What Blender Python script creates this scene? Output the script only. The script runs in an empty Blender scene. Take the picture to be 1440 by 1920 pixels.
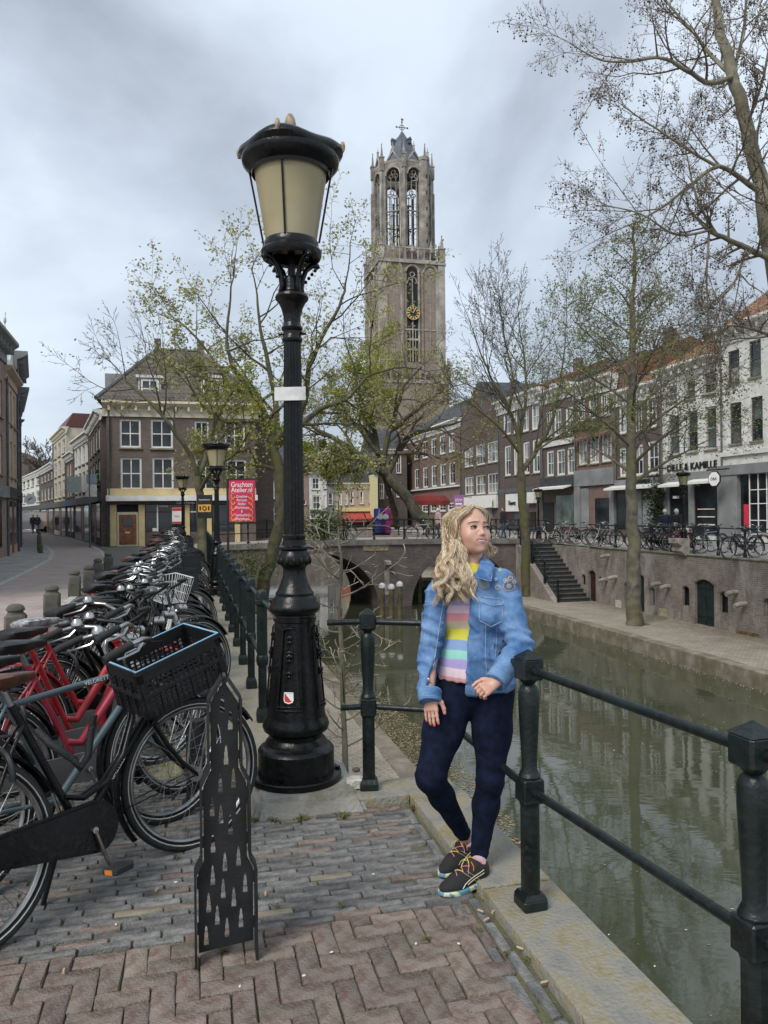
import bpy, bmesh, math, random
import numpy as np
from mathutils import Vector, Matrix, noise as mnoise
R = math.radians
SC = bpy.context.scene
COL = SC.collection
# ------------------------------------------------------------------ camera
CAM_H, FPX, HOR, ROLL = 1.56, 1442.0, 962.0, R(0.55)
cd = bpy.data.cameras.new('camera'); cam = bpy.data.objects.new('camera', cd); COL.objects.link(cam)
cd.sensor_fit = 'HORIZONTAL'; cd.sensor_width = 36.0; cd.lens = 36.0*FPX/1440.0
cd.clip_start = 0.05; cd.clip_end = 4000
cam.location = (0, 0, CAM_H); cam.rotation_euler = (R(90)+math.atan((HOR-960)/FPX), ROLL, 0)
SC.camera = cam
# ------------------------------------------------------------------ sky, sun, exposure
SUN_EL, SUN_AZ = R(48), R(215)
w = bpy.data.worlds.new('World'); SC.world = w; w.use_nodes = True
nt = w.node_tree; nt.nodes.clear()
def nd(nt, t, **k):
    n = nt.nodes.new(t)
    for a, b in k.items():
        if a.startswith('i_'): n.inputs[a[2:].replace('_', ' ')].default_value = b
        else: setattr(n, a, b)
    return n
out = nd(nt, 'ShaderNodeOutputWorld'); bg = nd(nt, 'ShaderNodeBackground')
sky = nd(nt, 'ShaderNodeTexSky', sky_type='NISHITA', sun_disc=False, sun_elevation=SUN_EL, sun_rotation=SUN_AZ)
tc = nd(nt, 'ShaderNodeTexCoord')
mp = nd(nt, 'ShaderNodeMapping'); mp.inputs['Scale'].default_value = (1.0, 1.0, 1.35); mp.inputs['Location'].default_value = (0.57, 0.54, 1.85)
n1 = nd(nt, 'ShaderNodeTexNoise'); n1.inputs['Scale'].default_value = 1.55; n1.inputs['Detail'].default_value = 7; n1.inputs['Roughness'].default_value = .50; n1.inputs['Distortion'].default_value = .35
n2 = nd(nt, 'ShaderNodeTexNoise'); n2.inputs['Scale'].default_value = 4.2; n2.inputs['Detail'].default_value = 6; n2.inputs['Roughness'].default_value = .55
nt.links.new(tc.outputs['Generated'], mp.inputs[0]); nt.links.new(mp.outputs[0], n1.inputs[0]); nt.links.new(mp.outputs[0], n2.inputs[0])
ad = nd(nt, 'ShaderNodeMath', operation='MULTIPLY_ADD'); ad.inputs[1].default_value = .22
nt.links.new(n2.outputs[0], ad.inputs[0]); nt.links.new(n1.outputs[0], ad.inputs[2])
cr = nd(nt, 'ShaderNodeValToRGB'); e = cr.color_ramp.elements
e[0].position = .50; e[0].color = (.455, .51, .57, 1)
e[1].position = .79; e[1].color = (.195, .22, .255, 1)
x = e.new(.575); x.color = (.425, .475, .535, 1)
x = e.new(.655); x.color = (.335, .375, .43, 1)
nt.links.new(ad.outputs[0], cr.inputs[0])
cs = nd(nt, 'ShaderNodeVectorMath', operation='SCALE'); cs.inputs['Scale'].default_value = 10.8   # cloud radiance in sky units, before the strength below
nt.links.new(cr.outputs[0], cs.inputs[0])
mx = nd(nt, 'ShaderNodeMix', data_type='RGBA'); mx.inputs[0].default_value = .88
nt.links.new(sky.outputs[0], mx.inputs[6]); nt.links.new(cs.outputs[0], mx.inputs[7])
nt.links.new(mx.outputs[2], bg.inputs[0]); nt.links.new(bg.outputs[0], out.inputs[0]); bg.inputs[1].default_value = .10
sd = bpy.data.lights.new('sun', 'SUN'); sun = bpy.data.objects.new('sun', sd); COL.objects.link(sun)
sd.energy = 1.5; sd.angle = R(22); sd.color = (1, .96, .9)
dirv = Vector((math.sin(SUN_AZ)*math.cos(SUN_EL), math.cos(SUN_AZ)*math.cos(SUN_EL), math.sin(SUN_EL)))
sun.rotation_euler = dirv.to_track_quat('Z', 'Y').to_euler(); sun.location = (0, 0, 30)
SC.view_settings.view_transform = 'Standard'; SC.view_settings.look = 'None'; SC.view_settings.exposure = 0.86; SC.view_settings.gamma = 1
SC.view_settings.use_curve_mapping = False
SC.render.engine = 'CYCLES'
SC.cycles.max_bounces = 6; SC.cycles.diffuse_bounces = 3; SC.cycles.glossy_bounces = 3; SC.cycles.transparent_max_bounces = 12
SC.cycles.use_denoising = True
# ------------------------------------------------------------------ layout helpers
def ray(px, py):
    a, b = (px-720)/FPX, -(py-HOR)/FPX
    c, s = math.cos(ROLL), math.sin(ROLL)
    return a*c+b*s, -a*s+b*c
def gp(px, py, z=0.0):
    "point on the level plane z seen at a place of the photo"
    a, b = ray(px, py); d = (z-CAM_H)/b
    return Vector((a*d, d, z))
def at(px, py, d):
    a, b = ray(px, py); return Vector((a*d, d, CAM_H+b*d))
CN = math.hypot(.25, 1)
EU = Vector((-.25/CN, 1/CN, 0)); EV = Vector((1/CN, .25/CN, 0)); CANG = math.atan2(.25, 1)
def UV(u, v, z=0.0):
    p = EU*u+EV*v; return Vector((p.x, p.y, z))
def uv_of(p): return p.x*EU.x+p.y*EU.y, p.x*EV.x+p.y*EV.y
# ------------------------------------------------------------------ mesh builder
class MB:
    def __init__(s): s.v = []; s.f = []; s.m = []; s.M = None
    def add(s, vs, fs, m=0):
        o = len(s.v)
        if s.M is not None: vs = [s.M @ Vector(p) for p in vs]
        s.v.extend([tuple(p) for p in vs]); s.f.extend([tuple(i+o for i in f) for f in fs]); s.m.extend([m]*len(fs)); return s
    def box(s, x0, x1, y0, y1, z0, z1, m=0, bev=0):
        if bev <= 0:
            v = [(x, y, z) for z in (z0, z1) for y in (y0, y1) for x in (x0, x1)]
            return s.add(v, [(0, 2, 3, 1), (4, 5, 7, 6), (0, 1, 5, 4), (2, 6, 7, 3), (0, 4, 6, 2), (1, 3, 7, 5)], m)
        b = min(bev, abs(x1-x0)*.45, abs(y1-y0)*.45, abs(z1-z0)*.45)
        bm = bmesh.new(); bmesh.ops.create_cube(bm, size=1)
        for q in bm.verts: q.co = Vector(((x0+x1)/2+q.co.x*(x1-x0), (y0+y1)/2+q.co.y*(y1-y0), (z0+z1)/2+q.co.z*(z1-z0)))
        bmesh.ops.bevel(bm, geom=bm.edges[:], offset=b, segments=1, affect='EDGES', profile=.5)
        return s.addbm(bm, m)
    def addbm(s, bm, m=0):
        bm.verts.ensure_lookup_table(); bm.verts.index_update()
        s.add([q.co.copy() for q in bm.verts], [[q.index for q in f.verts] for f in bm.faces], m); bm.free(); return s
    def cbox(s, c, sx, sy, sz, m=0, bev=0, rz=0):
        K = s.M; T = Matrix.Translation(Vector(c)) @ Matrix.Rotation(rz, 4, 'Z'); s.M = T if K is None else K @ T
        s.box(-sx/2, sx/2, -sy/2, sy/2, -sz/2, sz/2, m, bev); s.M = K; return s
    def tube(s, pts, rad, n=8, caps=True, m=0, closed=False, flat=1.0):
        pts = [Vector(p) for p in pts]; k = len(pts)
        if not hasattr(rad, '__len__'): rad = [rad]*k
        T = []
        for i in range(k):
            a = pts[(i-1) % k] if (closed or i) else pts[i]; b = pts[(i+1) % k] if (closed or i < k-1) else pts[i]
            d = b-a; T.append(d.normalized() if d.length > 1e-9 else Vector((0, 0, 1)))
        up = Vector((0, 0, 1)) if abs(T[0].z) < .9 else Vector((1, 0, 0))
        N = T[0].cross(up).normalized(); vs = []
        for i in range(k):
            N = N-T[i]*N.dot(T[i])
            N = N.normalized() if N.length > 1e-6 else T[i].orthogonal().normalized()
            B = T[i].cross(N)
            for j in range(n):
                a = 2*math.pi*j/n; vs.append(pts[i]+(N*math.cos(a)+B*math.sin(a)*flat)*rad[i])
        fs = []
        for i in range(k if closed else k-1):
            i2 = (i+1) % k
            for j in range(n):
                j2 = (j+1) % n; fs.append((i*n+j, i*n+j2, i2*n+j2, i2*n+j))
        if caps and not closed: fs.append(tuple(range(n-1, -1, -1))); fs.append(tuple((k-1)*n+j for j in range(n)))
        return s.add(vs, fs, m)
    def lathe(s, prof, n=24, c=(0, 0, 0), m=0, caps=True, square=False):
        vs = []; fs = []; k = len(prof)
        for r, z in prof:
            for j in range(n):
                a = 2*math.pi*(j+.5)/n; q = r/math.cos(math.pi/n) if square else r
                vs.append((c[0]+q*math.cos(a), c[1]+q*math.sin(a), c[2]+z))
        for i in range(k-1):
            for j in range(n):
                j2 = (j+1) % n; fs.append((i*n+j, i*n+j2, (i+1)*n+j2, (i+1)*n+j))
        if caps: fs.append(tuple(range(n-1, -1, -1))); fs.append(tuple((k-1)*n+j for j in range(n)))
        return s.add(vs, fs, m)
    def prism(s, poly, a, b, axis='z', m=0):
        n = len(poly)
        def P(p, t): return {'z': (p[0], p[1], t), 'y': (p[0], t, p[1]), 'x': (t, p[0], p[1])}[axis]
        return s.add([P(p, a) for p in poly]+[P(p, b) for p in poly],
                     [tuple(range(n-1, -1, -1)), tuple(range(n, 2*n))]+[(i, (i+1) % n, n+(i+1) % n, n+i) for i in range(n)], m)
    def ball(s, c, r, n=10, k=6, sc=(1, 1, 1), m=0):
        c = Vector(c); vs = [c+Vector((0, 0, -r*sc[2]))]
        for i in range(1, k):
            t = -math.pi/2+math.pi*i/k
            for j in range(n):
                a = 2*math.pi*j/n; vs.append(c+Vector((r*sc[0]*math.cos(t)*math.cos(a), r*sc[1]*math.cos(t)*math.sin(a), r*sc[2]*math.sin(t))))
        vs.append(c+Vector((0, 0, r*sc[2]))); fs = []
        for j in range(n):
            fs.append((0, 1+(j+1) % n, 1+j)); fs.append((len(vs)-1, 1+(k-2)*n+j, 1+(k-2)*n+(j+1) % n))
        for i in range(k-2):
            for j in range(n):
                fs.append((1+i*n+j, 1+i*n+(j+1) % n, 1+(i+1)*n+(j+1) % n, 1+(i+1)*n+j))
        return s.add(vs, fs, m)
    def mesh(s, name, mats, smooth=None):
        me = bpy.data.meshes.new(name); me.from_pydata(s.v, [], s.f)
        mats = mats if isinstance(mats, (list, tuple)) else [mats]
        for q in mats: me.materials.append(q)
        if len(mats) > 1: me.polygons.foreach_set('material_index', s.m)
        bm = bmesh.new(); bm.from_mesh(me); bmesh.ops.recalc_face_normals(bm, faces=bm.faces[:]) if len(s.f) < 40000 else None; bm.to_mesh(me); bm.free()
        if smooth is not None:
            me.polygons.foreach_set('use_smooth', [True]*len(me.polygons))
            me.set_sharp_from_angle(angle=R(smooth))
        me.update(); return me
    def obj(s, name, mats, parent=None, loc=None, rz=0, smooth=None, **props):
        return link(name, s.mesh(name, mats, smooth), parent, loc, rz, **props)
def link(name, data, parent=None, loc=None, rz=0, label=None, cat=None, group=None, kind=None):
    o = bpy.data.objects.new(name, data); COL.objects.link(o)
    if parent is not None: o.parent = parent
    if loc is not None: o.location = loc
    if rz: o.rotation_euler = (0, 0, rz)
    tag(o, label, cat, group, kind); return o
def tag(o, label=None, cat=None, group=None, kind=None):
    for k, q in (('label', label), ('category', cat), ('group', group), ('kind', kind)):
        if q: o[k] = q
    return o
def thing(name, label, cat, loc=(0, 0, 0), rz=0, group=None):
    return link(name, None, None, loc, rz, label, cat, group)
def dup(root, loc=None, rz=None, label=None, group=None, skip=()):
    r = root.copy(); COL.objects.link(r)
    if loc is not None: r.location = loc
    if rz is not None: r.rotation_euler = (0, 0, rz)
    if label: r['label'] = label
    if group: r['group'] = group
    for ch in KIDS(root):
        if ch.name.split('.')[0] in skip: continue
        c = ch.copy(); COL.objects.link(c); c.parent = r
        for g in KIDS(ch):
            d = g.copy(); COL.objects.link(d); d.parent = c
    return r
_kidcache = {}
def KIDS(o):
    if o.name not in _kidcache: _kidcache[o.name] = list(o.children)
    return _kidcache[o.name]
# ------------------------------------------------------------------ materials
MATS = {}
def mat(name, col=(.5, .5, .5), rough=.7, var=.12, scale=8, bump=0, bscale=40, metal=0, spec=.5, col2=None, rnd=0, coat=0, detail=4, dirt=0, dirtcol=(.1, .1, .06), dscale=2.0, sheen=0, sss=0, ior=None):
    "principled surface: two-tone noise, optional stain layer, per-object variation, fine relief"
    if name in MATS: return MATS[name]
    m = bpy.data.materials.new(name); m.use_nodes = True; t = m.node_tree; b = t.nodes['Principled BSDF']; L = t.links.new
    tcn = nd(t, 'ShaderNodeTexCoord'); src = tcn.outputs['Object']
    n = nd(t, 'ShaderNodeTexNoise'); n.inputs['Scale'].default_value = scale; n.inputs['Detail'].default_value = detail; L(src, n.inputs[0])
    c2 = col2 if col2 else tuple(max(0, c*(1-var*1.6)) for c in col); c1 = tuple(min(1, c*(1+var)) for c in col) if not col2 else col
    r = nd(t, 'ShaderNodeValToRGB'); r.color_ramp.elements[0].position = .33; r.color_ramp.elements[1].position = .67
    r.color_ramp.elements[0].color = (*c2, 1); r.color_ramp.elements[1].color = (*c1, 1); L(n.outputs[0], r.inputs[0]); o = r.outputs[0]
    if dirt:
        n3 = nd(t, 'ShaderNodeTexNoise'); n3.inputs['Scale'].default_value = dscale; n3.inputs['Detail'].default_value = 8; n3.inputs['Roughness'].default_value = .65; L(src, n3.inputs[0])
        r3 = nd(t, 'ShaderNodeValToRGB'); r3.color_ramp.elements[0].position = .5-.16*dirt; r3.color_ramp.elements[1].position = .72-.1*dirt; L(n3.outputs[0], r3.inputs[0])
        k = nd(t, 'ShaderNodeMix', data_type='RGBA'); L(r3.outputs[0], k.inputs[0]); L(o, k.inputs[6]); k.inputs[7].default_value = (*dirtcol, 1); o = k.outputs[2]
    if rnd:
        oi = nd(t, 'ShaderNodeObjectInfo'); h = nd(t, 'ShaderNodeHueSaturation'); mr = nd(t, 'ShaderNodeMapRange'); mr.inputs[3].default_value = 1-rnd; mr.inputs[4].default_value = 1+rnd
        L(oi.outputs['Random'], mr.inputs[0]); L(mr.outputs[0], h.inputs['Value']); L(o, h.inputs['Color']); o = h.outputs[0]
        mr2 = nd(t, 'ShaderNodeMapRange'); mr2.inputs[3].default_value = .5-rnd*.06; mr2.inputs[4].default_value = .5+rnd*.06
        mm = nd(t, 'ShaderNodeMath', operation='FRACT'); m7 = nd(t, 'ShaderNodeMath', operation='MULTIPLY'); m7.inputs[1].default_value = 7.31
        L(oi.outputs['Random'], m7.inputs[0]); L(m7.outputs[0], mm.inputs[0]); L(mm.outputs[0], mr2.inputs[0]); L(mr2.outputs[0], h.inputs['Hue'])
    L(o, b.inputs['Base Color'])
    b.inputs['Metallic'].default_value = metal; b.inputs['Specular IOR Level'].default_value = spec
    rr = nd(t, 'ShaderNodeMapRange'); rr.inputs[3].default_value = max(0, rough-.1); rr.inputs[4].default_value = min(1, rough+.1)
    L(n.outputs[0], rr.inputs[0]); L(rr.outputs[0], b.inputs['Roughness'])
    if coat: b.inputs['Coat Weight'].default_value = coat; b.inputs['Coat Roughness'].default_value = .12
    if sheen: b.inputs['Sheen Weight'].default_value = sheen
    if sss:
        b.inputs['Subsurface Weight'].default_value = sss; b.inputs['Subsurface Radius'].default_value = (.012, .004, .002); b.inputs['Subsurface Scale'].default_value = 1
    if bump:
        nb = nd(t, 'ShaderNodeTexNoise'); nb.inputs['Scale'].default_value = bscale; nb.inputs['Detail'].default_value = 5; L(src, nb.inputs[0])
        bp = nd(t, 'ShaderNodeBump'); bp.inputs['Strength'].default_value = bump; bp.inputs['Distance'].default_value = .02; L(nb.outputs[0], bp.inputs['Height']); L(bp.outputs[0], b.inputs['Normal'])
    MATS[name] = m; return m
def brickmat(name, c1, c2, mortar, bw=.21, bh=.062, ms=.008, var=.25, stain=.5, staincol=(.32, .29, .26), sscale=.35, stain2=None, rough=.85):
    "masonry for walls too far off to lay brick by brick; courses follow the wall's own axes"
    if name in MATS: return MATS[name]
    m = bpy.data.materials.new(name); m.use_nodes = True; t = m.node_tree; b = t.nodes['Principled BSDF']; L = t.links.new
    tcn = nd(t, 'ShaderNodeTexCoord'); sx = nd(t, 'ShaderNodeSeparateXYZ'); L(tcn.outputs['Object'], sx.inputs[0])
    a = nd(t, 'ShaderNodeMath', operation='ADD'); L(sx.outputs[0], a.inputs[0]); L(sx.outputs[1], a.inputs[1])
    cb = nd(t, 'ShaderNodeCombineXYZ'); L(a.outputs[0], cb.inputs[0]); L(sx.outputs[2], cb.inputs[1])
    br = nd(t, 'ShaderNodeTexBrick'); L(cb.outputs[0], br.inputs[0])
    br.inputs['Color1'].default_value = (*c1, 1); br.inputs['Color2'].default_value = (*c2, 1); br.inputs['Mortar'].default_value = (*mortar, 1)
    br.inputs['Scale'].default_value = 1; br.inputs['Mortar Size'].default_value = ms; br.inputs['Brick Width'].default_value = bw; br.inputs['Row Height'].default_value = bh
    n = nd(t, 'ShaderNodeTexNoise'); n.inputs['Scale'].default_value = 1.3; n.inputs['Detail'].default_value = 8; n.inputs['Roughness'].default_value = .7; L(tcn.outputs['Object'], n.inputs[0])
    mr = nd(t, 'ShaderNodeMapRange'); mr.inputs[1].default_value = .3; mr.inputs[2].default_value = .7; mr.inputs[3].default_value = 1-var; mr.inputs[4].default_value = 1+var; L(n.outputs[0], mr.inputs[0])
    hs = nd(t, 'ShaderNodeHueSaturation'); L(br.outputs[0], hs.inputs['Color']); L(mr.outputs[0], hs.inputs['Value']); o = hs.outputs[0]
    for q, (sc, col, seed) in enumerate(((sscale, staincol, 3.1), (sscale*2.3, stain2, 11.7))):
        if col is None or not stain: continue
        mpn = nd(t, 'ShaderNodeMapping'); mpn.inputs['Location'].default_value = (seed, seed*.7, 0); mpn.inputs['Scale'].default_value = (1.3, 1.3, .55); L(tcn.outputs['Object'], mpn.inputs[0])
        n3 = nd(t, 'ShaderNodeTexNoise'); n3.inputs['Scale'].default_value = sc; n3.inputs['Detail'].default_value = 9; n3.inputs['Roughness'].default_value = .72; L(mpn.outputs[0], n3.inputs[0])
        r3 = nd(t, 'ShaderNodeValToRGB'); r3.color_ramp.elements[0].position = .52; r3.color_ramp.elements[1].position = .70; r3.color_ramp.elements[1].color = (stain, stain, stain, 1); L(n3.outputs[0], r3.inputs[0])
        k = nd(t, 'ShaderNodeMix', data_type='RGBA'); L(r3.outputs[0], k.inputs[0]); L(o, k.inputs[6]); k.inputs[7].default_value = (*col, 1); o = k.outputs[2]
    L(o, b.inputs['Base Color']); b.inputs['Roughness'].default_value = rough; b.inputs['Specular IOR Level'].default_value = .3
    bp = nd(t, 'ShaderNodeBump'); bp.inputs['Strength'].default_value = .5; bp.inputs['Distance'].default_value = .012; bp.invert = True; L(br.outputs['Fac'], bp.inputs['Height']); L(bp.outputs[0], b.inputs['Normal'])
    MATS[name] = m; return m
def glassmat(name, col=(.02, .025, .03), rough=.06, var=.5, spec=.5):
    m = mat(name, col, rough, var, .8, 0, spec=spec); b = m.node_tree.nodes['Principled BSDF']
    for l in list(b.inputs['Roughness'].links): m.node_tree.links.remove(l)
    b.inputs['Roughness'].default_value = rough; return m
BLACK = mat('black_gloss_paint', (.004, .0045, .005), .27, .4, 5, .12, 60, spec=.3, dirt=.15, dirtcol=(.012, .012, .011), dscale=30)
BLACKM = mat('black_matt_metal', (.010, .012, .013), .5, .4, 9, .1, 90)
GREENB = mat('dark_green_black_paint', (.006, .012, .012), .36, .45, 6, .18, 60, spec=.38, dirt=.15, dirtcol=(.017, .020, .017), dscale=34)
RUBBER = mat('black_rubber', (.014, .014, .014), .75, .3, 20, .2, 120)
CHROME = mat('worn_chrome', (.42, .42, .41), .28, .25, 12, metal=1, bump=.05)
STEEL = mat('dull_steel', (.30, .30, .29), .42, .3, 15, metal=1)
STONE = mat('weathered_grey_stone', (.24, .235, .21), .85, .25, 5, .5, 45, dirt=.7, dirtcol=(.20, .155, .05), dscale=3.2)
CONC = mat('grey_concrete', (.40, .39, .355), .88, .22, 5, .45, 55, dirt=.75, dirtcol=(.15, .14, .105), dscale=2.4)
WHITEP = mat('white_paint', (.74, .73, .69), .5, .06, 3)
CREAM = mat('cream_paint', (.66, .60, .45), .55, .08, 3)
GLASS = glassmat('window_glass')
GLASS2 = glassmat('window_glass_grey', (.09, .10, .105), .08)  # mid-grey pane variant: reflected sky put into the base colour
GLASS3 = glassmat('curtained_glass', (.30, .30, .28), .15, .3)
# ================================================================== facade helpers
def onv(px, py, v):
    a, b = ray(px, py); d = v/(a*EV.x+EV.y); return (a*EU.x+EU.y)*d, CAM_H+b*d      # u, z on the plane v
def onu(px, py, u):
    a, b = ray(px, py); d = u/(a*EU.x+EU.y); return (a*EV.x+EV.y)*d, CAM_H+b*d      # v, z on the plane u
def wall_holes(mb, x0, x1, z0, z1, holes, depth=.12, y=0.0, thick=.3, m=0):
    "a front wall (facing -y) with real openings: cells between, reveals inside"
    hs = [h for h in holes if h[1] > x0 and h[0] < x1]
    xs = sorted({x0, x1, *[min(max(q, x0), x1) for h in hs for q in h[:2]]}); zs = sorted({z0, z1, *[min(max(q, z0), z1) for h in hs for q in h[2:4]]})
    for i in range(len(xs)-1):
        run = None
        for j in range(len(zs)-1):
            cx, cz = (xs[i]+xs[i+1])/2, (zs[j]+zs[j+1])/2
            if any(h[0] < cx < h[1] and h[2] < cz < h[3] for h in hs): continue
            mb.add([(xs[i], y, zs[j]), (xs[i+1], y, zs[j]), (xs[i+1], y, zs[j+1]), (xs[i], y, zs[j+1])], [(0, 1, 2, 3)], m)
    for h in hs:
        a, b, c, d = max(h[0], x0), min(h[1], x1), max(h[2], z0), min(h[3], z1); e = y+depth
        mb.add([(a, y, c), (b, y, c), (b, y, d), (a, y, d), (a, e, c), (b, e, c), (b, e, d), (a, e, d)], [(0, 4, 5, 1), (1, 5, 6, 2), (2, 6, 7, 3), (3, 7, 4, 0)], m)
UNITPANE = {}
def pane(parent, x0, x1, y, z0, z1, m):
    if m.name not in UNITPANE:
        UNITPANE[m.name] = MB().box(-.5, .5, 0, 1, -.5, .5).mesh('pane', m)
    o = link('pane', UNITPANE[m.name], parent, ((x0+x1)/2, y, (z0+z1)/2)); o.scale = (x1-x0, .01, z1-z0)
    o.rotation_euler = (random.uniform(-.006, .006), 0, random.uniform(-.008, .008)); return o
def window(parent, x0, x1, z0, z1, y=.1, nx=2, ny=2, fw=.07, mw=.035, fm=None, gm=None, sill=True, sash=None, sm=None, name='window', arch=0):
    "frame with glazing bars, one pane object for each light, a sill"
    fm = fm or WHITEP; gm = gm or GLASS
    f = MB()
    f.box(x0, x0+fw, y-.05, y+.03, z0, z1); f.box(x1-fw, x1, y-.05, y+.03, z0, z1)
    f.box(x0+fw, x1-fw, y-.05, y+.03, z0, z0+fw); f.box(x0+fw, x1-fw, y-.05, y+.03, z1-fw, z1)
    ix0, ix1, iz0, iz1 = x0+fw, x1-fw, z0+fw, z1-fw
    zcut = [iz0+(iz1-iz0)*k/ny for k in range(ny+1)] if sash is None else [iz0]+[iz0+(iz1-iz0)*q for q in sash]+[iz1]
    xcut = [ix0+(ix1-ix0)*k/nx for k in range(nx+1)]
    for q in xcut[1:-1]: f.box(q-mw/2, q+mw/2, y-.025, y+.015, iz0, iz1)
    for q in zcut[1:-1]: f.box(ix0, ix1, y-.03, y+.014, q-mw/2, q+mw/2)
    o = f.obj(name, fm, parent)
    for i in range(len(xcut)-1):
        for j in range(len(zcut)-1):
            g = gm if not isinstance(gm, (list, tuple)) else random.choice(gm)
            pane(o, xcut[i], xcut[i+1], y+.002, zcut[j], zcut[j+1], g)
    if sill: MB().box(x0-.06, x1+.06, y-.19, y-.051, z0-.08, z0-.002).obj('sill', sm or STONE, o)
    return o
# ================================================================== ground, road, pavements
GM = mat('earth_and_joint_sand', (.135, .12, .09), .95, .35, 6, .6, 50, dirt=.8, dirtcol=(.11, .11, .045), dscale=7)
def pavermat(name, c1, c2, mortar, bw, bh, ms, ang=0, stain=(.2, .19, .15), weave=None, sst=.5):
    m = brickmat(name, c1, c2, mortar, bw, bh, ms, .22, sst, stain, .5, None, .85)
    t = m.node_tree; br = [n for n in t.nodes if n.type == 'TEX_BRICK'][0]
    tcn = [n for n in t.nodes if n.type == 'TEX_COORD'][0]
    mpn = nd(t, 'ShaderNodeMapping'); mpn.inputs['Rotation'].default_value = (0, 0, ang); t.links.new(tcn.outputs['Object'], mpn.inputs[0]); t.links.new(mpn.outputs[0], br.inputs[0])
    return m
ROADM = pavermat('road_red_clinker', (.42, .345, .315), (.34, .275, .25), (.23, .20, .18), .21, .075, .009, -CANG, (.30, .255, .22), sst=.45)
PAVEM = pavermat('pavement_grey_clinker', (.19, .185, .18), (.13, .127, .125), (.085, .08, .062), .205, .068, .009, -CANG, (.15, .15, .10))
TILEM = pavermat('pavement_grey_tiles', (.33, .32, .30), (.27, .265, .25), (.15, .14, .12), .3, .3, .008, -CANG, (.22, .21, .18))
MOSSM = pavermat('mossy_quay_slabs', (.22, .205, .165), (.15, .145, .12), (.09, .085, .05), .62, .41, .02, -CANG, (.20, .165, .045), sst=.85)
def sheet(name, pts, z, m, **k):
    mb = MB(); mb.add([(p[0], p[1], z) for p in pts], [tuple(range(len(pts)))]); o = mb.obj(name, m, **k); return o
def uvs(lst): return [UV(u, v) for u, v in lst]
def strip(name, left, right, z, m, **k):
    mb = MB(); n = len(left); mb.add([(p.x, p.y, z) for p in left]+[(p.x, p.y, z) for p in right], [(i, i+1, n+i+1, n+i) for i in range(n-1)])
    return mb.obj(name, m, **k)
VQ, WZ, WATER = .68, -2.45, -2.90          # near quay wall, wharf and water levels
VEDGE_L, VEDGE_R, VWALL_R, VBLD_R = 3.4, 13.55, 17.15, 25.7
UBR0, UBR1 = 35.3, 42.0
# one ground each side of the canal, reaching the horizon
g = MB(); q = [UV(-30, -900), UV(-30, 1.40), UV(4.02, 1.40), UV(4.02, VQ-.02), UV(1500, VQ-.02), UV(1500, -900)]
g.add([(p.x, p.y, -.016) for p in q], [(0, 1, 2, 3, 4, 5)])
q = [UV(-30, VWALL_R+.1), UV(-30, 900), UV(1500, 900), UV(1500, VWALL_R+.1)]
g.add([(p.x, p.y, -.016) for p in q], [(0, 1, 2, 3)])
q = [UV(76, VQ-.02), UV(1500, VQ-.02), UV(1500, VWALL_R+.1), UV(76, VWALL_R+.1)]
g.add([(p.x, p.y, -.016) for p in q], [(0, 1, 2, 3)])
g.obj('ground', GM, kind='structure')
# road with its bend, kerbs, pavements
lk = [(-30, -4.0), (0, -4.1), (12, -4.15), (19.5, -4.3), (25, -4.6), (30, -5.0), (36, -5.9), (45, -7.8), (52, -9.5), (60, -11.6), (75, -17), (100, -28)]
rk = [(-30, -2.15), (0, -2.15), (12, -2.15), (19.5, -2.3), (25, -2.65), (30, -3.1), (36, -3.9), (45, -5.5), (52, -7.0), (60, -8.9), (75, -13.5), (100, -24)]
strip('road', uvs(lk), uvs(rk), -.004, ROADM, kind='structure')
strip('pavement_far_side', uvs([(u, v-12) for u, v in lk]), uvs(lk), 0, TILEM, kind='structure')
KERB = mat('pale_kerb_stone', (.40, .385, .35), .85, .2, 6, .3, 50)
def kerbline(name, line, wd, z, m):
    mb = MB(); P = uvs(line)
    for i in range(len(P)-1):
        d = (P[i+1]-P[i]).normalized(); nn = Vector((d.y, -d.x, 0))*wd/2
        mb.add([P[i]-nn+Vector((0, 0, h)) for h in (-.05, z)]+[P[i]+nn+Vector((0, 0, h)) for h in (-.05, z)]+[P[i+1]-nn+Vector((0, 0, h)) for h in (-.05, z)]+[P[i+1]+nn+Vector((0, 0, h)) for h in (-.05, z)],
               [(1, 3, 7, 5), (0, 1, 5, 4), (2, 6, 7, 3)])
    return mb.obj(name, m, kind='structure')
kerbline('kerb_far_side', lk, .16, .012, KERB); kerbline('kerb_near_side', rk, .14, .008, KERB)
rk2 = [(9.62, -2.15)]+[q for q in rk if q[0] > 10]
strip('pavement_bicycle_parking', uvs(rk2), uvs([(u, -.30) for u, v in rk2]), -.001, PAVEM, kind='structure')
# brick paving laid piece by piece where the bricks can be told apart
pav = link('pavement', None, None, (0, 0, 0), CANG, kind='structure')       # local x = across the canal (v), local y = along it (u)
random.seed(5)
REDB = mat('red_brown_paving_brick', (.198, .140, .112), .85, .3, 22, .6, 90, rnd=.20, dirt=.6, dirtcol=(.185, .165, .14), dscale=12)
GREYB = mat('blue_grey_paving_brick', (.150, .152, .150), .82, .3, 22, .6, 90, rnd=.30, dirt=.35, dirtcol=(.17, .15, .13), dscale=9)
PALEB = mat('yellow_paving_brick', (.25, .215, .155), .8, .15, 12, .3, 70, rnd=.1)
def brickmesh(l, w_, h, b, m, seed):
    rr = random.Random(seed); mb = MB(); mb.box(-l/2, l/2, -w_/2, w_/2, -h, 0, 0, b)
    mb.v = [(x+rr.uniform(-.003, .003), y+rr.uniform(-.003, .003), z+(rr.uniform(-.003, .0015) if z > -h/2 else 0)) for x, y, z in mb.v]
    return mb.mesh('brick', m, 50)
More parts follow.
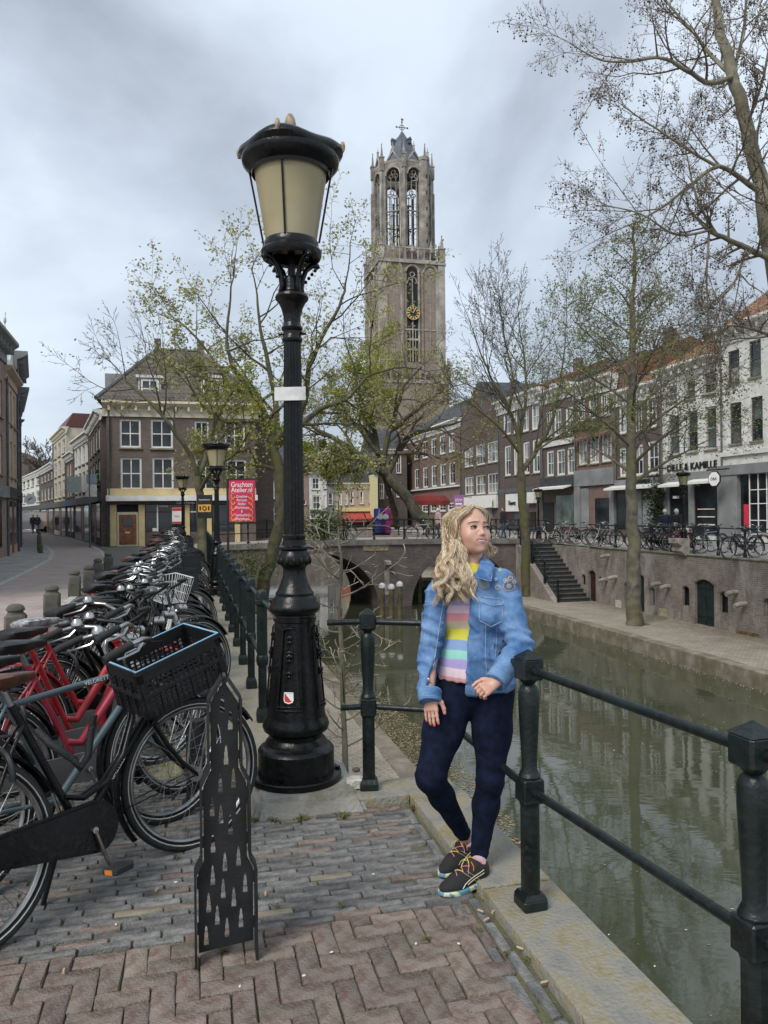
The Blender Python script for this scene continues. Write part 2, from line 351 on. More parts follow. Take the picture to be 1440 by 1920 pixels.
def vset(l, w_, b, m): return [brickmesh(l, w_, .05, b, m, i) for i in range(5)]
RL, RW, RJ = .172, .0735, .0042
RED = vset(RL, RW, .0045, REDB); REDPALE = vset(RL, RW, .0045, PALEB)
GL, GW = .180, .0405
GRY = vset(GL, GW, .0045, GREYB); GRYR = vset(GL, GW, .0045, REDB); GRYP = vset(GL, GW, .0045, PALEB)
HALF = vset(RL*.46, RW, .008, REDB)
def lay(me, v, u, a=0, z=0):
    o = link('brick', random.choice(me), pav, (v, u, z+random.uniform(-.006, .003))); o.rotation_euler = (random.uniform(-.03, .03), random.uniform(-.03, .03), a+random.uniform(-.016, .016)); return o
# herringbone of red bricks: pairs laid crosswise
a_, b_ = RL+RJ, RW+RJ
for i in range(-40, 40):
    for j in range(-40, 40):
        for k in (0, 1):
            # the elbow bond, module of two bricks
            ox = i*b_+j*a_; oy = i*b_-j*a_
            if k == 0: cx, cy, an = ox+a_/2, oy+b_/2, 0
            else: cx, cy, an = ox+b_/2-0, oy+b_+a_/2, math.pi/2
            v, u = cx*1.0-.2, cy*1.0+2.0
            hx, hy = (RL/2, RW/2) if k == 0 else (RW/2, RL/2)
            x0, x1, y0, y1 = max(v-hx, -.76), min(v+hx, 1.05), max(u-hy, 1.78), min(u+hy, 2.918)
            if x1-x0 < .03 or y1-y0 < .03: continue
            o = lay(REDPALE if random.random() < .02 else RED, (x0+x1)/2, (y0+y1)/2, an)
            o.scale = ((x1-x0)/RL, (y1-y0)/RW, 1) if k == 0 else ((y1-y0)/RL, (x1-x0)/RW, 1)
# grey clinkers in stretcher rows up to the lamp
rowu = 2.952; r = 0; far = MB()
while rowu < 9.6:
    vv = -2.08+(.1 if r % 2 else 0)+random.uniform(-.03, .03)
    vmax = 1.0 if rowu < 3.93 else (.14 if rowu < 4.75 else -.30)
    while vv < vmax-.05:
        near = rowu < 3.93 and vv > -.86
        m_ = GRYR if random.random() < .10 else (GRYP if random.random() < .03 else GRY)
        if near: lay(m_, vv+GL/2, rowu+random.uniform(-.004, .004))
        else:
            z = random.uniform(-.006, .003); dx = random.uniform(-.004, .004)
            far.add([(vv, rowu-GW/2+dx, -.03), (vv+GL, rowu-GW/2, -.03), (vv+GL, rowu+GW/2, -.03), (vv, rowu+GW/2+dx, -.03), (vv+.006, rowu-GW/2+.006+dx, z), (vv+GL-.006, rowu-GW/2+.006, z), (vv+GL-.006, rowu+GW/2-.006, z), (vv+.006, rowu+GW/2-.006+dx, z)],
                    [(4, 5, 6, 7), (0, 1, 5, 4), (1, 2, 6, 5), (2, 3, 7, 6), (3, 0, 4, 7)], 1 if m_ is GRYR else 0)
        vv += GL+.007
    rowu += GW+.0060; r += 1
# the ragged gap between the herringbone and the strip by the coping, and the strip itself
uu = 1.7
while uu < 3.95:
    lay(GRY, 1.085+random.uniform(-.004, .004), uu, math.pi/2)
    if uu < 2.88 and random.random() < .8: lay(GRY if random.random() < .6 else RED, 1.02+random.uniform(-.012, .006), uu+.05+random.uniform(-.02, .02), math.pi/2)
    uu += GL+.012
# loose infill behind the woman's feet, small setts by the kerb
for k in range(16):
    lay(HALF, .70+.042*k % .33+random.uniform(0, .05), 3.90+.035*(k//6), random.uniform(-.2, .2), -.004)
far.obj('brick_rows', [GREYB, REDB], pav, kind='stuff')
strip('pavement_fore', uvs([(-30, -2.1), (1.79, -2.1)]), uvs([(-30, 1.12), (1.79, 1.12)]), -.006, ROADM, kind='structure')
strip('pavement_fore_side', uvs([(1.79, -2.1), (2.92, -2.1)]), uvs([(1.79, -.765), (2.92, -.765)]), -.006, ROADM, kind='structure')
# quay strip by the fence, mossy slabs piece by piece
SLAB = mat('mossy_slab', (.21, .20, .165), .9, .25, 6, .5, 40, rnd=.25, dirt=.9, dirtcol=(.17, .135, .035), dscale=5)
qs = link('quay_pavement', None, None, (0, 0, 0), CANG, kind='structure')
slabs = [MB().box(-.5, .5, -.5, .5, -.06, 0, 0, .008).mesh('slab', SLAB) for _ in range(1)]
u_ = 4.75
while u_ < 34:
    ln = random.uniform(.34, .7); v_ = -.28 if u_ > 4.7 else .1
    for wd in (random.choice(((.45, .5), (.3, .65), (.55, .4)))):
        o = link('slab', slabs[0], qs, (v_+wd/2, u_+ln/2, random.uniform(-.012, .0))); o.scale = (wd-.018, ln-.018, 1); v_ += wd
    u_ += ln
# ------------------------------------------------------------------ coping of the landing where the woman leans
cop = thing('coping', 'lichen stained grey coping stones under the railing at the water', 'coping', (0, 0, 0), CANG)
def block(mb, x0, x1, y0, y1, z0, z1, seed, bev=.012, amp=.005):
    bm = bmesh.new(); bmesh.ops.create_cube(bm, size=1)
    for p in bm.verts: p.co = Vector(((x0+x1)/2+p.co.x*(x1-x0), (y0+y1)/2+p.co.y*(y1-y0), (z0+z1)/2+p.co.z*(z1-z0)))
    bmesh.ops.bevel(bm, geom=bm.edges[:], offset=bev, segments=2, affect='EDGES', profile=.6)
    bmesh.ops.subdivide_edges(bm, edges=[e for e in bm.edges if e.calc_length() > .12], cuts=5, use_grid_fill=True)
    for p in bm.verts:
        nv = mnoise.noise_vector(p.co*6+Vector((seed*7.7, 0, 0))); p.co += nv*amp
    return mb.addbm(bm)
LICH = mat('lichen_coping_stone', (.285, .28, .25), .88, .22, 7, .6, 60, dirt=.55, dirtcol=(.20, .155, .06), dscale=7)
for i, (a, b) in enumerate(((.2, 1.75), (1.76, 2.93), (2.94, 4.04))):
    block(MB(), 1.13, 1.435, a, b, -.28, .035, i).obj('coping_stone', LICH, cop, smooth=40)
block(MB(), .77, 1.125, 3.99, 4.22, -.28, .045, 9).obj('kerb_stone', LICH, cop, smooth=40)
block(MB(), .98, 1.43, 4.045, 4.30, -.28, .030, 12).obj('coping_stone', LICH, cop, smooth=40)
# ------------------------------------------------------------------ near quay wall (mostly hidden), wharf, canal
QBRK = brickmat('quay_brick', (.255, .205, .175), (.175, .145, .128), (.27, .255, .225), .22, .066, .010, .28, .85, (.47, .44, .40), .6, (.10, .085, .07))
qw = thing('quay_wall', 'brick quay wall dropping from the street to the near wharf', 'wall', (0, 0, 0), CANG)
MB().box(VQ-.5, VQ, 4.3, UBR0-.004, WZ-1, -.02).obj('masonry', QBRK, qw); MB().box(VQ-.5, VQ, UBR1+.004, 76.4, WZ-1, -.02).obj('masonry', QBRK, qw); MB().box(VQ+.004, VWALL_R+.5, 76, 76.4, WZ-1, -.02).obj('end_wall', QBRK, qw)
MB().box(VQ-.5, 1.40, -8, 4.29, WZ-1.2, -.281).obj('landing_wall', QBRK, qw)
block(MB(), .16, VQ+.03, 4.72, 8, -.2, .02, 3).obj('coping_stone', LICH, qw, smooth=40)
for k in range(9): block(MB(), .30, VQ+.03, 8.01+3*k, 11+3*k, -.2, .018, 20+k).obj('coping_stone', LICH, qw, smooth=40)
WHARFM = pavermat('wharf_clinker', (.36, .32, .26), (.29, .255, .205), (.17, .15, .11), .21, .068, .008, -CANG, (.20, .175, .12))
WEDGE = mat('wharf_edge_stone', (.24, .205, .165), .9, .25, 3, .4, 30, dirt=.8, dirtcol=(.12, .105, .06), dscale=2)
def wharf(name, v0, v1, u0, u1, edge_left):
    o = link(name, None, None, (0, 0, 0), CANG, kind='structure')
    e = .38
    if edge_left: MB().box(v0+e, v1, u0, u1, -4.2, WZ).obj('paving', WHARFM, o)
    else: MB().box(v0, v1-e, u0, u1, -4.2, WZ).obj('paving', WHARFM, o)
    uu = u0; k = 0
    while uu < u1:
        un = min(uu+random.uniform(1.4, 2.2), u1)
        x0, x1 = (v0, v0+e-.004) if edge_left else (v1-e+.004, v1)
        MB().box(x0, x1, uu+.006, un-.006, -4.2, WZ+random.uniform(.0, .02), 0, .02).obj('edge_stone', WEDGE, o); uu = un
    return o
wharf('wharf_near', VQ+.004, VEDGE_L, 4.3, 75, False)
wharf('wharf_far', VEDGE_R, VWALL_R+.3, 2, 75, True)
WM = bpy.data.materials.new('canal_water'); WM.use_nodes = True; t = WM.node_tree; b = t.nodes['Principled BSDF']
b.inputs['Base Color'].default_value = (.068, .072, .032, 1); b.inputs['Roughness'].default_value = .035; b.inputs['IOR'].default_value = 1.45; b.inputs['Specular IOR Level'].default_value = .75
tcn = nd(t, 'ShaderNodeTexCoord'); mpn = nd(t, 'ShaderNodeMapping'); mpn.inputs['Scale'].default_value = (.55, 1.5, 1); t.links.new(tcn.outputs['Object'], mpn.inputs[0])
na = nd(t, 'ShaderNodeTexNoise'); na.inputs['Scale'].default_value = 1.5; na.inputs['Detail'].default_value = 3; na.inputs['Distortion'].default_value = .7; t.links.new(mpn.outputs[0], na.inputs[0])
nb = nd(t, 'ShaderNodeTexNoise'); nb.inputs['Scale'].default_value = .45; nb.inputs['Detail'].default_value = 3; t.links.new(tcn.outputs['Object'], nb.inputs[0])
bp = nd(t, 'ShaderNodeBump'); bp.inputs['Strength'].default_value = .055; bp.inputs['Distance'].default_value = .06; t.links.new(na.outputs[0], bp.inputs['Height']); t.links.new(bp.outputs[0], b.inputs['Normal'])
cr2 = nd(t, 'ShaderNodeValToRGB'); cr2.color_ramp.elements[0].position = .3; cr2.color_ramp.elements[1].position = .7; cr2.color_ramp.elements[0].color = (.045, .050, .027, 1); cr2.color_ramp.elements[1].color = (.066, .072, .044, 1)
t.links.new(nb.outputs[0], cr2.inputs[0]); t.links.new(cr2.outputs[0], b.inputs['Base Color'])
sheet('water', [UV(-30, 1.3), UV(-30, VWALL_R), UV(76.2, VWALL_R), UV(76.2, 1.3)], WATER, WM, kind='structure')
# ------------------------------------------------------------------ far quay wall with cellar doors and windows
rw = thing('quay_wall', 'weathered brick wharf wall with cellar doors under the shopping street', 'wall', UV(0, VWALL_R), -(math.pi/2-CANG))
def rx(px, py): u, z = onv(px, py, VWALL_R); return -u, z
z1w = .0
ops = []
def rwop(x0, x1, y0, y1, kind):
    z = lambda q: 860+q/3.0
    X = lambda q: 960+q/3.0
    a, zt = rx(X(x0), z(y0)); c, zb = rx(X(x1), z(y1)); ops.append([a, c, max(zb, WZ+.02), zt, kind])
for q in ((392, 413, 648, 712, 'w'), (430, 472, 627, 840, 'red'), (487, 512, 663, 730, 'w'), (630, 657, 695, 800, 'w'), (707, 745, 650, 905, 'green'), (773, 805, 720, 830, 'w'), (957, 998, 713, 832, 'w'), (1026, 1138, 674, 985, 'double'), (1167, 1215, 745, 872, 'w'), (1412, 1462, 783, 895, 'w')): rwop(*q)
ops.append([-12.2, -11.0, WZ+.02, -.6, 'green']); ops.append([-9.5, -8.9, -1.9, -1.0, 'w'])
mb = MB(); wall_holes(mb, -35.29, -2, WZ-.5, z1w-.06, ops, .22)
mb.box(-35.29, -2, .4, .6, WZ-.5, z1w-.07); mb.box(-75.99, -42.01, 0, .6, WZ-.5, z1w-.06)
mb.obj('masonry', QBRK, rw)
MB().box(-31.0, -2, -.05, .45, z1w-.06, z1w+.012, 0, .02).obj('coping', mat('mossy_coping', (.27, .255, .20), .9, .25, 3, .4, 30, dirt=.7, dirtcol=(.13, .13, .06)), rw)
DGREEN = mat('dark_green_door', (.012, .024, .024), .5, .3, 5); DRED = mat('oxblood_door', (.045, .018, .018), .5, .3, 5); DARKIN = mat('dark_interior', (.012, .012, .013), .9, .2)
BARS = mat('grey_window_bar', (.25, .25, .24), .6, .2)
for a, c, zb, zt, k in ops:
    h = zt-zb; rise = .16 if k == 'double' else .11
    # segmental arch filling and a soldier course ring
    arc = [(a+(c-a)*i/8, zt-rise*(2*i/8-1)**2) for i in range(9)]
    MB().prism(arc+[(c, zt+.002), (a, zt+.002)], .0, .2, 'y').obj('arch_filling', QBRK, rw)
    ring = [(a-.05+(c-a+.1)*i/8, zt+.02-rise*(2*i/8-1)**2) for i in range(9)]
    MB().prism(ring+[(p[0], p[1]+.16) for p in ring[::-1]], -.012, .05, 'y').obj('brick_arch', QBRK, rw)
    if k == 'w':
        f = MB(); f.box(a, a+.05, .1, .16, zb, zt); f.box(c-.05, c, .1, .16, zb, zt); f.box((a+c)/2-.02, (a+c)/2+.02, .11, .15, zb, zt)
        o = f.obj('window', BARS if random.random() < .5 else BLACKM, rw); pane(o, a, c, .17, zb, zt, GLASS)
    else:
        m_ = DRED if k == 'red' else DGREEN
        n = 2 if k == 'double' else 1
        for i in range(n):
            x0, x1 = a+(c-a)*i/n+.01, a+(c-a)*(i+1)/n-.01
            d = MB(); nb_ = 5
            for j in range(nb_): d.box(x0+(x1-x0)*j/nb_+.003, x0+(x1-x0)*(j+1)/nb_-.003, .10, .15, zb, zt)
            do = d.obj('door', m_, rw)
            for zz in (zb+.25, zt-.35): MB().box(x0+.02, x1-.1, .085, .1, zz, zz+.05).obj('hinge', BLACKM, do)
ST2 = mat('old_sandstone', (.33, .30, .25), .9, .25, 4, .4, 30)
for px, py in ((545, 550), (535, 683), (588, 670), (833, 708), (887, 723), (1265, 757), (1315, 822)):
    x, z = rx(960+px/3, 860+py/3)
    MB().tube([(x, .05, z+.03), (x, -.18, z+.03), (x, -.42, z-.03)], [.09, .085, .08], 8).obj('stone_spout', ST2, rw, smooth=40)
x, z = rx(960+960/3, 860+575/3)
cb_ = MB(); cb_.prism([(.1, .55), (-.38, .55), (-.38, .38), (-.22, .28), (-.25, .1), (-.08, -.06), (.1, -.1)], x-.28, x+.28, 'x'); cb_.obj('lamp_corbel', ST2, rw)
for (x0, x1, y0, y1, m_) in ((583, 615, 793, 852, mat('pale_panel', (.5, .48, .46), .8, .15)), (830, 870, 840, 892, mat('yellow_stone', (.46, .40, .23), .85, .2, 6)), (1265, 1390, 962, 1030, mat('rust_stain_patch', (.17, .10, .05), .9, .4, 5))):
    a, zt = rx(960+x0/3, 860+y0/3); c, zb = rx(960+x1/3, 860+y1/3)
    MB().box(a, c, -.018, .01, zb, zt).obj('stone_panel', m_, rw)
# the street above it
strip('street_far_bank', uvs([(-20, VWALL_R+.3), (110, VWALL_R+.3)]), uvs([(-20, VBLD_R), (110, VBLD_R)]), -.004, TILEM, kind='structure')
strip('roadway_far_bank', uvs([(-20, VWALL_R+2.2), (110, VWALL_R+2.2)]), uvs([(-20, VWALL_R+5.2), (110, VWALL_R+5.2)]), .0, ROADM, kind='structure')
# stairs beside the wall, end wall, handrail
st = thing('stairs', 'dark stone stairs climbing from the far wharf to the street', 'stairs', (0, 0, 0), CANG)
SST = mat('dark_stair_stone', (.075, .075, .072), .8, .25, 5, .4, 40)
US0, US1, VS0, VS1 = 34.9, 31.0, 15.75, VWALL_R-.004
NS = 14
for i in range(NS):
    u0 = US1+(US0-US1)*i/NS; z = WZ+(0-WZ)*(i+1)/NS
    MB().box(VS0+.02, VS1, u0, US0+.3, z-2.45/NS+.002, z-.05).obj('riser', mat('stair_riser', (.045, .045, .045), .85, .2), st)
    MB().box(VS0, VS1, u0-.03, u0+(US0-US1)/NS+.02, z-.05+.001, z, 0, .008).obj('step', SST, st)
MB().prism([(US1+.15, WZ), (US0+.3, WZ), (US0+.3, -.05), (US0, -.05)], VS0-.28, VS0-.006, 'x').obj('string_wall', QBRK, st)
hr = MB(); path = [Vector((VS0-.14, US0+.2, .95)), Vector((VS0-.14, US0, .9)), Vector((VS0-.14, US1, WZ+.92))]
hr.tube(path, .025, 8); hr.tube([p-Vector((0, 0, .45)) for p in path], .018, 8); hr.obj('handrail', GREENB, st, smooth=50)
for k in range(4):
    p = path[1].lerp(path[2], k/3.0); MB().lathe([(.055, -1.0), (.055, -.3), (.042, -.25), (.04, .0), (.06, .03), (.045, .09), (0.01, .11)], 10, p).obj('post', GREENB, st, smooth=50)
# ================================================================== bridge
br = thing('brick_bridge', 'brown brick bridge with two round arches over the canal', 'bridge', UV(0, 0), CANG)
BBRK = brickmat('bridge_brick', (.175, .130, .115), (.115, .090, .085), (.17, .155, .14), .22, .066, .009, .25, .5, (.27, .24, .21), .5, (.07, .06, .055))
ARCH = [(5.6, 2.95, 2.62), (12.75, 2.6, 2.55)]       # centre v, half span, rise above the water
def intr(v):
    for c, hw, ri in ARCH:
        if abs(v-c) < hw: return WATER+ri*math.sqrt(max(0, 1-((v-c)/hw)**2))
    return WATER-.6
def deck(v): return .02+.16*max(0, 1-((v-9.2)/9.5)**2)
vs_ = sorted({*np.linspace(.2, 18.2, 37).tolist(), *[c+hw*math.sin(t) for c, hw, ri in ARCH for t in np.linspace(-math.pi/2, math.pi/2, 29)], *[c+s*(hw+1e-4) for c, hw, ri in ARCH for s in (-1, 1)]})
mb = MB()
for v0, v1 in zip(vs_[:-1], vs_[1:]):
    b0, b1, t0, t1 = intr(v0), intr(v1), deck(v0), deck(v1)
    mb.add([(v0, UBR0, b0), (v1, UBR0, b1), (v1, UBR0, t1), (v0, UBR0, t0), (v0, UBR1, b0), (v1, UBR1, b1), (v1, UBR1, t1), (v0, UBR1, t0)], [(0, 1, 2, 3), (5, 4, 7, 6), (0, 4, 5, 1)], 0)
mb.obj('masonry', BBRK, br)
mb = MB(); L_ = []
for v in np.linspace(-1.0, 19, 30): L_.append(v)
for v0, v1 in zip(L_[:-1], L_[1:]):
    mb.add([(v0, UBR0-.05, deck(v0)+.03), (v1, UBR0-.05, deck(v1)+.03), (v1, UBR1+.05, deck(v1)+.03), (v0, UBR1+.05, deck(v0)+.03)], [(0, 1, 2, 3)])
mb.obj('deck', ROADM, br)
k = 0; L2 = list(np.linspace(.3, 18.0, 15)); CPS = mat('bridge_coping_stone', (.20, .185, .165), .85, .2, 3, .3, 30)
for v0, v1 in zip(L2[:-1], L2[1:]):
    for uu0, uu1 in ((UBR0-.10, UBR0+.35), (UBR1-.3, UBR1+.1)):
        m2 = MB(); m2.add([(v0+.005, uu0, deck(v0)-.12), (v1-.005, uu0, deck(v1)-.12), (v1-.005, uu0, deck(v1)+.13), (v0+.005, uu0, deck(v0)+.13), (v0+.005, uu1, deck(v0)-.12), (v1-.005, uu1, deck(v1)-.12), (v1-.005, uu1, deck(v1)+.13), (v0+.005, uu1, deck(v0)+.13)],
                         [(0, 1, 2, 3), (5, 4, 7, 6), (3, 2, 6, 7), (0, 4, 5, 1), (0, 3, 7, 4), (1, 5, 6, 2)]); m2.obj('coping_stone', CPS, br)
for c, hw, ri in ARCH:   # ring of arch bricks standing a little proud
    rg = MB(); n = 60
    for i in range(n):
        t0, t1 = math.pi*i/n+.004, math.pi*(i+1)/n-.004
        P = lambda t, e: (c-(hw+e)*math.cos(t), WATER+(ri+e)*math.sin(t))
        q = [P(t0, 0), P(t1, 0), P(t1, .33), P(t0, .33)]
        rg.prism(q, UBR0-.025, UBR0+.02, 'y')
    rg.obj('arch_ring', BBRK, br, kind='stuff')
v, z = onu(705, 1027, UBR0); MB().box(v-.62, v+.62, UBR0-.03, UBR0+.01, z-.14, z+.14).obj('stone_plaque', mat('ochre_plaque', (.33, .27, .17), .85, .25, 9), br)
v, z = onu(725, 1056, UBR0); mb = MB(); mb.prism([(-.02, .16), (-.42, .10), (-.42, -.05), (-.18, -.12), (-.02, -.3)], v-.13, v+.13, 'x'); mb.v = [(x, y+UBR0, zz+z) for x, y, zz in mb.v]; mb.obj('stone_corbel', ST2, br)
MB().box(v-.12, v+.12, UBR0-.04, UBR0+.01, z-1.5, z-.35).obj('stone_strip', ST2, br)
def railing(root, pts, zf, post_h=1.02, rails=(.93, .48), rr=.024, every=1.5, pm=GREENB, style='plain', mesh=None):
    "posts one by one along a polyline, rails between"
    for a, b in zip(pts[:-1], pts[1:]):
        a, b = Vector(a), Vector(b); n = max(1, round((b-a).length/every))
        for i in range(n+1):
            if i == 0 and a != Vector(pts[0]): continue
            p = a.lerp(b, i/n); link('post', mesh, root, (p.x, p.y, p.z))
        for h in rails: MB().tube([a+Vector((0, 0, h)), b+Vector((0, 0, h))], rr, 6).obj('rail', pm, root, smooth=60)
FARPOST = MB().lathe([(.06, 0), (.06, .12), (.04, .14), (.036, .40), (.05, .42), (.05, .54), (.034, .56), (.045, .75), (.04, .85), (.058, .86), (.058, .98), (.03, 1.03), (.0, 1.04)], 8).mesh('post', GREENB, 45)
for nm, uu in (('black railing along the near edge of the brick bridge', UBR0+.12), ('black railing along the far edge of the brick bridge', UBR1-.1)):
    rt = thing('bridge_railing', nm, 'railing', (0, 0, 0), CANG)
    vv = np.linspace(1.0, 17.2, 12)
    railing(rt, [(q, uu, deck(q)+.12) for q in vv], 0, every=1.47, mesh=FARPOST)
# mooring piles with white caps, landing stage under the second arch
WOODP = mat('wet_pile_wood', (.16, .13, .05), .8, .35, 5, .4, 30, dirt=.6, dirtcol=(.05, .045, .03))
CAPW = mat('white_pile_cap', (.62, .61, .57), .6, .1)
for px, py, nm in ((715.5, 1096, 'mooring pile with white cap, first of three by the bridge pier'), (733, 1098, 'mooring pile with white cap, middle one of three by the pier'), (748.5, 1093, 'mooring pile with white cap, last of three by the bridge pier'), (785.5, 1064, 'mooring pile with white cap beside the landing stage')):
    d = 32.0 if py > 1080 else 38.5
    p = at(px, py, d); t_ = thing('mooring_pile', nm, 'mooring pile', (p.x, p.y, 0), 0, 'mooring piles')
    MB().tube([(0, 0, WATER-.5), (.02, 0, p.z-.12)], [.13, .115], 10).obj('pile', WOODP, t_, smooth=60)
    MB().lathe([(.14, -.14), (.15, -.08), (.13, .0), (.07, .06), (0, .08)], 12, (.02, 0, p.z)).obj('cap', CAPW, t_, smooth=50)
ls = thing('landing_stage', 'low wooden landing stage floating under the second arch', 'landing stage', UV(41.0, 13.1, 0), CANG)
WD = mat('grey_planks', (.17, .145, .115), .85, .3, 6)
for i in range(12): MB().box(-1.9+i*.32, -1.9+i*.32+.30, -1.2, 1.2, -2.20, -2.15).obj('plank', WD, ls)
MB().box(-1.95, 1.95, -1.25, -1.15, -2.45, -2.2).obj('beam', WD, ls); MB().box(-1.9, 1.9, -1.1, 1.1, -2.95, -2.46).obj('float', BLACKM, ls)
# ================================================================== lettering helper
def text(parent, body, size, m, loc, rx=math.pi/2, rz=0, name='lettering', ext=.004, align='CENTER', sx=1.0, font=None, **k):
    c = bpy.data.curves.new(name, 'FONT'); c.body = body; c.size = size; c.extrude = ext; c.align_x = align; c.align_y = 'CENTER'; c.resolution_u = 3
    tmp = bpy.data.objects.new('tmp_text', c); me = bpy.data.meshes.new_from_object(tmp); bpy.data.objects.remove(tmp)
    me.materials.clear(); me.materials.append(m)
    o = link(name, me, parent, loc, 0, **k); o.rotation_euler = (rx, 0, rz); o.scale = (sx, 1, 1); return o
# ================================================================== street lamps
def fluted(mb, prof, n=96, fl=16, depth=.06):
    vs = []; fs = []
    for r, z in prof:
        for j in range(n):
            a = 2*math.pi*j/n; q = r*(1-depth*(1 if (j % (n//fl)) in (0, 1) else 0)); vs.append((q*math.cos(a), q*math.sin(a), z))
    for i in range(len(prof)-1):
        for j in range(n): fs.append((i*n+j, i*n+(j+1) % n, (i+1)*n+(j+1) % n, (i+1)*n+j))
    return mb.add(vs, fs)
MILK = bpy.data.materials.new('milky_lamp_glass'); MILK.use_nodes = True; t = MILK.node_tree; b = t.nodes['Principled BSDF']
tcn = nd(t, 'ShaderNodeTexCoord'); nn = nd(t, 'ShaderNodeTexNoise'); nn.inputs['Scale'].default_value = 4; t.links.new(tcn.outputs['Object'], nn.inputs[0])
rr = nd(t, 'ShaderNodeValToRGB'); rr.color_ramp.elements[0].color = (.50, .425, .25, 1); rr.color_ramp.elements[1].color = (.58, .51, .33, 1); rr.color_ramp.elements[0].position = .35; rr.color_ramp.elements[1].position = .65
t.links.new(nn.outputs[0], rr.inputs[0]); t.links.new(rr.outputs[0], b.inputs['Base Color']); b.inputs['Roughness'].default_value = .28
tr = nd(t, 'ShaderNodeBsdfTranslucent'); t.links.new(rr.outputs[0], tr.inputs[0]); ms_ = nd(t, 'ShaderNodeMixShader'); ms_.inputs[0].default_value = .38
t.links.new(b.outputs[0], ms_.inputs[1]); t.links.new(tr.outputs[0], ms_.inputs[2]); t.links.new(ms_.outputs[0], t.nodes['Material Output'].inputs[0])
GILT = mat('worn_gilt_bronze', (.30, .235, .14), .55, .3, 30, .2, 60)
def street_lamp(label, loc, rz, scale=1.0):
    L_ = thing('street_lamp', label, 'street lamp', loc, rz, 'cast iron street lamps'); L_.scale = (scale,)*3
    m = MB(); m.lathe([(.252, 0), (.252, .03), (.246, .036), (.212, .038), (.212, .165), (.200, .182), (.19, .186), (.172, .20), (.168, .215), (.150, .235), (.151, .255), (.178, .275), (.186, .30), (.180, .325), (.168, .345), (.166, .355)], 40)
    m.obj('base', BLACK, L_, smooth=35)
    for k in range(6):
        a = k*math.pi/3+.3; MB().lathe([(.016, .036), (.016, .05), (.0, .052)], 6, (.232*math.cos(a), .232*math.sin(a), 0)).obj('bolt', BLACK, L_)
    m = MB(); m.lathe([(.165, .352), (.160, .40), (.145, .52), (.128, .68), (.116, .82), (.113, .875), (.120, .88), (.120, .90), (.114, .905), (.113, .915), (.136, .935), (.141, .95), (.139, .965), (.124, .985), (.121, 1.0), (.106, 1.02), (.107, 1.035), (.096, 1.05), (.078, 1.09), (.065, 1.13), (.062, 1.165), (.066, 1.178), (.086, 1.195), (.091, 1.22), (.088, 1.245), (.074, 1.262), (.072, 1.27), (.085, 1.28), (.085, 1.292), (.068, 1.30), (.064, 1.33)], 40)
    ped = m.obj('pedestal', BLACK, L_, smooth=35)
    # raised panel frames and cast ornaments on the pedestal
    def prof(z): return .166-(z-.352)*.098 if z < .88 else .114
    for k in range(4):
        a0 = -math.pi/2+k*math.pi/2; pm = MB()
        def P(da, z, e=.004): rr_ = prof(z)+e; return (rr_*math.cos(a0+da), rr_*math.sin(a0+da), z)
        ang = lambda z: .060/prof(z)
        for s in (-1, 1): pm.tube([P(s*ang(z)*(1.15-.55*(z-.4)/.48), z) for z in np.linspace(.41, .84, 10)], .0055, 6)
        pm.tube([P(q*ang(.41)*1.15, .41) for q in np.linspace(-1, 1, 7)], .007, 6); pm.tube([P(q*ang(.425)*1.15, .43) for q in np.linspace(-1, 1, 7)], .005, 6)
        pm.tube([P(q*ang(.84)*.62, .84+.012*(1-q*q)) for q in np.linspace(-1, 1, 7)], .0055, 6)
        for z, rr_ in ((.80, .014), (.775, .010), (.72, .013), (.70, .017), (.675, .012), (.61, .014), (.59, .011)):
            pm.ball(P(0, z), rr_, 8, 5, (1, .6, 1)); pm.ball(P(.09, z), rr_*.6, 6, 4); pm.ball(P(-.09, z), rr_*.6, 6, 4)
        pm.obj('panel_relief', BLACK, ped, smooth=60)
    for k in range(14):
        a = 2*math.pi*k/14; MB().ball((.089*math.cos(a), .089*math.sin(a), 1.215), .02, 6, 5, (.5, .5, 1.1)).obj('leaf_relief', BLACK, ped, smooth=60)
    m = MB(); fluted(m, [(.0585, 1.33), (.0565, 1.6), (.053, 2.0), (.0495, 2.3), (.047, 2.46)]); m.lathe([(.060, 1.325), (.064, 1.34), (.064, 1.355), (.058, 1.362)], 24)
    m.lathe([(.047, 2.43), (.056, 2.44), (.058, 2.452), (.054, 2.462), (.049, 2.47), (.049, 2.495), (.058, 2.505), (.060, 2.515), (.052, 2.53), (.047, 2.545), (.049, 2.58), (.060, 2.625), (.078, 2.66), (.090, 2.672), (.094, 2.685), (.088, 2.70), (.070, 2.708), (.055, 2.72), (.051, 2.735), (.052, 2.775), (.044, 2.80)], 32)
    for s in (-1, 1): m.tube([(s*.045, 0, 2.485), (s*.078, 0, 2.485)], [.009, .011], 8)
    sh = m.obj('shaft', BLACK, L_, smooth=35)
    for k in range(4):
        a = math.pi/4+k*math.pi/2; c_, s_ = math.cos(a), math.sin(a)
        pr = [(.052, 2.715), (.075, 2.705), (.062, 2.745), (.070, 2.80), (.095, 2.855), (.135, 2.89), (.172, 2.895), (.180, 2.88)]
        MB().tube([(r_*c_, r_*s_, z) for r_, z in pr], [.012, .013, .016, .016, .015, .016, .016, .013], 8).obj('bracket', BLACK, L_, smooth=60)
        k2 = MB()
        for q in range(5):
            r_, z = .066+.02*q, 2.775+.026*q; k2.ball((r_*c_*1.08, r_*s_*1.08, z-.012), .011, 6, 4)
        k2.obj('bracket_scroll', BLACK, L_, smooth=60)
    MB().tube([(0, 0, 2.78), (0, 0, 2.94)], .022, 10).obj('stem', BLACK, L_, smooth=50)
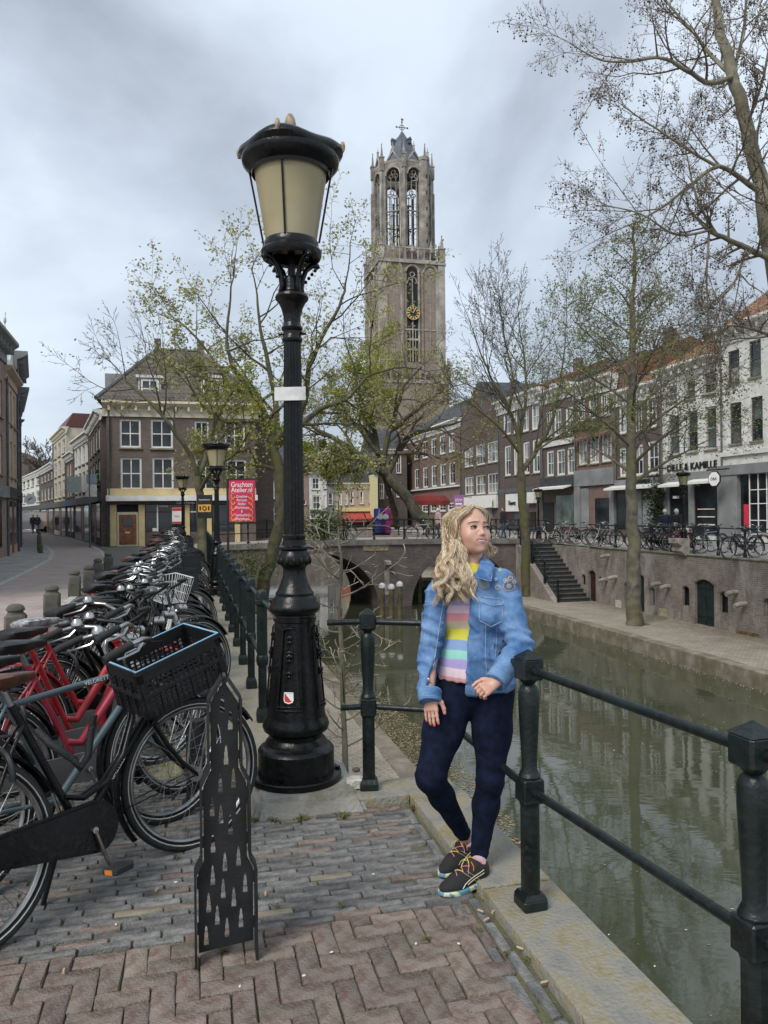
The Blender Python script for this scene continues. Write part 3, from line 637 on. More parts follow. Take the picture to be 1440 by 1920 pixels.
    m = MB(); m.lathe([(.118, 2.905), (.160, 2.90), (.168, 2.915), (.170, 2.94), (.160, 2.955), (.152, 2.96), (.153, 2.985), (.146, 3.0), (.135, 3.0), (.118, 2.96), (.118, 2.905)], 40, caps=False); m.obj('lantern_ring', BLACK, L_, smooth=35)
    g_ = MB(); g_.lathe([(.139, 2.985), (.205, 3.40)], 48, caps=False); g_.lathe([(.135, 2.99), (.2, 3.42)], 48, caps=False)
    g_.obj('glass', MILK, L_, smooth=60)
    MB().lathe([(.0, 2.97), (.125, 2.968), (.125, 2.975), (0, 2.977)], 32, caps=False).obj('glass_floor', MILK, L_)
    for k in range(4):
        a = -math.pi/2+k*math.pi/2; c_, s_ = math.cos(a), math.sin(a); e = .146 if k % 2 == 0 else .158; e2 = .211 if k % 2 == 0 else .236
        MB().tube([(e*c_, e*s_, 2.985), (e2*c_, e2*s_, 3.40)], .006, 6).obj('glazing_rod', BLACK, L_, smooth=60)
    # cap: brim ring, wavy crown with four lobes, finials
    m = MB(); m.lathe([(.20, 3.385), (.216, 3.365), (.220, 3.385), (.250, 3.405), (.268, 3.425), (.273, 3.45), (.268, 3.475), (.25, 3.48), (.2, 3.48)], 48, caps=False); m.obj('brim', BLACK, L_, smooth=35)
    vs = []; fs = []; n = 64; rings = [(.268, 0), (.283, .022), (.278, .048), (.25, .072), (.19, .088), (.12, .098), (.06, .114), (.022, .145)]
    for i, (r_, h) in enumerate(rings):
        for j in range(n):
            a = 2*math.pi*j/n; w_ = math.cos(4*a); k = (1 if i in (1, 2, 3) else .4 if i == 4 else 0)
            vs.append((r_*(1+.045*w_*k)*math.cos(a), r_*(1+.045*w_*k)*math.sin(a), 3.458+h*.95+.010*w_*k))
    for i in range(len(rings)-1):
        for j in range(n): fs.append((i*n+j, i*n+(j+1) % n, (i+1)*n+(j+1) % n, (i+1)*n+j))
    MB().add(vs, fs).obj('cap', BLACK, L_, smooth=50)
    MB().lathe([(z0_[0]*.9, z0_[1]-.092) for z0_ in ((.022, 3.665), (.03, 3.675), (.022, 3.685), (.030, 3.70), (.036, 3.725), (.036, 3.75), (.028, 3.785), (.014, 3.805), (0, 3.81))], 16).obj('finial', GILT, L_, smooth=60)
    for k in range(4):
        a = k*math.pi/2
        MB().lathe([(.008, -.028), (.013, -.01), (.0145, .008), (.010, .026), (0, .033)], 10, (.296*math.cos(a), .296*math.sin(a), 3.512)).obj('corner_finial', GILT, L_, smooth=60)
    return L_
lu, lv = 4.30, .555
lp = UV(lu, lv, .085); LRZ = -.11
big = street_lamp('tall black cast iron lamp with milky lantern standing on a concrete block', lp, LRZ)
WSGN = mat('blank_white_plate', (.62, .62, .60), .5, .08, 10, dirt=.3, dirtcol=(.4, .4, .38), dscale=8)
pl = thing('blank_plate', 'blank white plate strapped round the shaft of the tall lamp', 'plate', lp, LRZ)
MB().box(-.088, .088, -.068, -.062, 2.10, 2.175, 0, .002).obj('plate', WSGN, pl)
MB().lathe([(.0585, 2.115), (.0595, 2.12), (.0595, 2.15), (.0585, 2.155)], 24).obj('strap', STEEL, pl)
sh = thing('shield_emblem', 'small red and white shield emblem on the pedestal of the tall lamp', 'emblem', lp, LRZ)
SR = mat('shield_red', (.55, .035, .02), .35, .1); SW = mat('shield_white', (.75, .74, .72), .35, .05)
zc, rb = .485, .1605
def sp(x, z): return (x, -math.sqrt(max(1e-6, (rb-(z)*.098+.006)**2-x*x)), zc+z)
outl = [(-.024, .026), (.024, .026), (.025, -.012), (.020, -.024), (0, -.03), (-.020, -.024), (-.025, -.012)]
m = MB(); m.add([sp(-.024, .026), sp(-.025, -.012), sp(-.02, -.024), sp(0, -.03), sp(.02, -.024)], [(0, 1, 2, 3, 4)]); m.obj('red_half', SR, sh)
m = MB(); m.add([sp(-.024, .026), sp(.02, -.024), sp(.025, -.012), sp(.024, .026)], [(0, 1, 2, 3)]); m.obj('white_half', SW, sh)
m = MB(); m.tube([sp(x, z) for x, z in outl], .003, 6, closed=True); m.obj('rim', SW, sh)
# concrete block under the lamp
pb = thing('concrete_plinth', 'rough grey concrete block carrying the tall lamp', 'plinth', (lp.x, lp.y, 0), CANG)
m = MB(); bm = bmesh.new(); bmesh.ops.create_cube(bm, size=1)
for p in bm.verts:
    tpr = .80 if p.co.z > 0 else 1.0; p.co = Vector((p.co.x*.66*tpr+.03, p.co.y*.72*tpr-.02, -.1 if p.co.z < 0 else .084))
bmesh.ops.bevel(bm, geom=bm.edges[:], offset=.025, segments=2, affect='EDGES'); bmesh.ops.subdivide_edges(bm, edges=[e for e in bm.edges if e.calc_length() > .1], cuts=7, use_grid_fill=True)
for p in bm.verts:
    if p.co.z < .075: p.co += mnoise.noise_vector(p.co*5)*.022
m.addbm(bm); m.obj('block', CONC, pb, smooth=60)
for px, py, nm in ((408, 1116, 'black street lamp beside the crimson banner and the fence'), ):
    p = gp(px, py); dup(big, p, .3, nm)
def lamp_copy(px, ytop, d, nm, z0=0, s=.86, ybase=None):
    p = at(px, ytop, d); hgt = p.z-z0; o = dup(big, (p.x, p.y, z0), .4, nm); o.scale = (hgt/3.72*1.12, hgt/3.72*1.12, hgt/3.72); return o
for o in [o for o in bpy.data.objects if o.get('label') == 'black street lamp beside the crimson banner and the fence']:
    o.scale = (.90, .90, .835)
lamp_copy(342, 884, 30.5, 'slim street lamp before the yellow pub front')
lamp_copy(305, 908, 41.5, 'far street lamp beside the pub door')
lamp_copy(1009, 912, 38.5, 'street lamp at the head of the stairs on the far quay')
q = onv(1283, 1034, VWALL_R+.1); p = UV(q[0], VWALL_R+.1, 0); lamp_copy(1281, 878, p.y, 'street lamp on a corbel before the white shop')
# ================================================================== near railing
def postmesh(name):
    m = MB(); s2 = 1/math.sqrt(2)
    m.box(-.05, .05, -.05, .05, 0, .042, 0, .006); m.lathe([(.048, .042), (.038, .06)], 4, square=True)
    m.lathe([(.0365, .055), (.0365, .40)], 8, caps=False, square=False)
    m.lathe([(.0365, .39), (.041, .405)], 8, caps=False); m.box(-.043, .043, -.043, .043, .405, .50, 0, .006)
    m.lathe([(.040, .498), (.042, .507), (.036, .520), (.0295, .535), (.0305, .58), (.036, .68), (.0405, .78), (.040, .83), (.033, .85), (.022, .862), (.030, .868), (.036, .88)], 20)
    m.box(-.045, .045, -.045, .045, .878, .962, 0, .008); m.lathe([(.044, .960), (.0, .995)], 4, square=True)
    return m.mesh(name, GREENB, 30)
PM = postmesh('post')
ra = thing('railing', 'dark green iron railing the woman leans on, along the coping stones', 'railing')
PA = Vector((.925, 1.94, .035)); PB = gp(995, 1699, .035); PD = Vector((.285, 4.12, .03)); PZ = PA+(PA-PB)*1.0
for p in (PZ, PA, PB, PD): o = link('post', PM, ra, p, CANG+.05)
for a, b in ((PZ, PA), (PA, PB), (PB, PD)):
    for h, r_ in ((.918, .0165), (.452, .0165)): MB().tube([a+Vector((0, 0, h)), b+Vector((0, 0, h))], r_, 12).obj('rail', GREENB, ra, smooth=60)
rc = thing('railing', 'short stub of iron railing with open rail ends beside the sapling', 'railing')
PC = gp(692, 1478, .045)
link('post', PM, rc, PC, .05)
for h, xe in ((.918, 617), (.452, 641)):
    e = PC+Vector(((xe-692)/1442*PC.y, -.03, h)); m = MB(); m.tube([e, PC+Vector((0, 0, h)), Vector((PD.x-.045, PD.y+.02, PC.z+h))], .0165, 12); m.obj('rail', GREENB, rc, smooth=60)
# fence along the quay beyond the lamp
def postmesh2():
    m = MB(); m.box(-.047, .047, -.047, .047, 0, .07, 0, .01); m.lathe([(.045, .07), (.034, .10)], 4, square=True); m.lathe([(.033, .09), (.033, .44)], 8)
    m.lathe([(.04, .42), (.045, .44), (.045, .48), (.036, .50)], 12); m.lathe([(.041, .50), (.041, .86)], 8); m.lathe([(.036, .86), (.05, .875), (.05, .90), (.044, .905), (.044, .945), (.036, .97), (.0, .985)], 12)
    return m.mesh('post', GREENB, 30)
PM2 = postmesh2()
rl = thing('fence', 'long dark iron fence along the quay beside the parked bicycles', 'fence')
prev = None; k = 0
for u_ in np.arange(5.78, 33, 1.13):
    p = UV(u_, .50, .018); link('post', PM2, rl, p, CANG)
    if prev is not None:
        for h in (.90, .46): MB().tube([prev+Vector((0, 0, h)), p+Vector((0, 0, h))], .017, 8).obj('rail', GREENB, rl, smooth=60)
    else: MB().tube([p+Vector((0, 0, .90)), UV(4.5, .52, .93)], .017, 8).obj('rail', GREENB, rl, smooth=60)
    prev = p
# far quay railing on top of the wharf wall
rf = thing('railing', 'black railing on top of the far wharf wall before the shops', 'railing', (0, 0, 0))
prev = None
for u_ in np.arange(3.0, 31.2, 1.3):
    p = UV(u_, VWALL_R+.12, .012); link('post', FARPOST, rf, p)
    if prev is not None:
        for h in (.93, .5): MB().tube([prev+Vector((0, 0, h)), p+Vector((0, 0, h))], .02, 6).obj('rail', GREENB, rf, smooth=60)
    prev = p
# ================================================================== perforated bicycle-stand end panel
bs = thing('bicycle_stand_panel', 'black steel stand panel with tower shaped cut-outs', 'bicycle stand')
p0 = gp(371, 1806); p1 = gp(478, 1790); cc = (p0+p1)/2; bs.location = (cc.x, cc.y, 0); bs.rotation_euler = (0, 0, math.atan2(p1.y-p0.y, p1.x-p0.x))
S = .000602
def PX(x, y): return ((x-(236+(y-130)*.0135))*S, 1.083-y*S)
outer = [(-.104, .0), (-.104, .318), (-.083, .36), (-.083, .62), (-.056, .675), (-.056, .915), (-.006, .995), (.006, .995), (.056, .915), (.056, .675), (.083, .62), (.083, .36), (.104, .318), (.104, .0)]
fr = MB(); n = len(outer)
for i in range(n-1):
    a, b = Vector((outer[i][0], 0, outer[i][1])), Vector((outer[i+1][0], 0, outer[i+1][1])); d = (b-a).normalized(); nrm = Vector((d.z, 0, -d.x))*.004
    fr.add([a-nrm+Vector((0, -.035, 0)), a+nrm+Vector((0, -.035, 0)), a+nrm+Vector((0, .035, 0)), a-nrm+Vector((0, .035, 0)), b-nrm+Vector((0, -.035, 0)), b+nrm+Vector((0, -.035, 0)), b+nrm+Vector((0, .035, 0)), b-nrm+Vector((0, .035, 0))],
           [(0, 1, 5, 4), (1, 2, 6, 5), (2, 3, 7, 6), (3, 0, 4, 7)])
fr.obj('edge_strip', BLACKM, bs)
pl_ = [(-.094, .035), (-.094, .31), (-.074, .352), (-.074, .612), (-.047, .668), (-.047, .90), (0, .975), (.047, .90), (.047, .668), (.074, .612), (.074, .352), (.094, .31), (.094, .055)]
bm = bmesh.new()
def loop(pts):
    vs = [bm.verts.new((x, 0, z)) for x, z in pts]
    for i in range(len(vs)): bm.edges.new((vs[i], vs[(i+1) % len(vs)]))
loop(pl_)
for x, y0, y1 in ((227, 245, 360), (207, 420, 540), (273, 350, 465), (250, 550, 668), (218, 712, 830), (293, 690, 806), (172, 848, 960), (222, 892, 1007), (320, 850, 962), (277, 960, 1078), (178, 1060, 1172), (246, 1172, 1288), (324, 1150, 1266), (177, 1240, 1360), (237, 1325, 1445), (363, 1308, 1425), (155, 1398, 1516), (298, 1382, 1500), (204, 1475, 1593), (340, 1510, 1628), (142, 1585, 1704), (260, 1555, 1672)):
    cx, zt = PX(x, y0); zb = PX(x, y1)[1]; h = zt-zb
    loop([(cx-.0080, zb), (cx+.0080, zb), (cx+.0080, zb+h*.30), (cx+.0062, zb+h*.34), (cx+.0062, zb+h*.62), (cx+.0045, zb+h*.66), (cx+.0038, zb+h*.86), (cx, zt), (cx-.0038, zb+h*.86), (cx-.0045, zb+h*.66), (cx-.0062, zb+h*.62), (cx-.0062, zb+h*.34), (cx-.0080, zb+h*.30)])
bmesh.ops.triangle_fill(bm, use_beauty=True, edges=bm.edges[:])
g_ = bmesh.ops.solidify(bm, geom=bm.faces[:], thickness=.006); MB().addbm(bm).obj('perforated_plate', BLACKM, bs)
for x in (-.099, .099):
    for z in (.10, .26): MB().box(min(x, x*.93), max(x, x*.93), -.004, .004, z, z+.04).obj('lug', BLACKM, bs)
for x in (-.079, .079):
    for z in (.40, .56): MB().box(min(x, x*.91), max(x, x*.91), -.004, .004, z, z+.04).obj('lug', BLACKM, bs)
for x in (-.0515, .0515):
    for z in (.70, .84): MB().box(min(x, x*.88), max(x, x*.88), -.004, .004, z, z+.03).obj('lug', BLACKM, bs)
# short round posts of the bicycle rack
for k, u_ in enumerate((4.12, 5.6, 7.1, 8.6, 10.1)):
    p = gp(368, 1503) if k == 0 else UV(u_+.2, -.02+.0*k)
    rp = thing('rack_post', ('short black rack post behind the crated bicycle wheel', 'second short black rack post in the bicycle row', 'third short black rack post in the bicycle row', 'fourth short black rack post in the bicycle row', 'last short black rack post in the bicycle row')[k], 'post', p, 0, 'rack posts')
    MB().lathe([(.052, 0), (.052, .43), (.048, .445), (0, .447)], 20).obj('tube', BLACKM, rp, smooth=40); MB().lathe([(.075, 0), (.075, .012)], 20).obj('foot_plate', BLACKM, rp, smooth=40)
# stone bollards
BOL = mat('bollard_stone', (.105, .10, .085), .88, .25, 6, .5, 35, dirt=.5, dirtcol=(.08, .075, .05))
bmsh = MB(); bmsh.box(-.115, .115, -.115, .115, -.1, .40, 0, .03); bmsh.lathe([(.095, .40), (.085, .425), (.105, .44), (.105, .46), (.08, .50), (.04, .515), (0, .518)], 14)
BME = bmsh.mesh('stone_bollard', BOL, 40)
for i, (px, py, rel) in enumerate(((30, 1213, 'first'), (98, 1160, 'second'), (140, 1118, 'third'), (167, 1105, 'fourth'), (184, 1086, 'fifth'), (203, 1070, 'sixth'))):
    p = gp(px, py); link('stone_bollard', BME, None, p, CANG+random.uniform(-.1, .1), rel+' grey stone bollard of the row between road and bicycles', 'bollard', 'stone bollards')
for i, (px, py) in enumerate(((76, 1037), (74, 1033))):
    p = gp(px, py); o = link('stone_bollard', BME, None, p, .2, ('low' if i == 0 else 'taller')+' bollard on the far kerb of the road bend', 'bollard', 'stone bollards'); o.scale = (.8, .8, .9+.9*i)
# ================================================================== signs by the quay
CRIM = mat('crimson_banner', (.56, .022, .085), .5, .08, 5); GOLD = mat('gold_print', (.75, .36, .06), .5, .1); PRW = mat('white_print', (.82, .80, .78), .5, .03)
sg = thing('banner_sign', 'crimson banner with white and gold lettering on a black frame', 'sign')
d = 16.0; c_ = at(454, 940, d); sg.location = (c_.x, c_.y, c_.z); k_ = d/FPX; sg.rotation_euler = (0, 0, -.15)
MB().box(-25*k_, 25*k_, -.012, .012, -38*k_, 40*k_).obj('banner', CRIM, sg)
fr = MB(); fr.box(-28*k_, 30*k_, -.02, .02, 40*k_, 43*k_); fr.box(-28*k_, 30*k_, -.02, .02, -41*k_, -38.5*k_); fr.box(-30*k_, -27*k_, -.02, .02, -41*k_, 43*k_); fr.obj('frame', BLACKM, sg)
MB().box(-30*k_, -26.5*k_, -.021, .021, -c_.z, 43*k_).obj('pole', BLACKM, sg)
text(sg, 'Grachten', 13*k_, PRW, (0, -.016, 31*k_), sx=.86); text(sg, 'Atelier.nl', 13*k_, PRW, (0, -.016, 21*k_), sx=.86)
for i, wd in enumerate(('Creatieve', 'Portraits', 'Atelier', 'Workshops', '&', 'Teambuilding', 'Workshops')): text(sg, wd, 7*k_, PRW, (0, -.016, (9-7*i)*k_), sx=.8)
orn = MB()
for s in (-1, 1):
    for j in range(5):
        z = (10-10.5*j)*k_; orn.tube([(s*(17+4*math.cos(t))*k_, -.015, z+5*math.sin(t)*k_) for t in np.linspace(-2, 2, 8)], .8*k_, 5)
        orn.ball((s*14*k_, -.015, z-3*k_), 1.8*k_, 6, 4)
orn.tube([(x*k_, -.015, (-35+2*math.sin(x*.6))*k_) for x in range(-19, 20, 2)], .7*k_, 5); orn.obj('gold_ornament', GOLD, sg)
bo = thing('hanging_board', 'black board with an orange panel on the mossy tree trunk', 'sign'); d = 21.5; c_ = at(384, 950, d); k_ = d/FPX; bo.location = c_
MB().box(-14*k_, 14*k_, -.03, .03, -22*k_, 22*k_).obj('board', BLACKM, bo); MB().box(-12*k_, 12*k_, -.038, -.031, -10*k_, 4*k_).obj('orange_panel', mat('orange_print', (.72, .36, .05), .5, .08), bo)
text(bo, 'Amsterdammer', 4.2*k_, PRW, (0, -.036, 13*k_), sx=.8); m = MB(); m.tube([(3.6*math.cos(t)*k_, -.04, (3.6*math.sin(t)-3)*k_) for t in np.linspace(0, 2*math.pi, 13)[:-1]], 1.0*k_, 5, closed=True); m.obj('emblem', BLACKM, bo)
for s in (-1, 1): MB().box((s*8-1.5)*k_, (s*8+1.5)*k_, -.041, -.037, -7*k_, 1*k_).obj('print_mark', BLACKM, bo)
rs = thing('notice_board', 'white board with red bands in front of the pub window', 'sign'); d = 36; c_ = at(332, 967, d); k_ = d/FPX; rs.location = c_
MB().box(-9*k_, 9*k_, -.03, .03, -15*k_, 15*k_).obj('board', WHITEP, rs); RDP = mat('red_print', (.5, .03, .03), .5, .05)
for z0, z1 in ((9, 14.5), (-14.5, -11)): MB().box(-8.6*k_, 8.6*k_, -.036, -.031, z0*k_, z1*k_).obj('red_band', RDP, rs)
m = MB(); m.tube([(x*k_, -.034, (2*math.sin(x*1.1)-1)*k_) for x in np.linspace(-5, 5, 12)], .5*k_, 5); m.obj('drawing', RDP, rs); MB().box(-1*k_, 1*k_, .0, .03, -c_.z, -15*k_).obj('post', BLACKM, rs)
# ================================================================== bicycles (local: x forward, z up, origin under the rear axle)
WR = .345; WB = 1.07
AX0 = Vector((1.01, 0, .345)); AXD = Vector((-.40, 0, .917)).normalized()
SPK = mat('spoke_steel', (.34, .34, .33), .4, .2, metal=1); RIMM = mat('alloy_rim', (.36, .36, .35), .38, .2, metal=1)
TYREM = mat('tyre_rubber', (.017, .017, .016), .72, .3, 30, .3, 160); REFL = mat('reflex_band', (.45, .45, .42), .5, .1)
BK = {}
def part_meshes():
    m = MB(); m.tube([(WR*.965*math.cos(a), 0, WR*.965*math.sin(a)) for a in np.linspace(0, 2*math.pi, 49)[:-1]], .0195, 8, closed=True); BK['wheel'] = m.mesh('wheel', TYREM, 60)
    m = MB()
    for s in (-1, 1): m.tube([(.322*math.cos(a), s*.0165, .322*math.sin(a)) for a in np.linspace(0, 2*math.pi, 49)[:-1]], .0028, 4, closed=True)
    BK['reflex_band'] = m.mesh('reflex_band', REFL)
    m = MB(); m.tube([(.305*math.cos(a), 0, .305*math.sin(a)) for a in np.linspace(0, 2*math.pi, 49)[:-1]], .013, 6, closed=True); BK['rim'] = m.mesh('rim', RIMM, 60)
    m = MB()
    for i in range(32):
        a = 2*math.pi*i/32; s = 1 if i % 2 else -1; b = a+(.75 if (i//2) % 2 else -.75)
        m.tube([(.03*math.cos(b), s*.03, .03*math.sin(b)), (.3*math.cos(a), 0, .3*math.sin(a))], .0013, 3, caps=False)
    BK['spokes'] = m.mesh('spokes', SPK)
    m = MB(); m.tube([(0, -.05, 0), (0, -.035, 0), (0, -.034, 0), (0, .034, 0), (0, .035, 0), (0, .05, 0)], [.012, .012, .034, .034, .012, .012], 12); BK['hub'] = m.mesh('hub', STEEL, 40)
    def guard(a0, a1, n=22, r=.378, wd=.028):
        vs = []; fs = []; pr = [(-wd, -.012), (-wd*.6, .003), (0, .008), (wd*.6, .003), (wd, -.012)]
        for i in range(n+1):
            a = a0+(a1-a0)*i/n
            for y, e in pr: vs.append(((r+e)*math.cos(a), y, (r+e)*math.sin(a)))
        for i in range(n):
            for j in range(4): fs.append((i*5+j, i*5+j+1, (i+1)*5+j+1, (i+1)*5+j))
        return MB().add(vs, fs)
    g1 = guard(R(20), R(200)); g1.tube([(-.05*0, .03, 0), (.378*math.cos(R(165)), .028, .378*math.sin(R(165)))], .0028, 4); g1.tube([(0, -.03, 0), (.378*math.cos(R(165)), -.028, .378*math.sin(R(165)))], .0028, 4); BK['rear_mudguard'] = g1.mesh('rear_mudguard', BLACK, 40)
    g2 = guard(R(28), R(215)); g2.tube([(0, .04, 0), (.378*math.cos(R(190)), .028, .378*math.sin(R(190)))], .0028, 4); g2.tube([(0, -.04, 0), (.378*math.cos(R(190)), -.028, .378*math.sin(R(190)))], .0028, 4); BK['front_mudguard'] = g2.mesh('front_mudguard', BLACK, 40)
    def stays(m):
        for s in (-1, 1):
            m.tube([(0, s*.058, .345), (.30, s*.05, .31), (.44, s*.025, .29)], .010, 8); m.tube([(0, s*.058, .345), (.20, s*.035, .68), (.265, s*.018, .76)], .008, 8)
        m.tube([(.46, 0, .29), (.235, 0, .84)], .016, 12); m.tube([(.875, 0, .655), (.805, 0, .815)], .021, 14); m.tube([(.46, -.045, .29), (.46, .045, .29)], .024, 14)
        for z, x in ((.655, .875), (.815, .805)): m.tube([(x+.003, 0, z-.008), (x-.003, 0, z+.008)], .025, 14)
        return m
    m = stays(MB()); m.tube([(.865, 0, .67), (.46, 0, .29)], .0165, 12)
    for s in (-1, 1): m.tube([(.815, s*.012, .79), (.775, s*.014, .67), (.70, s*.016, .53), (.60, s*.018, .44), (.48, s*.018, .41), (.40, s*.014, .44)], .011, 10)
    BK['frame_oma'] = m.mesh('frame', BLACK, 60)
    m = stays(MB()); m.tube([(.868, 0, .665), (.46, 0, .29)], .018, 12); m.tube([(.815, 0, .785), (.275, 0, .745)], .015, 12); BK['frame_opa'] = m.mesh('frame', BLACK, 60)
    m = stays(MB()); m.tube([(.868, 0, .66), (.66, 0, .44), (.52, 0, .315), (.46, 0, .30)], .024, 12); m.tube([(.825, 0, .765), (.60, 0, .53), (.48, 0, .41), (.40, 0, .43)], .021, 12); BK['frame_step'] = m.mesh('frame', BLACK, 60)
    m = MB()
    for s in (-1, 1): m.tube([(.878, s*.045, .625), (.93, s*.05, .52), (.99, s*.05, .43), (WB, s*.05, .345)], [.012, .012, .010, .008], 8)
    m.tube([(.878, -.05, .628), (.878, .05, .628)], .015, 8); m.tube([(.875, 0, .62), (.868, 0, .66)], .02, 10); BK['fork'] = m.mesh('fork', BLACK, 60)
    m = MB(); m.tube([(.805, 0, .81), (.775, 0, .92), (.785, 0, .955), (.83, 0, .965)], .0125, 10)
    m.tube([(.83, 0, .965)]+[], .01, 3) if False else None
    bar = [(.585, .29, .985), (.66, .285, 1.015), (.76, .25, 1.035), (.835, .16, 1.02), (.85, .07, .985), (.835, 0, .967)]
    m.tube(bar+[(x, -y, z) for x, y, z in bar[::-1][1:]], .0112, 10); BK['handlebar'] = m.mesh('handlebar', CHROME, 60)
    m = MB(); bar2 = [(.62, .31, 1.02), (.70, .30, 1.03), (.79, .22, 1.03), (.82, .10, 1.0), (.82, 0, .975)]
    m.tube([(.805, 0, .81), (.78, 0, .94), (.82, 0, .975)], .0125, 10); m.tube(bar2+[(x, -y, z) for x, y, z in bar2[::-1][1:]], .0112, 10); BK['handlebar_flat'] = m.mesh('handlebar', BLACKM, 60)
    for s, nm in ((1, 'grip_l'), (-1, 'grip_r')):
        m = MB(); m.tube([(.575, s*.291, .98), (.60, s*.29, .992), (.70, s*.277, 1.025)], [.0165, .0175, .0165], 10); BK[nm] = m.mesh('grip', RUBBER, 50)
        m = MB(); m.tube([(.76, s*.245, 1.02), (.73, s*.262, .99), (.66, s*.285, .975), (.63, s*.288, .972)], [.008, .007, .006, .005], 6); BK['lever'+nm[-2:]] = m.mesh('brake_lever', CHROME, 50)
    m = MB(); m.tube([(.88, 0, .80), (.87, 0, .81), (.95, 0, .80)], [.012, .030, .034], 14); m.ball((.945, 0, .80), .031, 12, 6, (.35, 1, 1)); BK['headlight'] = m.mesh('headlight', CHROME, 50)
    m = MB(); m.tube([(.245, 0, .81), (.205, 0, .915)], .0125, 10); BK['seat_post'] = m.mesh('seat_post', STEEL, 50)
    m = MB(); vs = []; fs = []; n = 12; k = 10
    prof = [(-.13, .075, .005, .030), (-.11, .100, .02, .045), (-.06, .112, .026, .050), (-.01, .098, .022, .048), (.03, .064, .016, .042), (.07, .040, .013, .036), (.11, .028, .010, .032), (.135, .018, .004, .026)]
    for x, hw, h, dp in prof:
        for j in range(n):
            a = 2*math.pi*j/n; vs.append((.205+x, hw*math.cos(a), .95+(h*math.sin(a) if math.sin(a) > 0 else dp*math.sin(a))))
    for i in range(len(prof)-1):
        for j in range(n): fs.append((i*n+j, i*n+(j+1) % n, (i+1)*n+(j+1) % n, (i+1)*n+j))
    fs.append(tuple(range(n-1, -1, -1))); fs.append(tuple((len(prof)-1)*n+j for j in range(n))); m.add(vs, fs); BK['saddle'] = m.mesh('saddle', RUBBER, 60)
    m = MB()
    for s in (-1, 1):
        m.tube([(.14+.02*math.cos(t), s*.06+.018*math.sin(t), .92-.004*t) for t in np.linspace(0, 18, 24)], .003, 4); m.tube([(.12, s*.06, .925), (.2, s*.025, .90), (.30, s*.014, .925)], .0035, 5)
    BK['saddle_spring'] = m.mesh('saddle_springs', CHROME, 60)
    m = MB(); P = []
    for t in np.linspace(R(90), R(270), 9): P.append((.0+.058*math.cos(t), .345+.052*math.sin(t)))
    for t in np.linspace(R(-80), R(80), 10): P.append((.475+.115*math.cos(t), .295+.105*math.sin(t)))
    m.prism(P, -.088, -.045, 'y'); bm = bmesh.new(); me_ = m.mesh('tmp', BLACK); bm.from_mesh(me_); bmesh.ops.bevel(bm, geom=[e for e in bm.edges if e.calc_face_angle(0) > 1], offset=.012, segments=2, affect='EDGES'); m = MB().addbm(bm); BK['chain_case'] = m.mesh('chain_case', BLACK, 40)
    m = MB(); P2 = [(.0, .39), (.46, .37), (.53, .36), (.56, .30), (.52, .235), (.46, .225), (.0, .30), (-.03, .345)]; m.prism(P2, -.075, -.05, 'y'); BK['chain_guard'] = m.mesh('chain_guard', mat('grey_plastic', (.13, .13, .125), .55, .2), 40)
    m = MB(); m.tube([(.46, -.05, .29), (.46, -.105, .29)], .013, 10); m.tube([(.46, -.10, .29), (.50, -.108, .13)], [.012, .009], 8, flat=.6); m.tube([(.46, .05, .29), (.46, .09, .29)], .013, 10); m.tube([(.46, .09, .29), (.42, .098, .45)], [.012, .009], 8, flat=.6); BK['crank'] = m.mesh('crank', CHROME, 50)
    for (x, y, z, s) in ((.50, -.115, .13, -1), (.42, .105, .45, 1)):
        m = MB(); m.box(x-.045, x+.045, min(y, y+s*.085), max(y, y+s*.085), z-.013, z+.013, 0, .005)
        for e in (-1, 1): m.box(x+e*.0455-.002, x+e*.0455+.002, min(y+s*.02, y+s*.065), max(y+s*.02, y+s*.065), z-.009, z+.009, 1)
        BK['pedal_r' if s < 0 else 'pedal_l'] = m.mesh('pedal', [RUBBER, mat('amber_reflector', (.6, .2, .02), .25, .1)])
    m = MB()
    for s in (-1, 1):
        m.tube([(.18, s*.06, .735), (-.20, s*.06, .735), (-.22, s*.04, .735)], .006, 6); m.tube([(0, s*.062, .35), (-.10, s*.06, .735)], .005, 6); m.tube([(0, s*.062, .35), (.06, s*.06, .735)], .005, 6)
    for x in (-.2, -.1, .0, .1, .18): m.tube([(x, -.06, .735), (x, .06, .735)], .005, 6)
    m.tube([(-.22, -.04, .735), (-.22, .04, .735)], .006, 6); BK['rear_rack'] = m.mesh('rear_rack', BLACKM, 60)
    m = MB(); m.box(-.245, -.222, -.04, .04, .655, .70, 0, .006); BK['rear_light'] = m.mesh('rear_light', mat('red_reflector', (.35, .01, .01), .2, .1), 40)
    m = MB(); m.tube([(.40, .05, .27), (.36, .16, .02), (.40, .175, .008)], [.011, .010, .011], 8); BK['kickstand'] = m.mesh('kickstand', BLACKM, 50)
    m = MB(); m.tube([(.165+.0*t, .075*math.cos(t), .60+.085*math.sin(t)) for t in np.linspace(-.4, 3.5, 14)], .012, 6); BK['ring_lock'] = m.mesh('ring_lock', BLACKM, 50)
    m = MB(); m.tube([(.79, .10, 1.0), (.90, .09, .99), (.93, .03, .85), (.88, .03, .66)], .0035, 5); m.tube([(.76, -.22, 1.02), (.90, -.13, 1.0), (.93, -.03, .86), (.84, -.02, .70)], .0035, 5); BK['cable'] = m.mesh('brake_cables', RUBBER, 60)
    m = MB(); m.lathe([(.0, .055), (.02, .052), (.03, .035), (.031, .02), (.02, .012)], 14, (.755, .225, 1.02)); BK['bell'] = m.mesh('bell', CHROME, 50)
part_meshes()
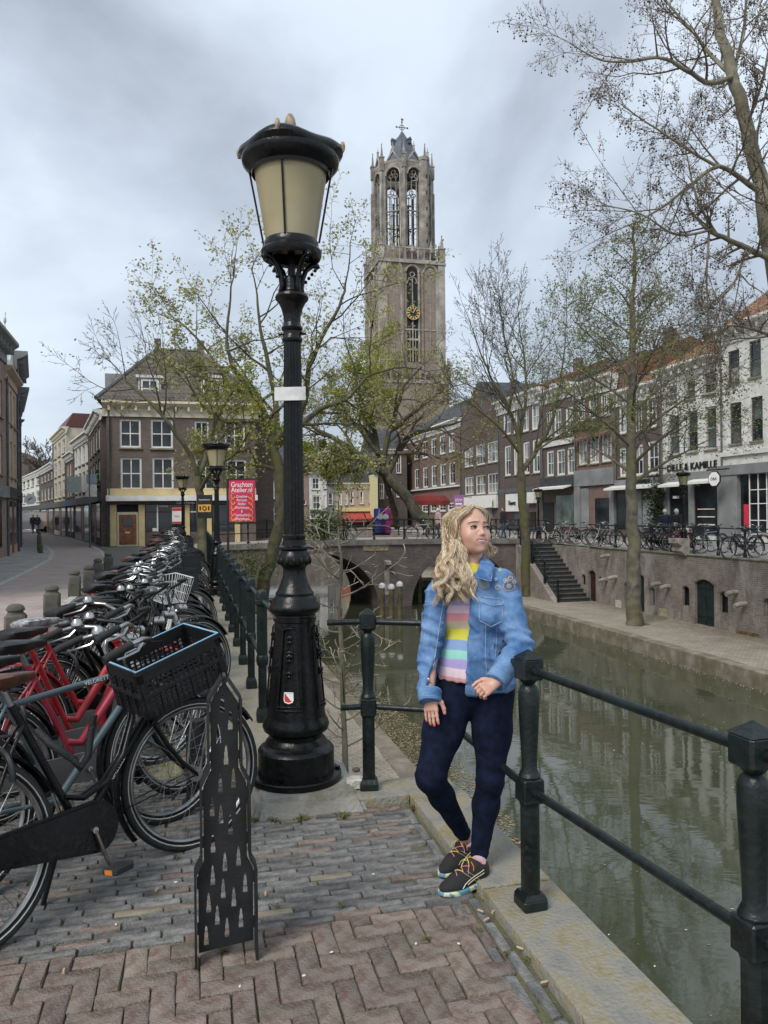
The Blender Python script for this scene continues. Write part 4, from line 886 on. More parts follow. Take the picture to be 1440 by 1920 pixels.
# wire basket for the handlebar
m = MB()
def basket():
    m = MB(); top = [(.84, -.17, 1.0), (1.12, -.19, 1.02), (1.12, .19, 1.02), (.84, .17, 1.0)]; bot = [(.88, -.13, .80), (1.07, -.14, .80), (1.07, .14, .80), (.88, .13, .80)]
    for lv in (0, .33, .66, 1):
        q = [Vector(b).lerp(Vector(t), lv) for b, t in zip(bot, top)]; m.tube(q, .006 if lv == 1 else .0035, 5, closed=True)
    for i in range(4):
        for k in range(9):
            a = Vector(bot[i]).lerp(Vector(bot[(i+1) % 4]), k/9); b = Vector(top[i]).lerp(Vector(top[(i+1) % 4]), k/9); m.tube([a, b], .0026, 4)
    for k in range(1, 8):
        m.tube([Vector(bot[0]).lerp(Vector(bot[3]), k/8), Vector(bot[1]).lerp(Vector(bot[2]), k/8)], .0026, 4)
    return m
BK['wire_basket'] = basket().mesh('wire_basket', mat('white_wire', (.62, .62, .61), .45, .1), 60)
BK['wire_basket_black'] = basket().mesh('wire_basket', BLACKM, 60)
def frontcrate():
    m = MB(); m.box(.84, 1.16, -.20, .20, .80, .81)
    for x in (.84, 1.155): m.box(x, x+.008, -.20, .20, .80, 1.02)
    for y in (-.2, .195): m.box(.84, 1.16, y, y+.008, .80, 1.02)
    m.box(.83, 1.17, -.212, -.198, 1.0, 1.03); m.box(.83, 1.17, .198, .212, 1.0, 1.03); m.box(.83, .845, -.212, .212, 1.0, 1.03); m.box(1.155, 1.17, -.212, .212, 1.0, 1.03); return m
BK['box_crate'] = frontcrate().mesh('front_crate', BLACKM)
STEERED = {'fork', 'wheel_front', 'front_mudguard', 'handlebar', 'grip', 'brake_lever', 'headlight', 'cable', 'bell', 'basket'}
def slot(o, m):
    o.material_slots[0].link = 'OBJECT'; o.material_slots[0].material = m
BIKEGROUP = 'bicycles parked in the row by the fence'
def bicycle(label, loc, rz, frame='oma', paint=None, steer=0, saddle=None, chain='chain_case', bar='handlebar', basket=None, lean=0, detail=2, light=True, rack=True, group=BIKEGROUP, guard=None, band=True, seat_up=0, scale=1.0, tyre=None):
    B = thing('bicycle', label, 'bicycle', loc, rz, group); B.rotation_euler = (lean, 0, rz)
    if scale != 1: B.scale = (scale,)*3
    S_ = Matrix.Translation(AX0) @ Matrix.Rotation(steer, 4, AXD) @ Matrix.Translation(-AX0)
    def P(nm, key, st=False, parent=None, m=None, T=None):
        o = link(nm, BK[key], parent or B)
        M = T or Matrix.Identity(4)
        if st: M = S_ @ M
        if parent is None and (st or T): o.matrix_basis = M
        if m: slot(o, m)
        return o
    P('frame', 'frame_'+frame, m=paint)
    P('fork', 'fork', True, m=paint if paint and random.random() < .5 else None)
    for st, x in ((False, 0), (True, WB)):
        wh = P('wheel', 'wheel', st, T=Matrix.Translation((x, 0, WR)), m=tyre)
        P('rim', 'rim', parent=wh)
        if detail > 0: P('spokes', 'spokes', parent=wh); P('hub', 'hub', parent=wh)
        if band and detail > 0: P('reflex_band', 'reflex_band', parent=wh)
    P('rear_mudguard', 'rear_mudguard', T=Matrix.Translation((0, 0, WR)), m=guard); P('front_mudguard', 'front_mudguard', True, T=Matrix.Translation((WB, 0, WR)), m=guard)
    h = P('handlebar', bar, True)
    if bar == 'handlebar':
        P('grip', 'grip_l', True); P('grip', 'grip_r', True)
        if detail > 0: P('brake_lever', 'lever_l', True); P('brake_lever', 'lever_r', True)
    sd_ = P('saddle', 'saddle', m=saddle, T=Matrix.Translation((-.02*seat_up/.1, 0, seat_up)))
    P('seat_post', 'seat_post', T=Matrix.Translation((-.02*seat_up/.1, 0, seat_up)))
    if detail > 1: P('saddle_springs', 'saddle_spring', parent=sd_)
    if chain: P('chain_case' if chain == 'chain_case' else 'chain_guard', chain)
    if detail > 0:
        P('crank', 'crank'); P('pedal', 'pedal_r'); P('pedal', 'pedal_l'); P('kickstand', 'kickstand')
    if detail > 1: P('ring_lock', 'ring_lock'); P('brake_cables', 'cable', True); P('bell', 'bell', True)
    if light: P('headlight', 'headlight', True)
    if rack: P('rear_rack', 'rear_rack'); P('rear_light', 'rear_light')
    if basket: P('front_crate' if basket == 'box_crate' else 'wire_basket', basket, True)
    return B
RDX = mat('red_bicycle_paint', (.33, .026, .052), .36, .12, 6); RD2 = mat('bright_red_bicycle_paint', (.36, .017, .024), .34, .12, 6); SLATE = mat('slate_blue_bicycle_paint', (.085, .125, .14), .35, .15, 6)
GRYP_ = mat('silver_bicycle_paint', (.30, .31, .31), .35, .15, 6, metal=.4); NAVY = mat('navy_bicycle_paint', (.012, .02, .045), .35, .2, 6); GRN = mat('green_bicycle_paint', (.02, .055, .035), .35, .2, 6); WHB = mat('white_bicycle_paint', (.55, .55, .53), .4, .1)
BRNS = mat('brown_leather_saddle', (.105, .035, .018), .38, .25, 12, .15, 60); SADB = mat('black_vinyl_saddle', (.013, .013, .014), .42, .3, 12); SADG = mat('plastic_wrapped_saddle', (.34, .34, .35), .25, .4, 40, .5, 60)
TANT = mat('tan_tyre', (.30, .22, .14), .7, .2)
HEAD = math.atan2(.87, .56)
def rowpos(k, sp=.40): return Vector((-1.48, 2.73, 0))+Vector((-.25, 1, 0)).normalized()*k
random.seed(11)
b1 = bicycle('black step-through bicycle with brown saddle and crate on its front rack', Vector((-1.45, 2.71, 0)), HEAD, 'oma', None, R(-17), BRNS, 'chain_case', 'handlebar', lean=R(-11), light=False, rack=True)
b2 = bicycle('slate blue bicycle with black saddle next to the crated one', Vector((-1.71, 3.06, 0)), HEAD-.05, 'opa', SLATE, R(-6), SADB, None, 'handlebar', lean=R(-9))
b3 = bicycle('dark red step-through bicycle with thick parallel tubes', Vector((-1.80, 3.50, 0)), HEAD-.08, 'step', RDX, R(8), SADB, 'chain_guard', 'handlebar_flat', lean=R(-8), guard=None, tyre=None)
b4 = bicycle('red bicycle with white handlebar grips behind the dark red one', Vector((-1.95, 3.92, 0)), HEAD+.05, 'step', RD2, R(-12), SADB, 'chain_guard', 'handlebar', lean=R(-7), guard=RD2)
b5 = bicycle('red bicycle with a plastic wrapped saddle', Vector((-2.06, 4.32, 0)), HEAD-.03, 'step', RD2, R(10), SADG, 'chain_guard', 'handlebar_flat', lean=R(-9), guard=RD2)
# lettering on the frames
def tube_text(B, body, a, b, size, m, off, t0=.5, flip=False):
    a, b = Vector(a), Vector(b); d = (b-a).normalized()
    if flip: d = -d
    p = a.lerp(b, t0); o = text(B, body, size, m, (0, 0, 0), ext=.0006)
    X = d; N = Vector((0, -1, 0)); Y = N.cross(X).normalized()
    M = Matrix((X, Y, N)).transposed().to_4x4(); M.translation = p+N*off; o.matrix_basis = M
    return o
tube_text(b2, 'VELORETTI', (.815, 0, .785), (.275, 0, .745), .028, PRW, .0158, .2, True)
tube_text(b3, 'cortina', (.868, 0, .66), (.52, 0, .315), .055, PRW, .0245, .42, True)
tube_text(b1, 'GAZELLE', (.865, 0, .67), (.46, 0, .29), .026, PRW, .0168, .5, True)
# the rest of the row
paints = [None, None, None, None, GRYP_, NAVY, None, GRN, None, None, WHB, None, SLATE]
adj = {None: 'black', GRYP_: 'silver grey', NAVY: 'navy blue', GRN: 'dark green', WHB: 'white', SLATE: 'slate blue', RD2: 'red'}
CRUMB = []
ord_ = ['sixth', 'seventh', 'eighth', 'ninth', 'tenth', 'eleventh', 'twelfth', 'thirteenth', 'fourteenth', 'fifteenth', 'sixteenth', 'seventeenth', 'eighteenth', 'nineteenth', 'twentieth']
def ordn(n):
    t_ = ('', '', 'twenty', 'thirty', 'forty', 'fifty', 'sixty', 'seventy')[n//10]; u_ = n % 10
    return t_[:-1]+'ieth' if u_ == 0 else t_+'-'+('first', 'second', 'third', 'fourth', 'fifth', 'sixth', 'seventh', 'eighth', 'ninth')[u_-1]
kpos = 2.05; i = 0
while kpos < 31:
    base = Vector((-1.48, 2.73, 0))+Vector((-.25, 1, 0)).normalized()*kpos+Vector((random.uniform(-.12, .04), random.uniform(-.05, .05), 0))
    if kpos > 14: base += Vector((-.25, .0, 0))*min(1, (kpos-14)/8)
    pnt = random.choice(paints); bk = None
    if i in (3,): bk = 'wire_basket'
    elif i in (5, 12): bk = 'box_crate'
    elif random.random() < .12: bk = 'wire_basket_black'
    fr_ = random.choice(('oma', 'oma', 'opa', 'step')); bar_ = random.choice(('handlebar', 'handlebar', 'handlebar_flat'))
    if i < 15: lab = f"{adj[pnt]} bicycle, {ord_[i]} from the crated one in the long row"
    else: lab = f"{adj[pnt]} bicycle, {ordn(i+6)} from the crated one in the long row"
    if bk == 'wire_basket': lab = 'bicycle with a white wire basket in the long row'
    elif bk == 'box_crate': lab = 'bicycle with a square black box on its front, '+('nearer' if i == 5 else 'farther')+' one in the row'
    bicycle(lab, base, HEAD+random.uniform(-.10, .12), fr_, pnt, R(random.uniform(-25, 22)), random.choice((SADB, SADB, BRNS, None)), random.choice(('chain_case', 'chain_guard', 'chain_case', None)), bar_, bk, R(random.uniform(-11, -2)), 2 if i < 12 else (1 if i < 30 else 0), random.random() < .7, random.random() < .8, seat_up=random.uniform(-.06, .06))
    kpos += random.uniform(.34, .46) if kpos < 12 else random.uniform(.42, .6); i += 1
# crate on the front rack of the first bicycle
cr_ = thing('plastic_crate', 'black plastic crate with a pale blue rim on the bicycle front rack', 'crate')
CL, CW, CH = .40, .285, .215
c0 = at(303, 1214, 3.42)
cr_.matrix_basis = Matrix.Translation(c0) @ Matrix.Rotation(R(44), 4, 'Z') @ Matrix.Rotation(R(-17), 4, 'Y') @ Matrix.Rotation(R(3), 4, 'X')
CRM = mat('black_crate_plastic', (.010, .010, .011), .5, .2, 20, .1, 80); BLUR = mat('pale_blue_rim', (.20, .38, .52), .5, .1)
def side(m, A, B_, H, n, rows):
    A, B_ = Vector(A), Vector(B_); d = (B_-A).normalized(); nrm = Vector((d.y, -d.x, 0)); ln = (B_-A).length
    def slab(x0, x1, z0, z1, t=.004, o=0):
        P = [A+d*x+nrm*(o+y)+Vector((0, 0, z)) for z in (z0, z1) for y in (0, t) for x in (x0, x1)]
        m.add(P, [(0, 2, 3, 1), (4, 5, 7, 6), (0, 1, 5, 4), (2, 6, 7, 3), (0, 4, 6, 2), (1, 3, 7, 5)])
    slab(0, ln, -H, -H+.03, .005); slab(0, ln, -.055, 0, .005); slab(0, .02, -H, 0, .005); slab(ln-.02, ln, -H, 0, .005)
    slab(0, ln, -H*.55, -H*.55+.014, .014, .002)
    for k in range(1, n): slab(ln*k/n-.004, ln*k/n+.004, -H, -.05, .014 if k % 3 == 0 else .005, 0)
    for k in range(1, rows): slab(0, ln, -H+.02+(H-.07)*k/rows-.003, -H+.02+(H-.07)*k/rows+.003, .004)
x, y = CL/2, CW/2
for A, B_ in (((-x, -y), (x, -y)), ((x, -y), (x, y)), ((x, y), (-x, y)), ((-x, y), (-x, -y))):
    m = MB(); side(m, (*A, 0), (*B_, 0), CH, 16 if A[1] == B_[1] else 12, 8); m.obj('side_wall', CRM, cr_)
m = MB()
for k in range(13): m.box(-x, x, -y+CW*k/13, -y+CW*k/13+.010, -CH, -CH+.006)
for k in range(17): m.box(-x+CL*k/17, -x+CL*k/17+.010, -y, y, -CH+.0005, -CH+.0055)
m.obj('floor_grid', CRM, cr_)
m = MB(); e = .007
def rim(m, e0, e1, z0, z1):
    m.box(-x-e1, x+e1, -y-e1, -y-e0, z0, z1); m.box(-x-e1, x+e1, y+e0, y+e1, z0, z1); m.box(-x-e1, -x-e0, -y-e0, y+e0, z0, z1); m.box(x+e0, x+e1, -y-e0, y+e0, z0, z1)
rim(m, -.001, .010, -.014, .004); m.obj('rim', CRM, cr_); m = MB(); rim(m, -.0005, .0075, .0045, .0075); m.obj('rim_band', BLUR, cr_)
# tubular front rack under it
rk_ = MB()
for s in (-1, 1): rk_.tube([(.80, s*.04, .86), (.90, s*.09, .80), (1.20, s*.10, .74), (1.22, s*.08, .74)], .008, 6); rk_.tube([(1.16, s*.10, .745), (WB, s*.06, .35)], .006, 6)
rk_.tube([(1.22, -.08, .74), (1.22, .08, .74)], .008, 6)
o = rk_.obj('front_rack', STEEL, b1, smooth=60); o.matrix_basis = Matrix.Translation(AX0) @ Matrix.Rotation(R(-17), 4, AXD) @ Matrix.Translation(-AX0)
# chain lock looped under the frames
CHN = mat('black_chain_sleeve', (.011, .011, .012), .6, .3, 30, .5, 90)
ch = MB(); A = at(70, 1370, 3.35); pts = [A, at(95, 1395, 3.3), at(120, 1412, 3.25), at(140, 1425, 3.2), at(150, 1440, 3.2), at(165, 1418, 3.25), at(170, 1380, 3.3), at(176, 1340, 3.3)]
ch.tube(pts, .016, 8); ch.obj('chain_lock', CHN, smooth=60, label='black sleeved chain lock looped between the slate blue and red bicycles', cat='chain lock')
# bicycles on the far quay and on the bridge
random.seed(23); cols = ['black', 'silver grey', 'red', 'navy blue']
fq = [(1050, 1010, 2), (1062, 1012, 4), (1078, 1014, 0), (1092, 1015, 1), (1107, 1016, 0), (1122, 1018, 3), (1166, 1020, 1), (1196, 1024, 0), (1208, 1025, 1), (1222, 1026, 0), (1240, 1027, 1), (1258, 1028, 0), (1272, 1029, 2), (1300, 1031, 0), (1330, 1034, 1), (1392, 1040, 0), (1432, 1044, 3)]
CL5 = {0: None, 1: GRYP_, 2: RD2, 3: NAVY, 4: WHB}
for i, (px, py, c) in enumerate(fq):
    u_, z_ = onv(px, py, VWALL_R+.75); p = UV(u_, VWALL_R+.5+random.uniform(-.1, .1), 0)
    bicycle(f"{ {0:'black',1:'silver grey',2:'red',3:'navy blue',4:'white'}[c]} bicycle behind the far quay railing, number {i+1} along from the stairs" if False else f"{ {0:'black',1:'silver grey',2:'red',3:'navy blue',4:'white'}[c]} bicycle behind the far quay railing, {(['first']+['second','third','fourth','fifth']+ord_)[i]} along from the stairs", p, CANG+random.uniform(-.25, .25)+(math.pi if random.random() < .5 else 0), random.choice(('oma', 'opa', 'step')), CL5[c], R(random.uniform(-20, 20)), SADB, random.choice(('chain_case', None)), 'handlebar', None, R(random.uniform(-3, 3)), 1, True, True, group='bicycles behind the far quay railing', tyre=None)
for i, (px, dd, rz_, c, nm) in enumerate(((790, UBR0+.9, 0, 4, 'white bicycle leaning on the bridge railing'), (905, UBR0+1.2, .1, 0, 'dark bicycle behind the woman on the bridge'), (965, UBR0+.8, math.pi, 0, 'black bicycle at the corner of bridge and far quay'), (640, UBR0+1.3, .2, 0, 'dark bicycle by the shrub on the bridge'), (850, UBR0+2.2, 2.8, 2, 'red bicycle on the far side of the bridge'))):
    v_, _ = onu(px, 1005, dd); bicycle(nm, UV(dd, v_-.5*math.cos(rz_), deck(v_)+.03), CANG+rz_, 'opa', CL5[c], .2, SADB, None, 'handlebar', None, .03, 1, group='bicycles on the bridge')
# ================================================================== houses
BRK = lambda n, c1, c2, mo=(.26, .245, .22): brickmat(n, c1, c2, mo, .22, .066, .008, .22, .35, tuple(c*.62 for c in c1), .3)
B_PUB = BRK('brown_brick', (.155, .118, .098), (.110, .085, .074), (.17, .155, .135)); B_DK = BRK('dark_brick', (.125, .088, .076), (.085, .064, .058), (.15, .135, .12)); B_RED = BRK('red_brown_brick', (.205, .120, .095), (.150, .090, .075), (.20, .175, .15)); B_PINK = BRK('pink_brick', (.30, .20, .16), (.24, .155, .13), (.30, .27, .24)); B_BEI = BRK('beige_brick', (.48, .37, .28), (.42, .32, .24), (.36, .31, .25))
STUC = mat('white_stucco', (.66, .655, .62), .8, .1, 2.5, .15, 25, dirt=.35, dirtcol=(.52, .50, .45), dscale=.9); CRST = mat('cream_stucco', (.52, .46, .35), .8, .12, 2, .15, 25); GRST = mat('grey_stone_front', (.25, .255, .255), .7, .2, 2, .2, 20, dirt=.4, dirtcol=(.14, .14, .14), dscale=1); DKST = mat('dark_shop_front', (.035, .037, .04), .5, .3, 3)
YELP = mat('yellow_pub_paint', (.58, .455, .235), .6, .1, 2); BRNW = mat('varnished_door_wood', (.20, .075, .028), .4, .25, 6); SLAT = mat('lead_grey', (.10, .105, .11), .6, .25, 4)
def tilemat(n, c1, c2, bw=.24, bh=.28): return brickmat(n, c1, c2, tuple(c*.45 for c in c1), bw, bh, .022, .3, .5, tuple(c*.6 for c in c2), .5)
T_BRN = tilemat('brown_roof_tiles', (.135, .115, .095), (.105, .092, .08)); T_OR = tilemat('orange_roof_tiles', (.235, .105, .07), (.18, .085, .06)); T_DK = tilemat('slate_roof', (.075, .078, .085), (.055, .058, .065), .3, .2); T_RB = tilemat('rust_roof_tiles', (.25, .13, .075), (.20, .105, .065))
def house(name, label, A, B, depth, zt, wall, wins=(), roof=None, cornice=None, z0=-.1, bits=(), group=None, base=None, frame=None, glass=None, side=None, cat='building'):
    A, B = Vector((A[0], A[1], 0)), Vector((B[0], B[1], 0)); D = (B-A).normalized(); N = Vector((D.y, -D.x, 0)); Lw = (B-A).length
    H_ = thing(name, label, cat, A, math.atan2(D.y, D.x), group)
    def cv(px, py):
        a, b = ray(px, py); r = Vector((a, 1, 0)); t_ = A.dot(N)/r.dot(N); p = r*t_; return (p-A).dot(D), CAM_H+b*t_
    if callable(zt): zt = zt(cv)
    holes = []; W_ = []
    for q in wins:
        x0, x1, y0, y1 = q[:4]; o = q[4] if len(q) > 4 else {}
        s0, s1 = cv(x0, (y0+y1)/2)[0], cv(x1, (y0+y1)/2)[0]; xc = (x0+x1)/2; za, zb = cv(xc, y1)[1], cv(xc, y0)[1]
        s0, s1 = max(.05, s0), min(Lw-.05, s1)
        if s1-s0 < .15: continue
        holes.append((s0, s1, za, zb)); W_.append((s0, s1, za, zb, o))
    m = MB(); wall_holes(m, 0, Lw, z0, zt, holes, .14); m.box(0, Lw, .17, depth, z0, zt); m.add([(0, 0, z0), (0, .17, z0), (0, .17, zt), (0, 0, zt)], [(0, 1, 2, 3)]); m.add([(Lw, 0, z0), (Lw, .17, z0), (Lw, .17, zt), (Lw, 0, zt)], [(0, 3, 2, 1)])
    m.obj('wall', wall, H_)
    for s0, s1, za, zb, o in W_:
        window(H_, s0, s1, za, zb, .11, o.get('nx', 2), o.get('ny', 2), o.get('fw', .08), o.get('mw', .045), o.get('fm', frame or WHITEP), o.get('gm', glass or [GLASS, GLASS, GLASS, GLASS2, GLASS2, GLASS3]), o.get('sill', True), o.get('sash'))
    if Lw > 3 and zt > 5: MB().tube([(.12, -.07, zt-.4), (.12, -.07, .0)], .05, 6).obj('downpipe', SLAT, H_, smooth=60)
    if cornice:
        ch, cp, cm = cornice
        m = MB(); m.prism([(0.01, zt-ch), (-.06, zt-ch), (-.06, zt-ch*.45), (-cp*.6, zt-ch*.3), (-cp, zt-ch*.12), (-cp, zt+.03), (.2, zt+.03)], -cp*.4, Lw+cp*.4, 'x'); m.obj('cornice', cm, H_)
        n = int(Lw/.6); br_ = MB()
        for k in range(n): br_.box(.15+k*(Lw-.3)/max(1, n-1)-.05, .15+k*(Lw-.3)/max(1, n-1)+.05, -cp*.75, -.055, zt-ch*.45-.12, zt-ch*.32)
        if cp > .3: br_.obj('cornice_brackets', cm, H_, kind='stuff')
    if roof:
        k = roof[0]; rm = roof[-1]; e = .25
        if k == 'side':      # ridge runs along the street
            h = roof[1]; m = MB(); m.prism([(-e, zt+.04), (depth/2, zt+h), (depth+e, zt+.04)], -.05, Lw+.05, 'x'); ro = m.obj('roof', rm, H_)
            if len(roof) > 3:
                for cx in roof[2]: c_ = MB(); c_.box(cx-.35, cx+.35, depth/2-.3, depth/2+.3, zt+h*.6, zt+h+.9); c_.obj('chimney', B_DK, ro)
        elif k == 'hip':
            h, i0, i1 = roof[1:4]; m = MB(); m.add([(-e, -e, zt+.04), (Lw+e, -e, zt+.04), (Lw+e, depth+e, zt+.04), (-e, depth+e, zt+.04), (i0, depth*.42, zt+h), (Lw-i1, depth*.42, zt+h)], [(0, 1, 5, 4), (1, 2, 5), (2, 3, 4, 5), (3, 0, 4), (0, 3, 2, 1)]); ro = m.obj('roof', rm, H_)
            rd_ = MB(); 
            for a_, b_ in ((4, 5), (0, 4), (1, 5)):
                P = [(-e, -e, zt+.06), (Lw+e, -e, zt+.06), 0, 0, (i0, depth*.42, zt+h+.03), (Lw-i1, depth*.42, zt+h+.03)]; rd_.tube([P[a_], P[b_]], .11, 6)
            rd_.obj('ridge', SLAT, ro)
        elif k == 'mansard':
            h, ins = roof[1:3]; m = MB(); m.add([(-.05, -.05, zt+.03), (Lw+.05, -.05, zt+.03), (Lw+.05, depth, zt+.03), (-.05, depth, zt+.03), (.0, ins, zt+h), (Lw, ins, zt+h), (Lw, depth-ins, zt+h), (0, depth-ins, zt+h)], [(0, 1, 5, 4), (1, 2, 6, 5), (2, 3, 7, 6), (3, 0, 4, 7), (4, 5, 6, 7)]); ro = m.obj('roof', rm, H_)
        elif k == 'gable':   # ridge runs away from the street
            h = roof[1]; m = MB(); m.prism([(-.1, zt), (Lw/2, zt+h), (Lw+.1, zt)], .02, depth, 'y'); ro = m.obj('roof', rm, H_); MB().prism([(0, zt), (Lw/2, zt+h-.12), (Lw, zt)], -.02, .018, 'y').obj('gable', wall, H_)
    for q in bits:           # (name, x0, x1, y0, y1, front, back, material)
        nm, x0, x1, y0, y1, f, b, mt = q[:8]
        s0, s1 = cv(x0, (y0+y1)/2)[0], cv(x1, (y0+y1)/2)[0]; xc = (x0+x1)/2; za, zb = cv(xc, y1)[1], cv(xc, y0)[1]
        if len(q) > 8 and q[8] == 'awning':
            m = MB(); m.prism([(0, zb), (f, za+.12), (f, za), (f+.04, za), (0, zb-.06)], s0, s1, 'x'); m.obj(nm, mt, H_)
        elif len(q) > 8 and q[8] == 'text': text(H_, q[9], (zb-za)*1.25, mt, ((s0+s1)/2, f, (za+zb)/2), ext=.03, sx=q[10] if len(q) > 10 else 1)
        else: MB().box(s0, s1, f, b, za, zb, 0, .01 if nm != 'pane' else 0).obj(nm, mt, H_)
    return H_, cv
def z1(p): return 540+p*.3472
def x1(p): return p*.3472
# ---- the corner pub
uP = 41.0; pa = UV(uP, onu(201, 1000, uP)[0]); pb_ = UV(uP, onu(480, 1000, uP)[0])
wl = [(645, 760, 708, 862), (813, 933, 710, 865), (1050, 1128, 718, 870), (1212, 1322, 722, 872), (650, 765, 915, 1088), (822, 937, 915, 1088), (1056, 1165, 922, 1090), (1222, 1330, 926, 1090)]
PW = [(x1(a), x1(b), z1(c), z1(d), {'nx': 2, 'ny': 2, 'fw': .095, 'mw': .05, 'sash': (.5,), 'gm': GLASS}) for a, b, c, d in wl]
bits = [('fascia', 201, 480, z1(1083), z1(1118), -.10, -.005, YELP), ('moulding', 200, 482, z1(1120), z1(1150), -.45, -.006, WHITEP), ('sign_band', 202, 480, z1(1151), z1(1168), -.22, -.005, DKST), ('pilaster', 207, 219, z1(1169), z1(1395), -.12, -.004, YELP), ('pilaster', 260, 272, z1(1169), z1(1395), -.12, -.004, YELP), ('pilaster', 347, 356, z1(1169), z1(1395), -.12, -.004, YELP), ('pilaster', 388, 397, z1(1169), z1(1395), -.12, -.004, YELP), ('pilaster', 440, 450, z1(1169), z1(1395), -.12, -.004, YELP),
        ('door_surround', 220, 259, z1(1210), z1(1395), -.06, -.003, CREAM), ('door', 223.5, 256, z1(1224), z1(1385), -.10, -.061, BRNW), ('transom', 220, 259, z1(1170), z1(1209), -.05, -.003, DARKIN), ('door_glass', 231, 249, z1(1240), z1(1290), -.115, -.101, GLASS), ('letter_plate', 235, 244, z1(1316), z1(1324), -.112, -.101, CREAM),
        ('shop_window', 273, 294, z1(1170), z1(1315), -.05, -.003, GLASS), ('shop_window', 298, 346, z1(1170), z1(1315), -.05, -.003, GLASS), ('shop_window', 357, 387, z1(1170), z1(1315), -.05, -.003, GLASS), ('shop_window', 398, 439, z1(1170), z1(1315), -.05, -.003, GLASS), ('mullion', 294, 297, z1(1169), z1(1315), -.09, -.003, WHITEP), ('transom_bar', 273, 346, z1(1205), z1(1212), -.09, -.051, mat('oxblood_paint', (.10, .02, .02), .5, .2)), ('transom_bar', 357, 387, z1(1205), z1(1212), -.09, -.051, WHITEP),
        ('stall_riser', 273, 346, z1(1316), z1(1395), -.10, -.003, B_DK), ('stall_riser', 357, 387, z1(1316), z1(1395), -.10, -.003, B_DK), ('stall_riser', 398, 439, z1(1316), z1(1395), -.10, -.003, B_DK), ('window_card', 286, 294, z1(1297), z1(1314), -.07, -.052, WHITEP),
        ('sign_lettering', 225, 240, z1(1154), z1(1166), -.235, 0, mat('red_sign_letters', (.55, .05, .04), .5, .05), 'text', 'CAFE', 1.0), ('sign_lettering', 330, 366, z1(1153), z1(1168), -.235, 0, PRW, 'text', "Cafe 't Pandje", .9), ('sign_lettering', 298, 314, z1(1172), z1(1184), -.12, 0, PRW, 'text', 'Steeloog', .9)]
HP, cvP = house('corner_pub', 'brown brick corner pub with hipped tile roof and yellow ground floor', pa, pb_, 9.0, lambda cv: cv(340, z1(622))[1], B_PUB, PW, None, (.75, .45, CREAM), bits=bits)
ztP = cvP(340, z1(622))[1]; LwP = (pb_-pa).length
sL = cvP(293, 656)[0]; k_ = (uP+3.8)/uP
m = MB(); e = .45; hr_ = (CAM_H+ray(293, 656)[1]*at(293, 656, 1).y*0) 
rL = UV(uP+3.8, onu(293, 656, uP+3.8)[0]); zr = onu(293, 656, uP+3.8)[1]; rR = UV(uP+3.8, onu(376, 664, uP+3.8)[0])
xl, xr = (rL-pa).dot(EV), (rR-pa).dot(EV)
m.add([(-e, -e, ztP+.06), (LwP+e, -e, ztP+.06), (LwP+e, 9+e, ztP+.06), (-e, 9+e, ztP+.06), (xl, 3.8, zr), (xr, 3.8, zr)], [(0, 1, 5, 4), (1, 2, 5), (2, 3, 4, 5), (3, 0, 4), (0, 3, 2, 1)])
ro = m.obj('roof', T_BRN, HP)
m = MB()
for a_, b_ in (((xl, 3.8, zr+.02), (xr, 3.8, zr+.02)), ((-e, -e, ztP+.1), (xl, 3.8, zr+.02)), ((LwP+e, -e, ztP+.1), (xr, 3.8, zr+.02))): m.tube([a_, b_], .10, 6)
m.obj('ridge', SLAT, ro)
for a_, b_, nm in ((xl-.1, xl+.25, 0), (xr-.2, xr+.2, 1)): MB().box(a_, b_, 3.6, 4.0, zr-.2, zr+.6).obj('chimney', B_DK, ro)
MB().box(-.5, .3, 4.5, 5.3, ztP, ztP+2.2).obj('chimney', mat('grey_render', (.25, .25, .24), .8, .15), ro)
for x0_, x1_ in ((745, 868), (1085, 1205)):
    xa, xb = cvP(x1(x0_), z1(545))[0], cvP(x1(x1_), z1(545))[0]; za, zb = cvP((x1(x0_)+x1(x1_))/2, z1(604))[1], cvP((x1(x0_)+x1(x1_))/2, z1(480))[1]
    dm = MB(); dm.box(xa, xb, .35, 3.0, za, zb); dm.box(xa-.12, xb+.12, .2, 3.0, zb, zb+.14); do = dm.obj('dormer', STUC, ro)
    window(ro, xa+.1, xb-.1, za+.1, zb-.05, .33, 2, 2, .12, .06, WHITEP, [GLASS2, GLASS], False)
# round green sign and lanterns at the pub corner
gs = thing('round_sign', 'round green sign hung on the corner of the pub', 'sign'); p = at(190, 889, 40.6); gs.location = p
m = MB(); m.tube([(0, -.12, 0), (0, .12, 0)], .29, 24); m.obj('disc', mat('green_sign', (.015, .085, .03), .35, .15), gs, smooth=50); m = MB(); m.tube([(.30*math.cos(t_), -.1, .30*math.sin(t_)) for t_ in np.linspace(0, 6.283, 25)[:-1]], .03, 6, closed=True); m.obj('rim', mat('brass_rim', (.25, .25, .2), .4, .2), gs, smooth=60); text(gs, 'Heineken', .12, PRW, (0, -.125, 0)); MB().box(.25, 1.0, -.03, .03, -.03, .03).obj('bracket', BLACKM, gs)
for px_, py_, nm in ((191, 914, 'wall lantern under the round green sign'), (181, 922, 'small wall lantern beside the pub corner')):
    wlan = thing('wall_lantern', nm, 'lantern', at(px_, py_, 40.3), 0, 'pub wall lanterns'); MB().lathe([(.10, -.3), (.20, .2)], 6).obj('glass', MILK, wlan); MB().lathe([(.24, .2), (.20, .28), (.05, .42), (0, .48)], 6).obj('cap', BLACKM, wlan); MB().box(-.02, .02, 0, .5, -.4, -.35).obj('arm', BLACKM, wlan)
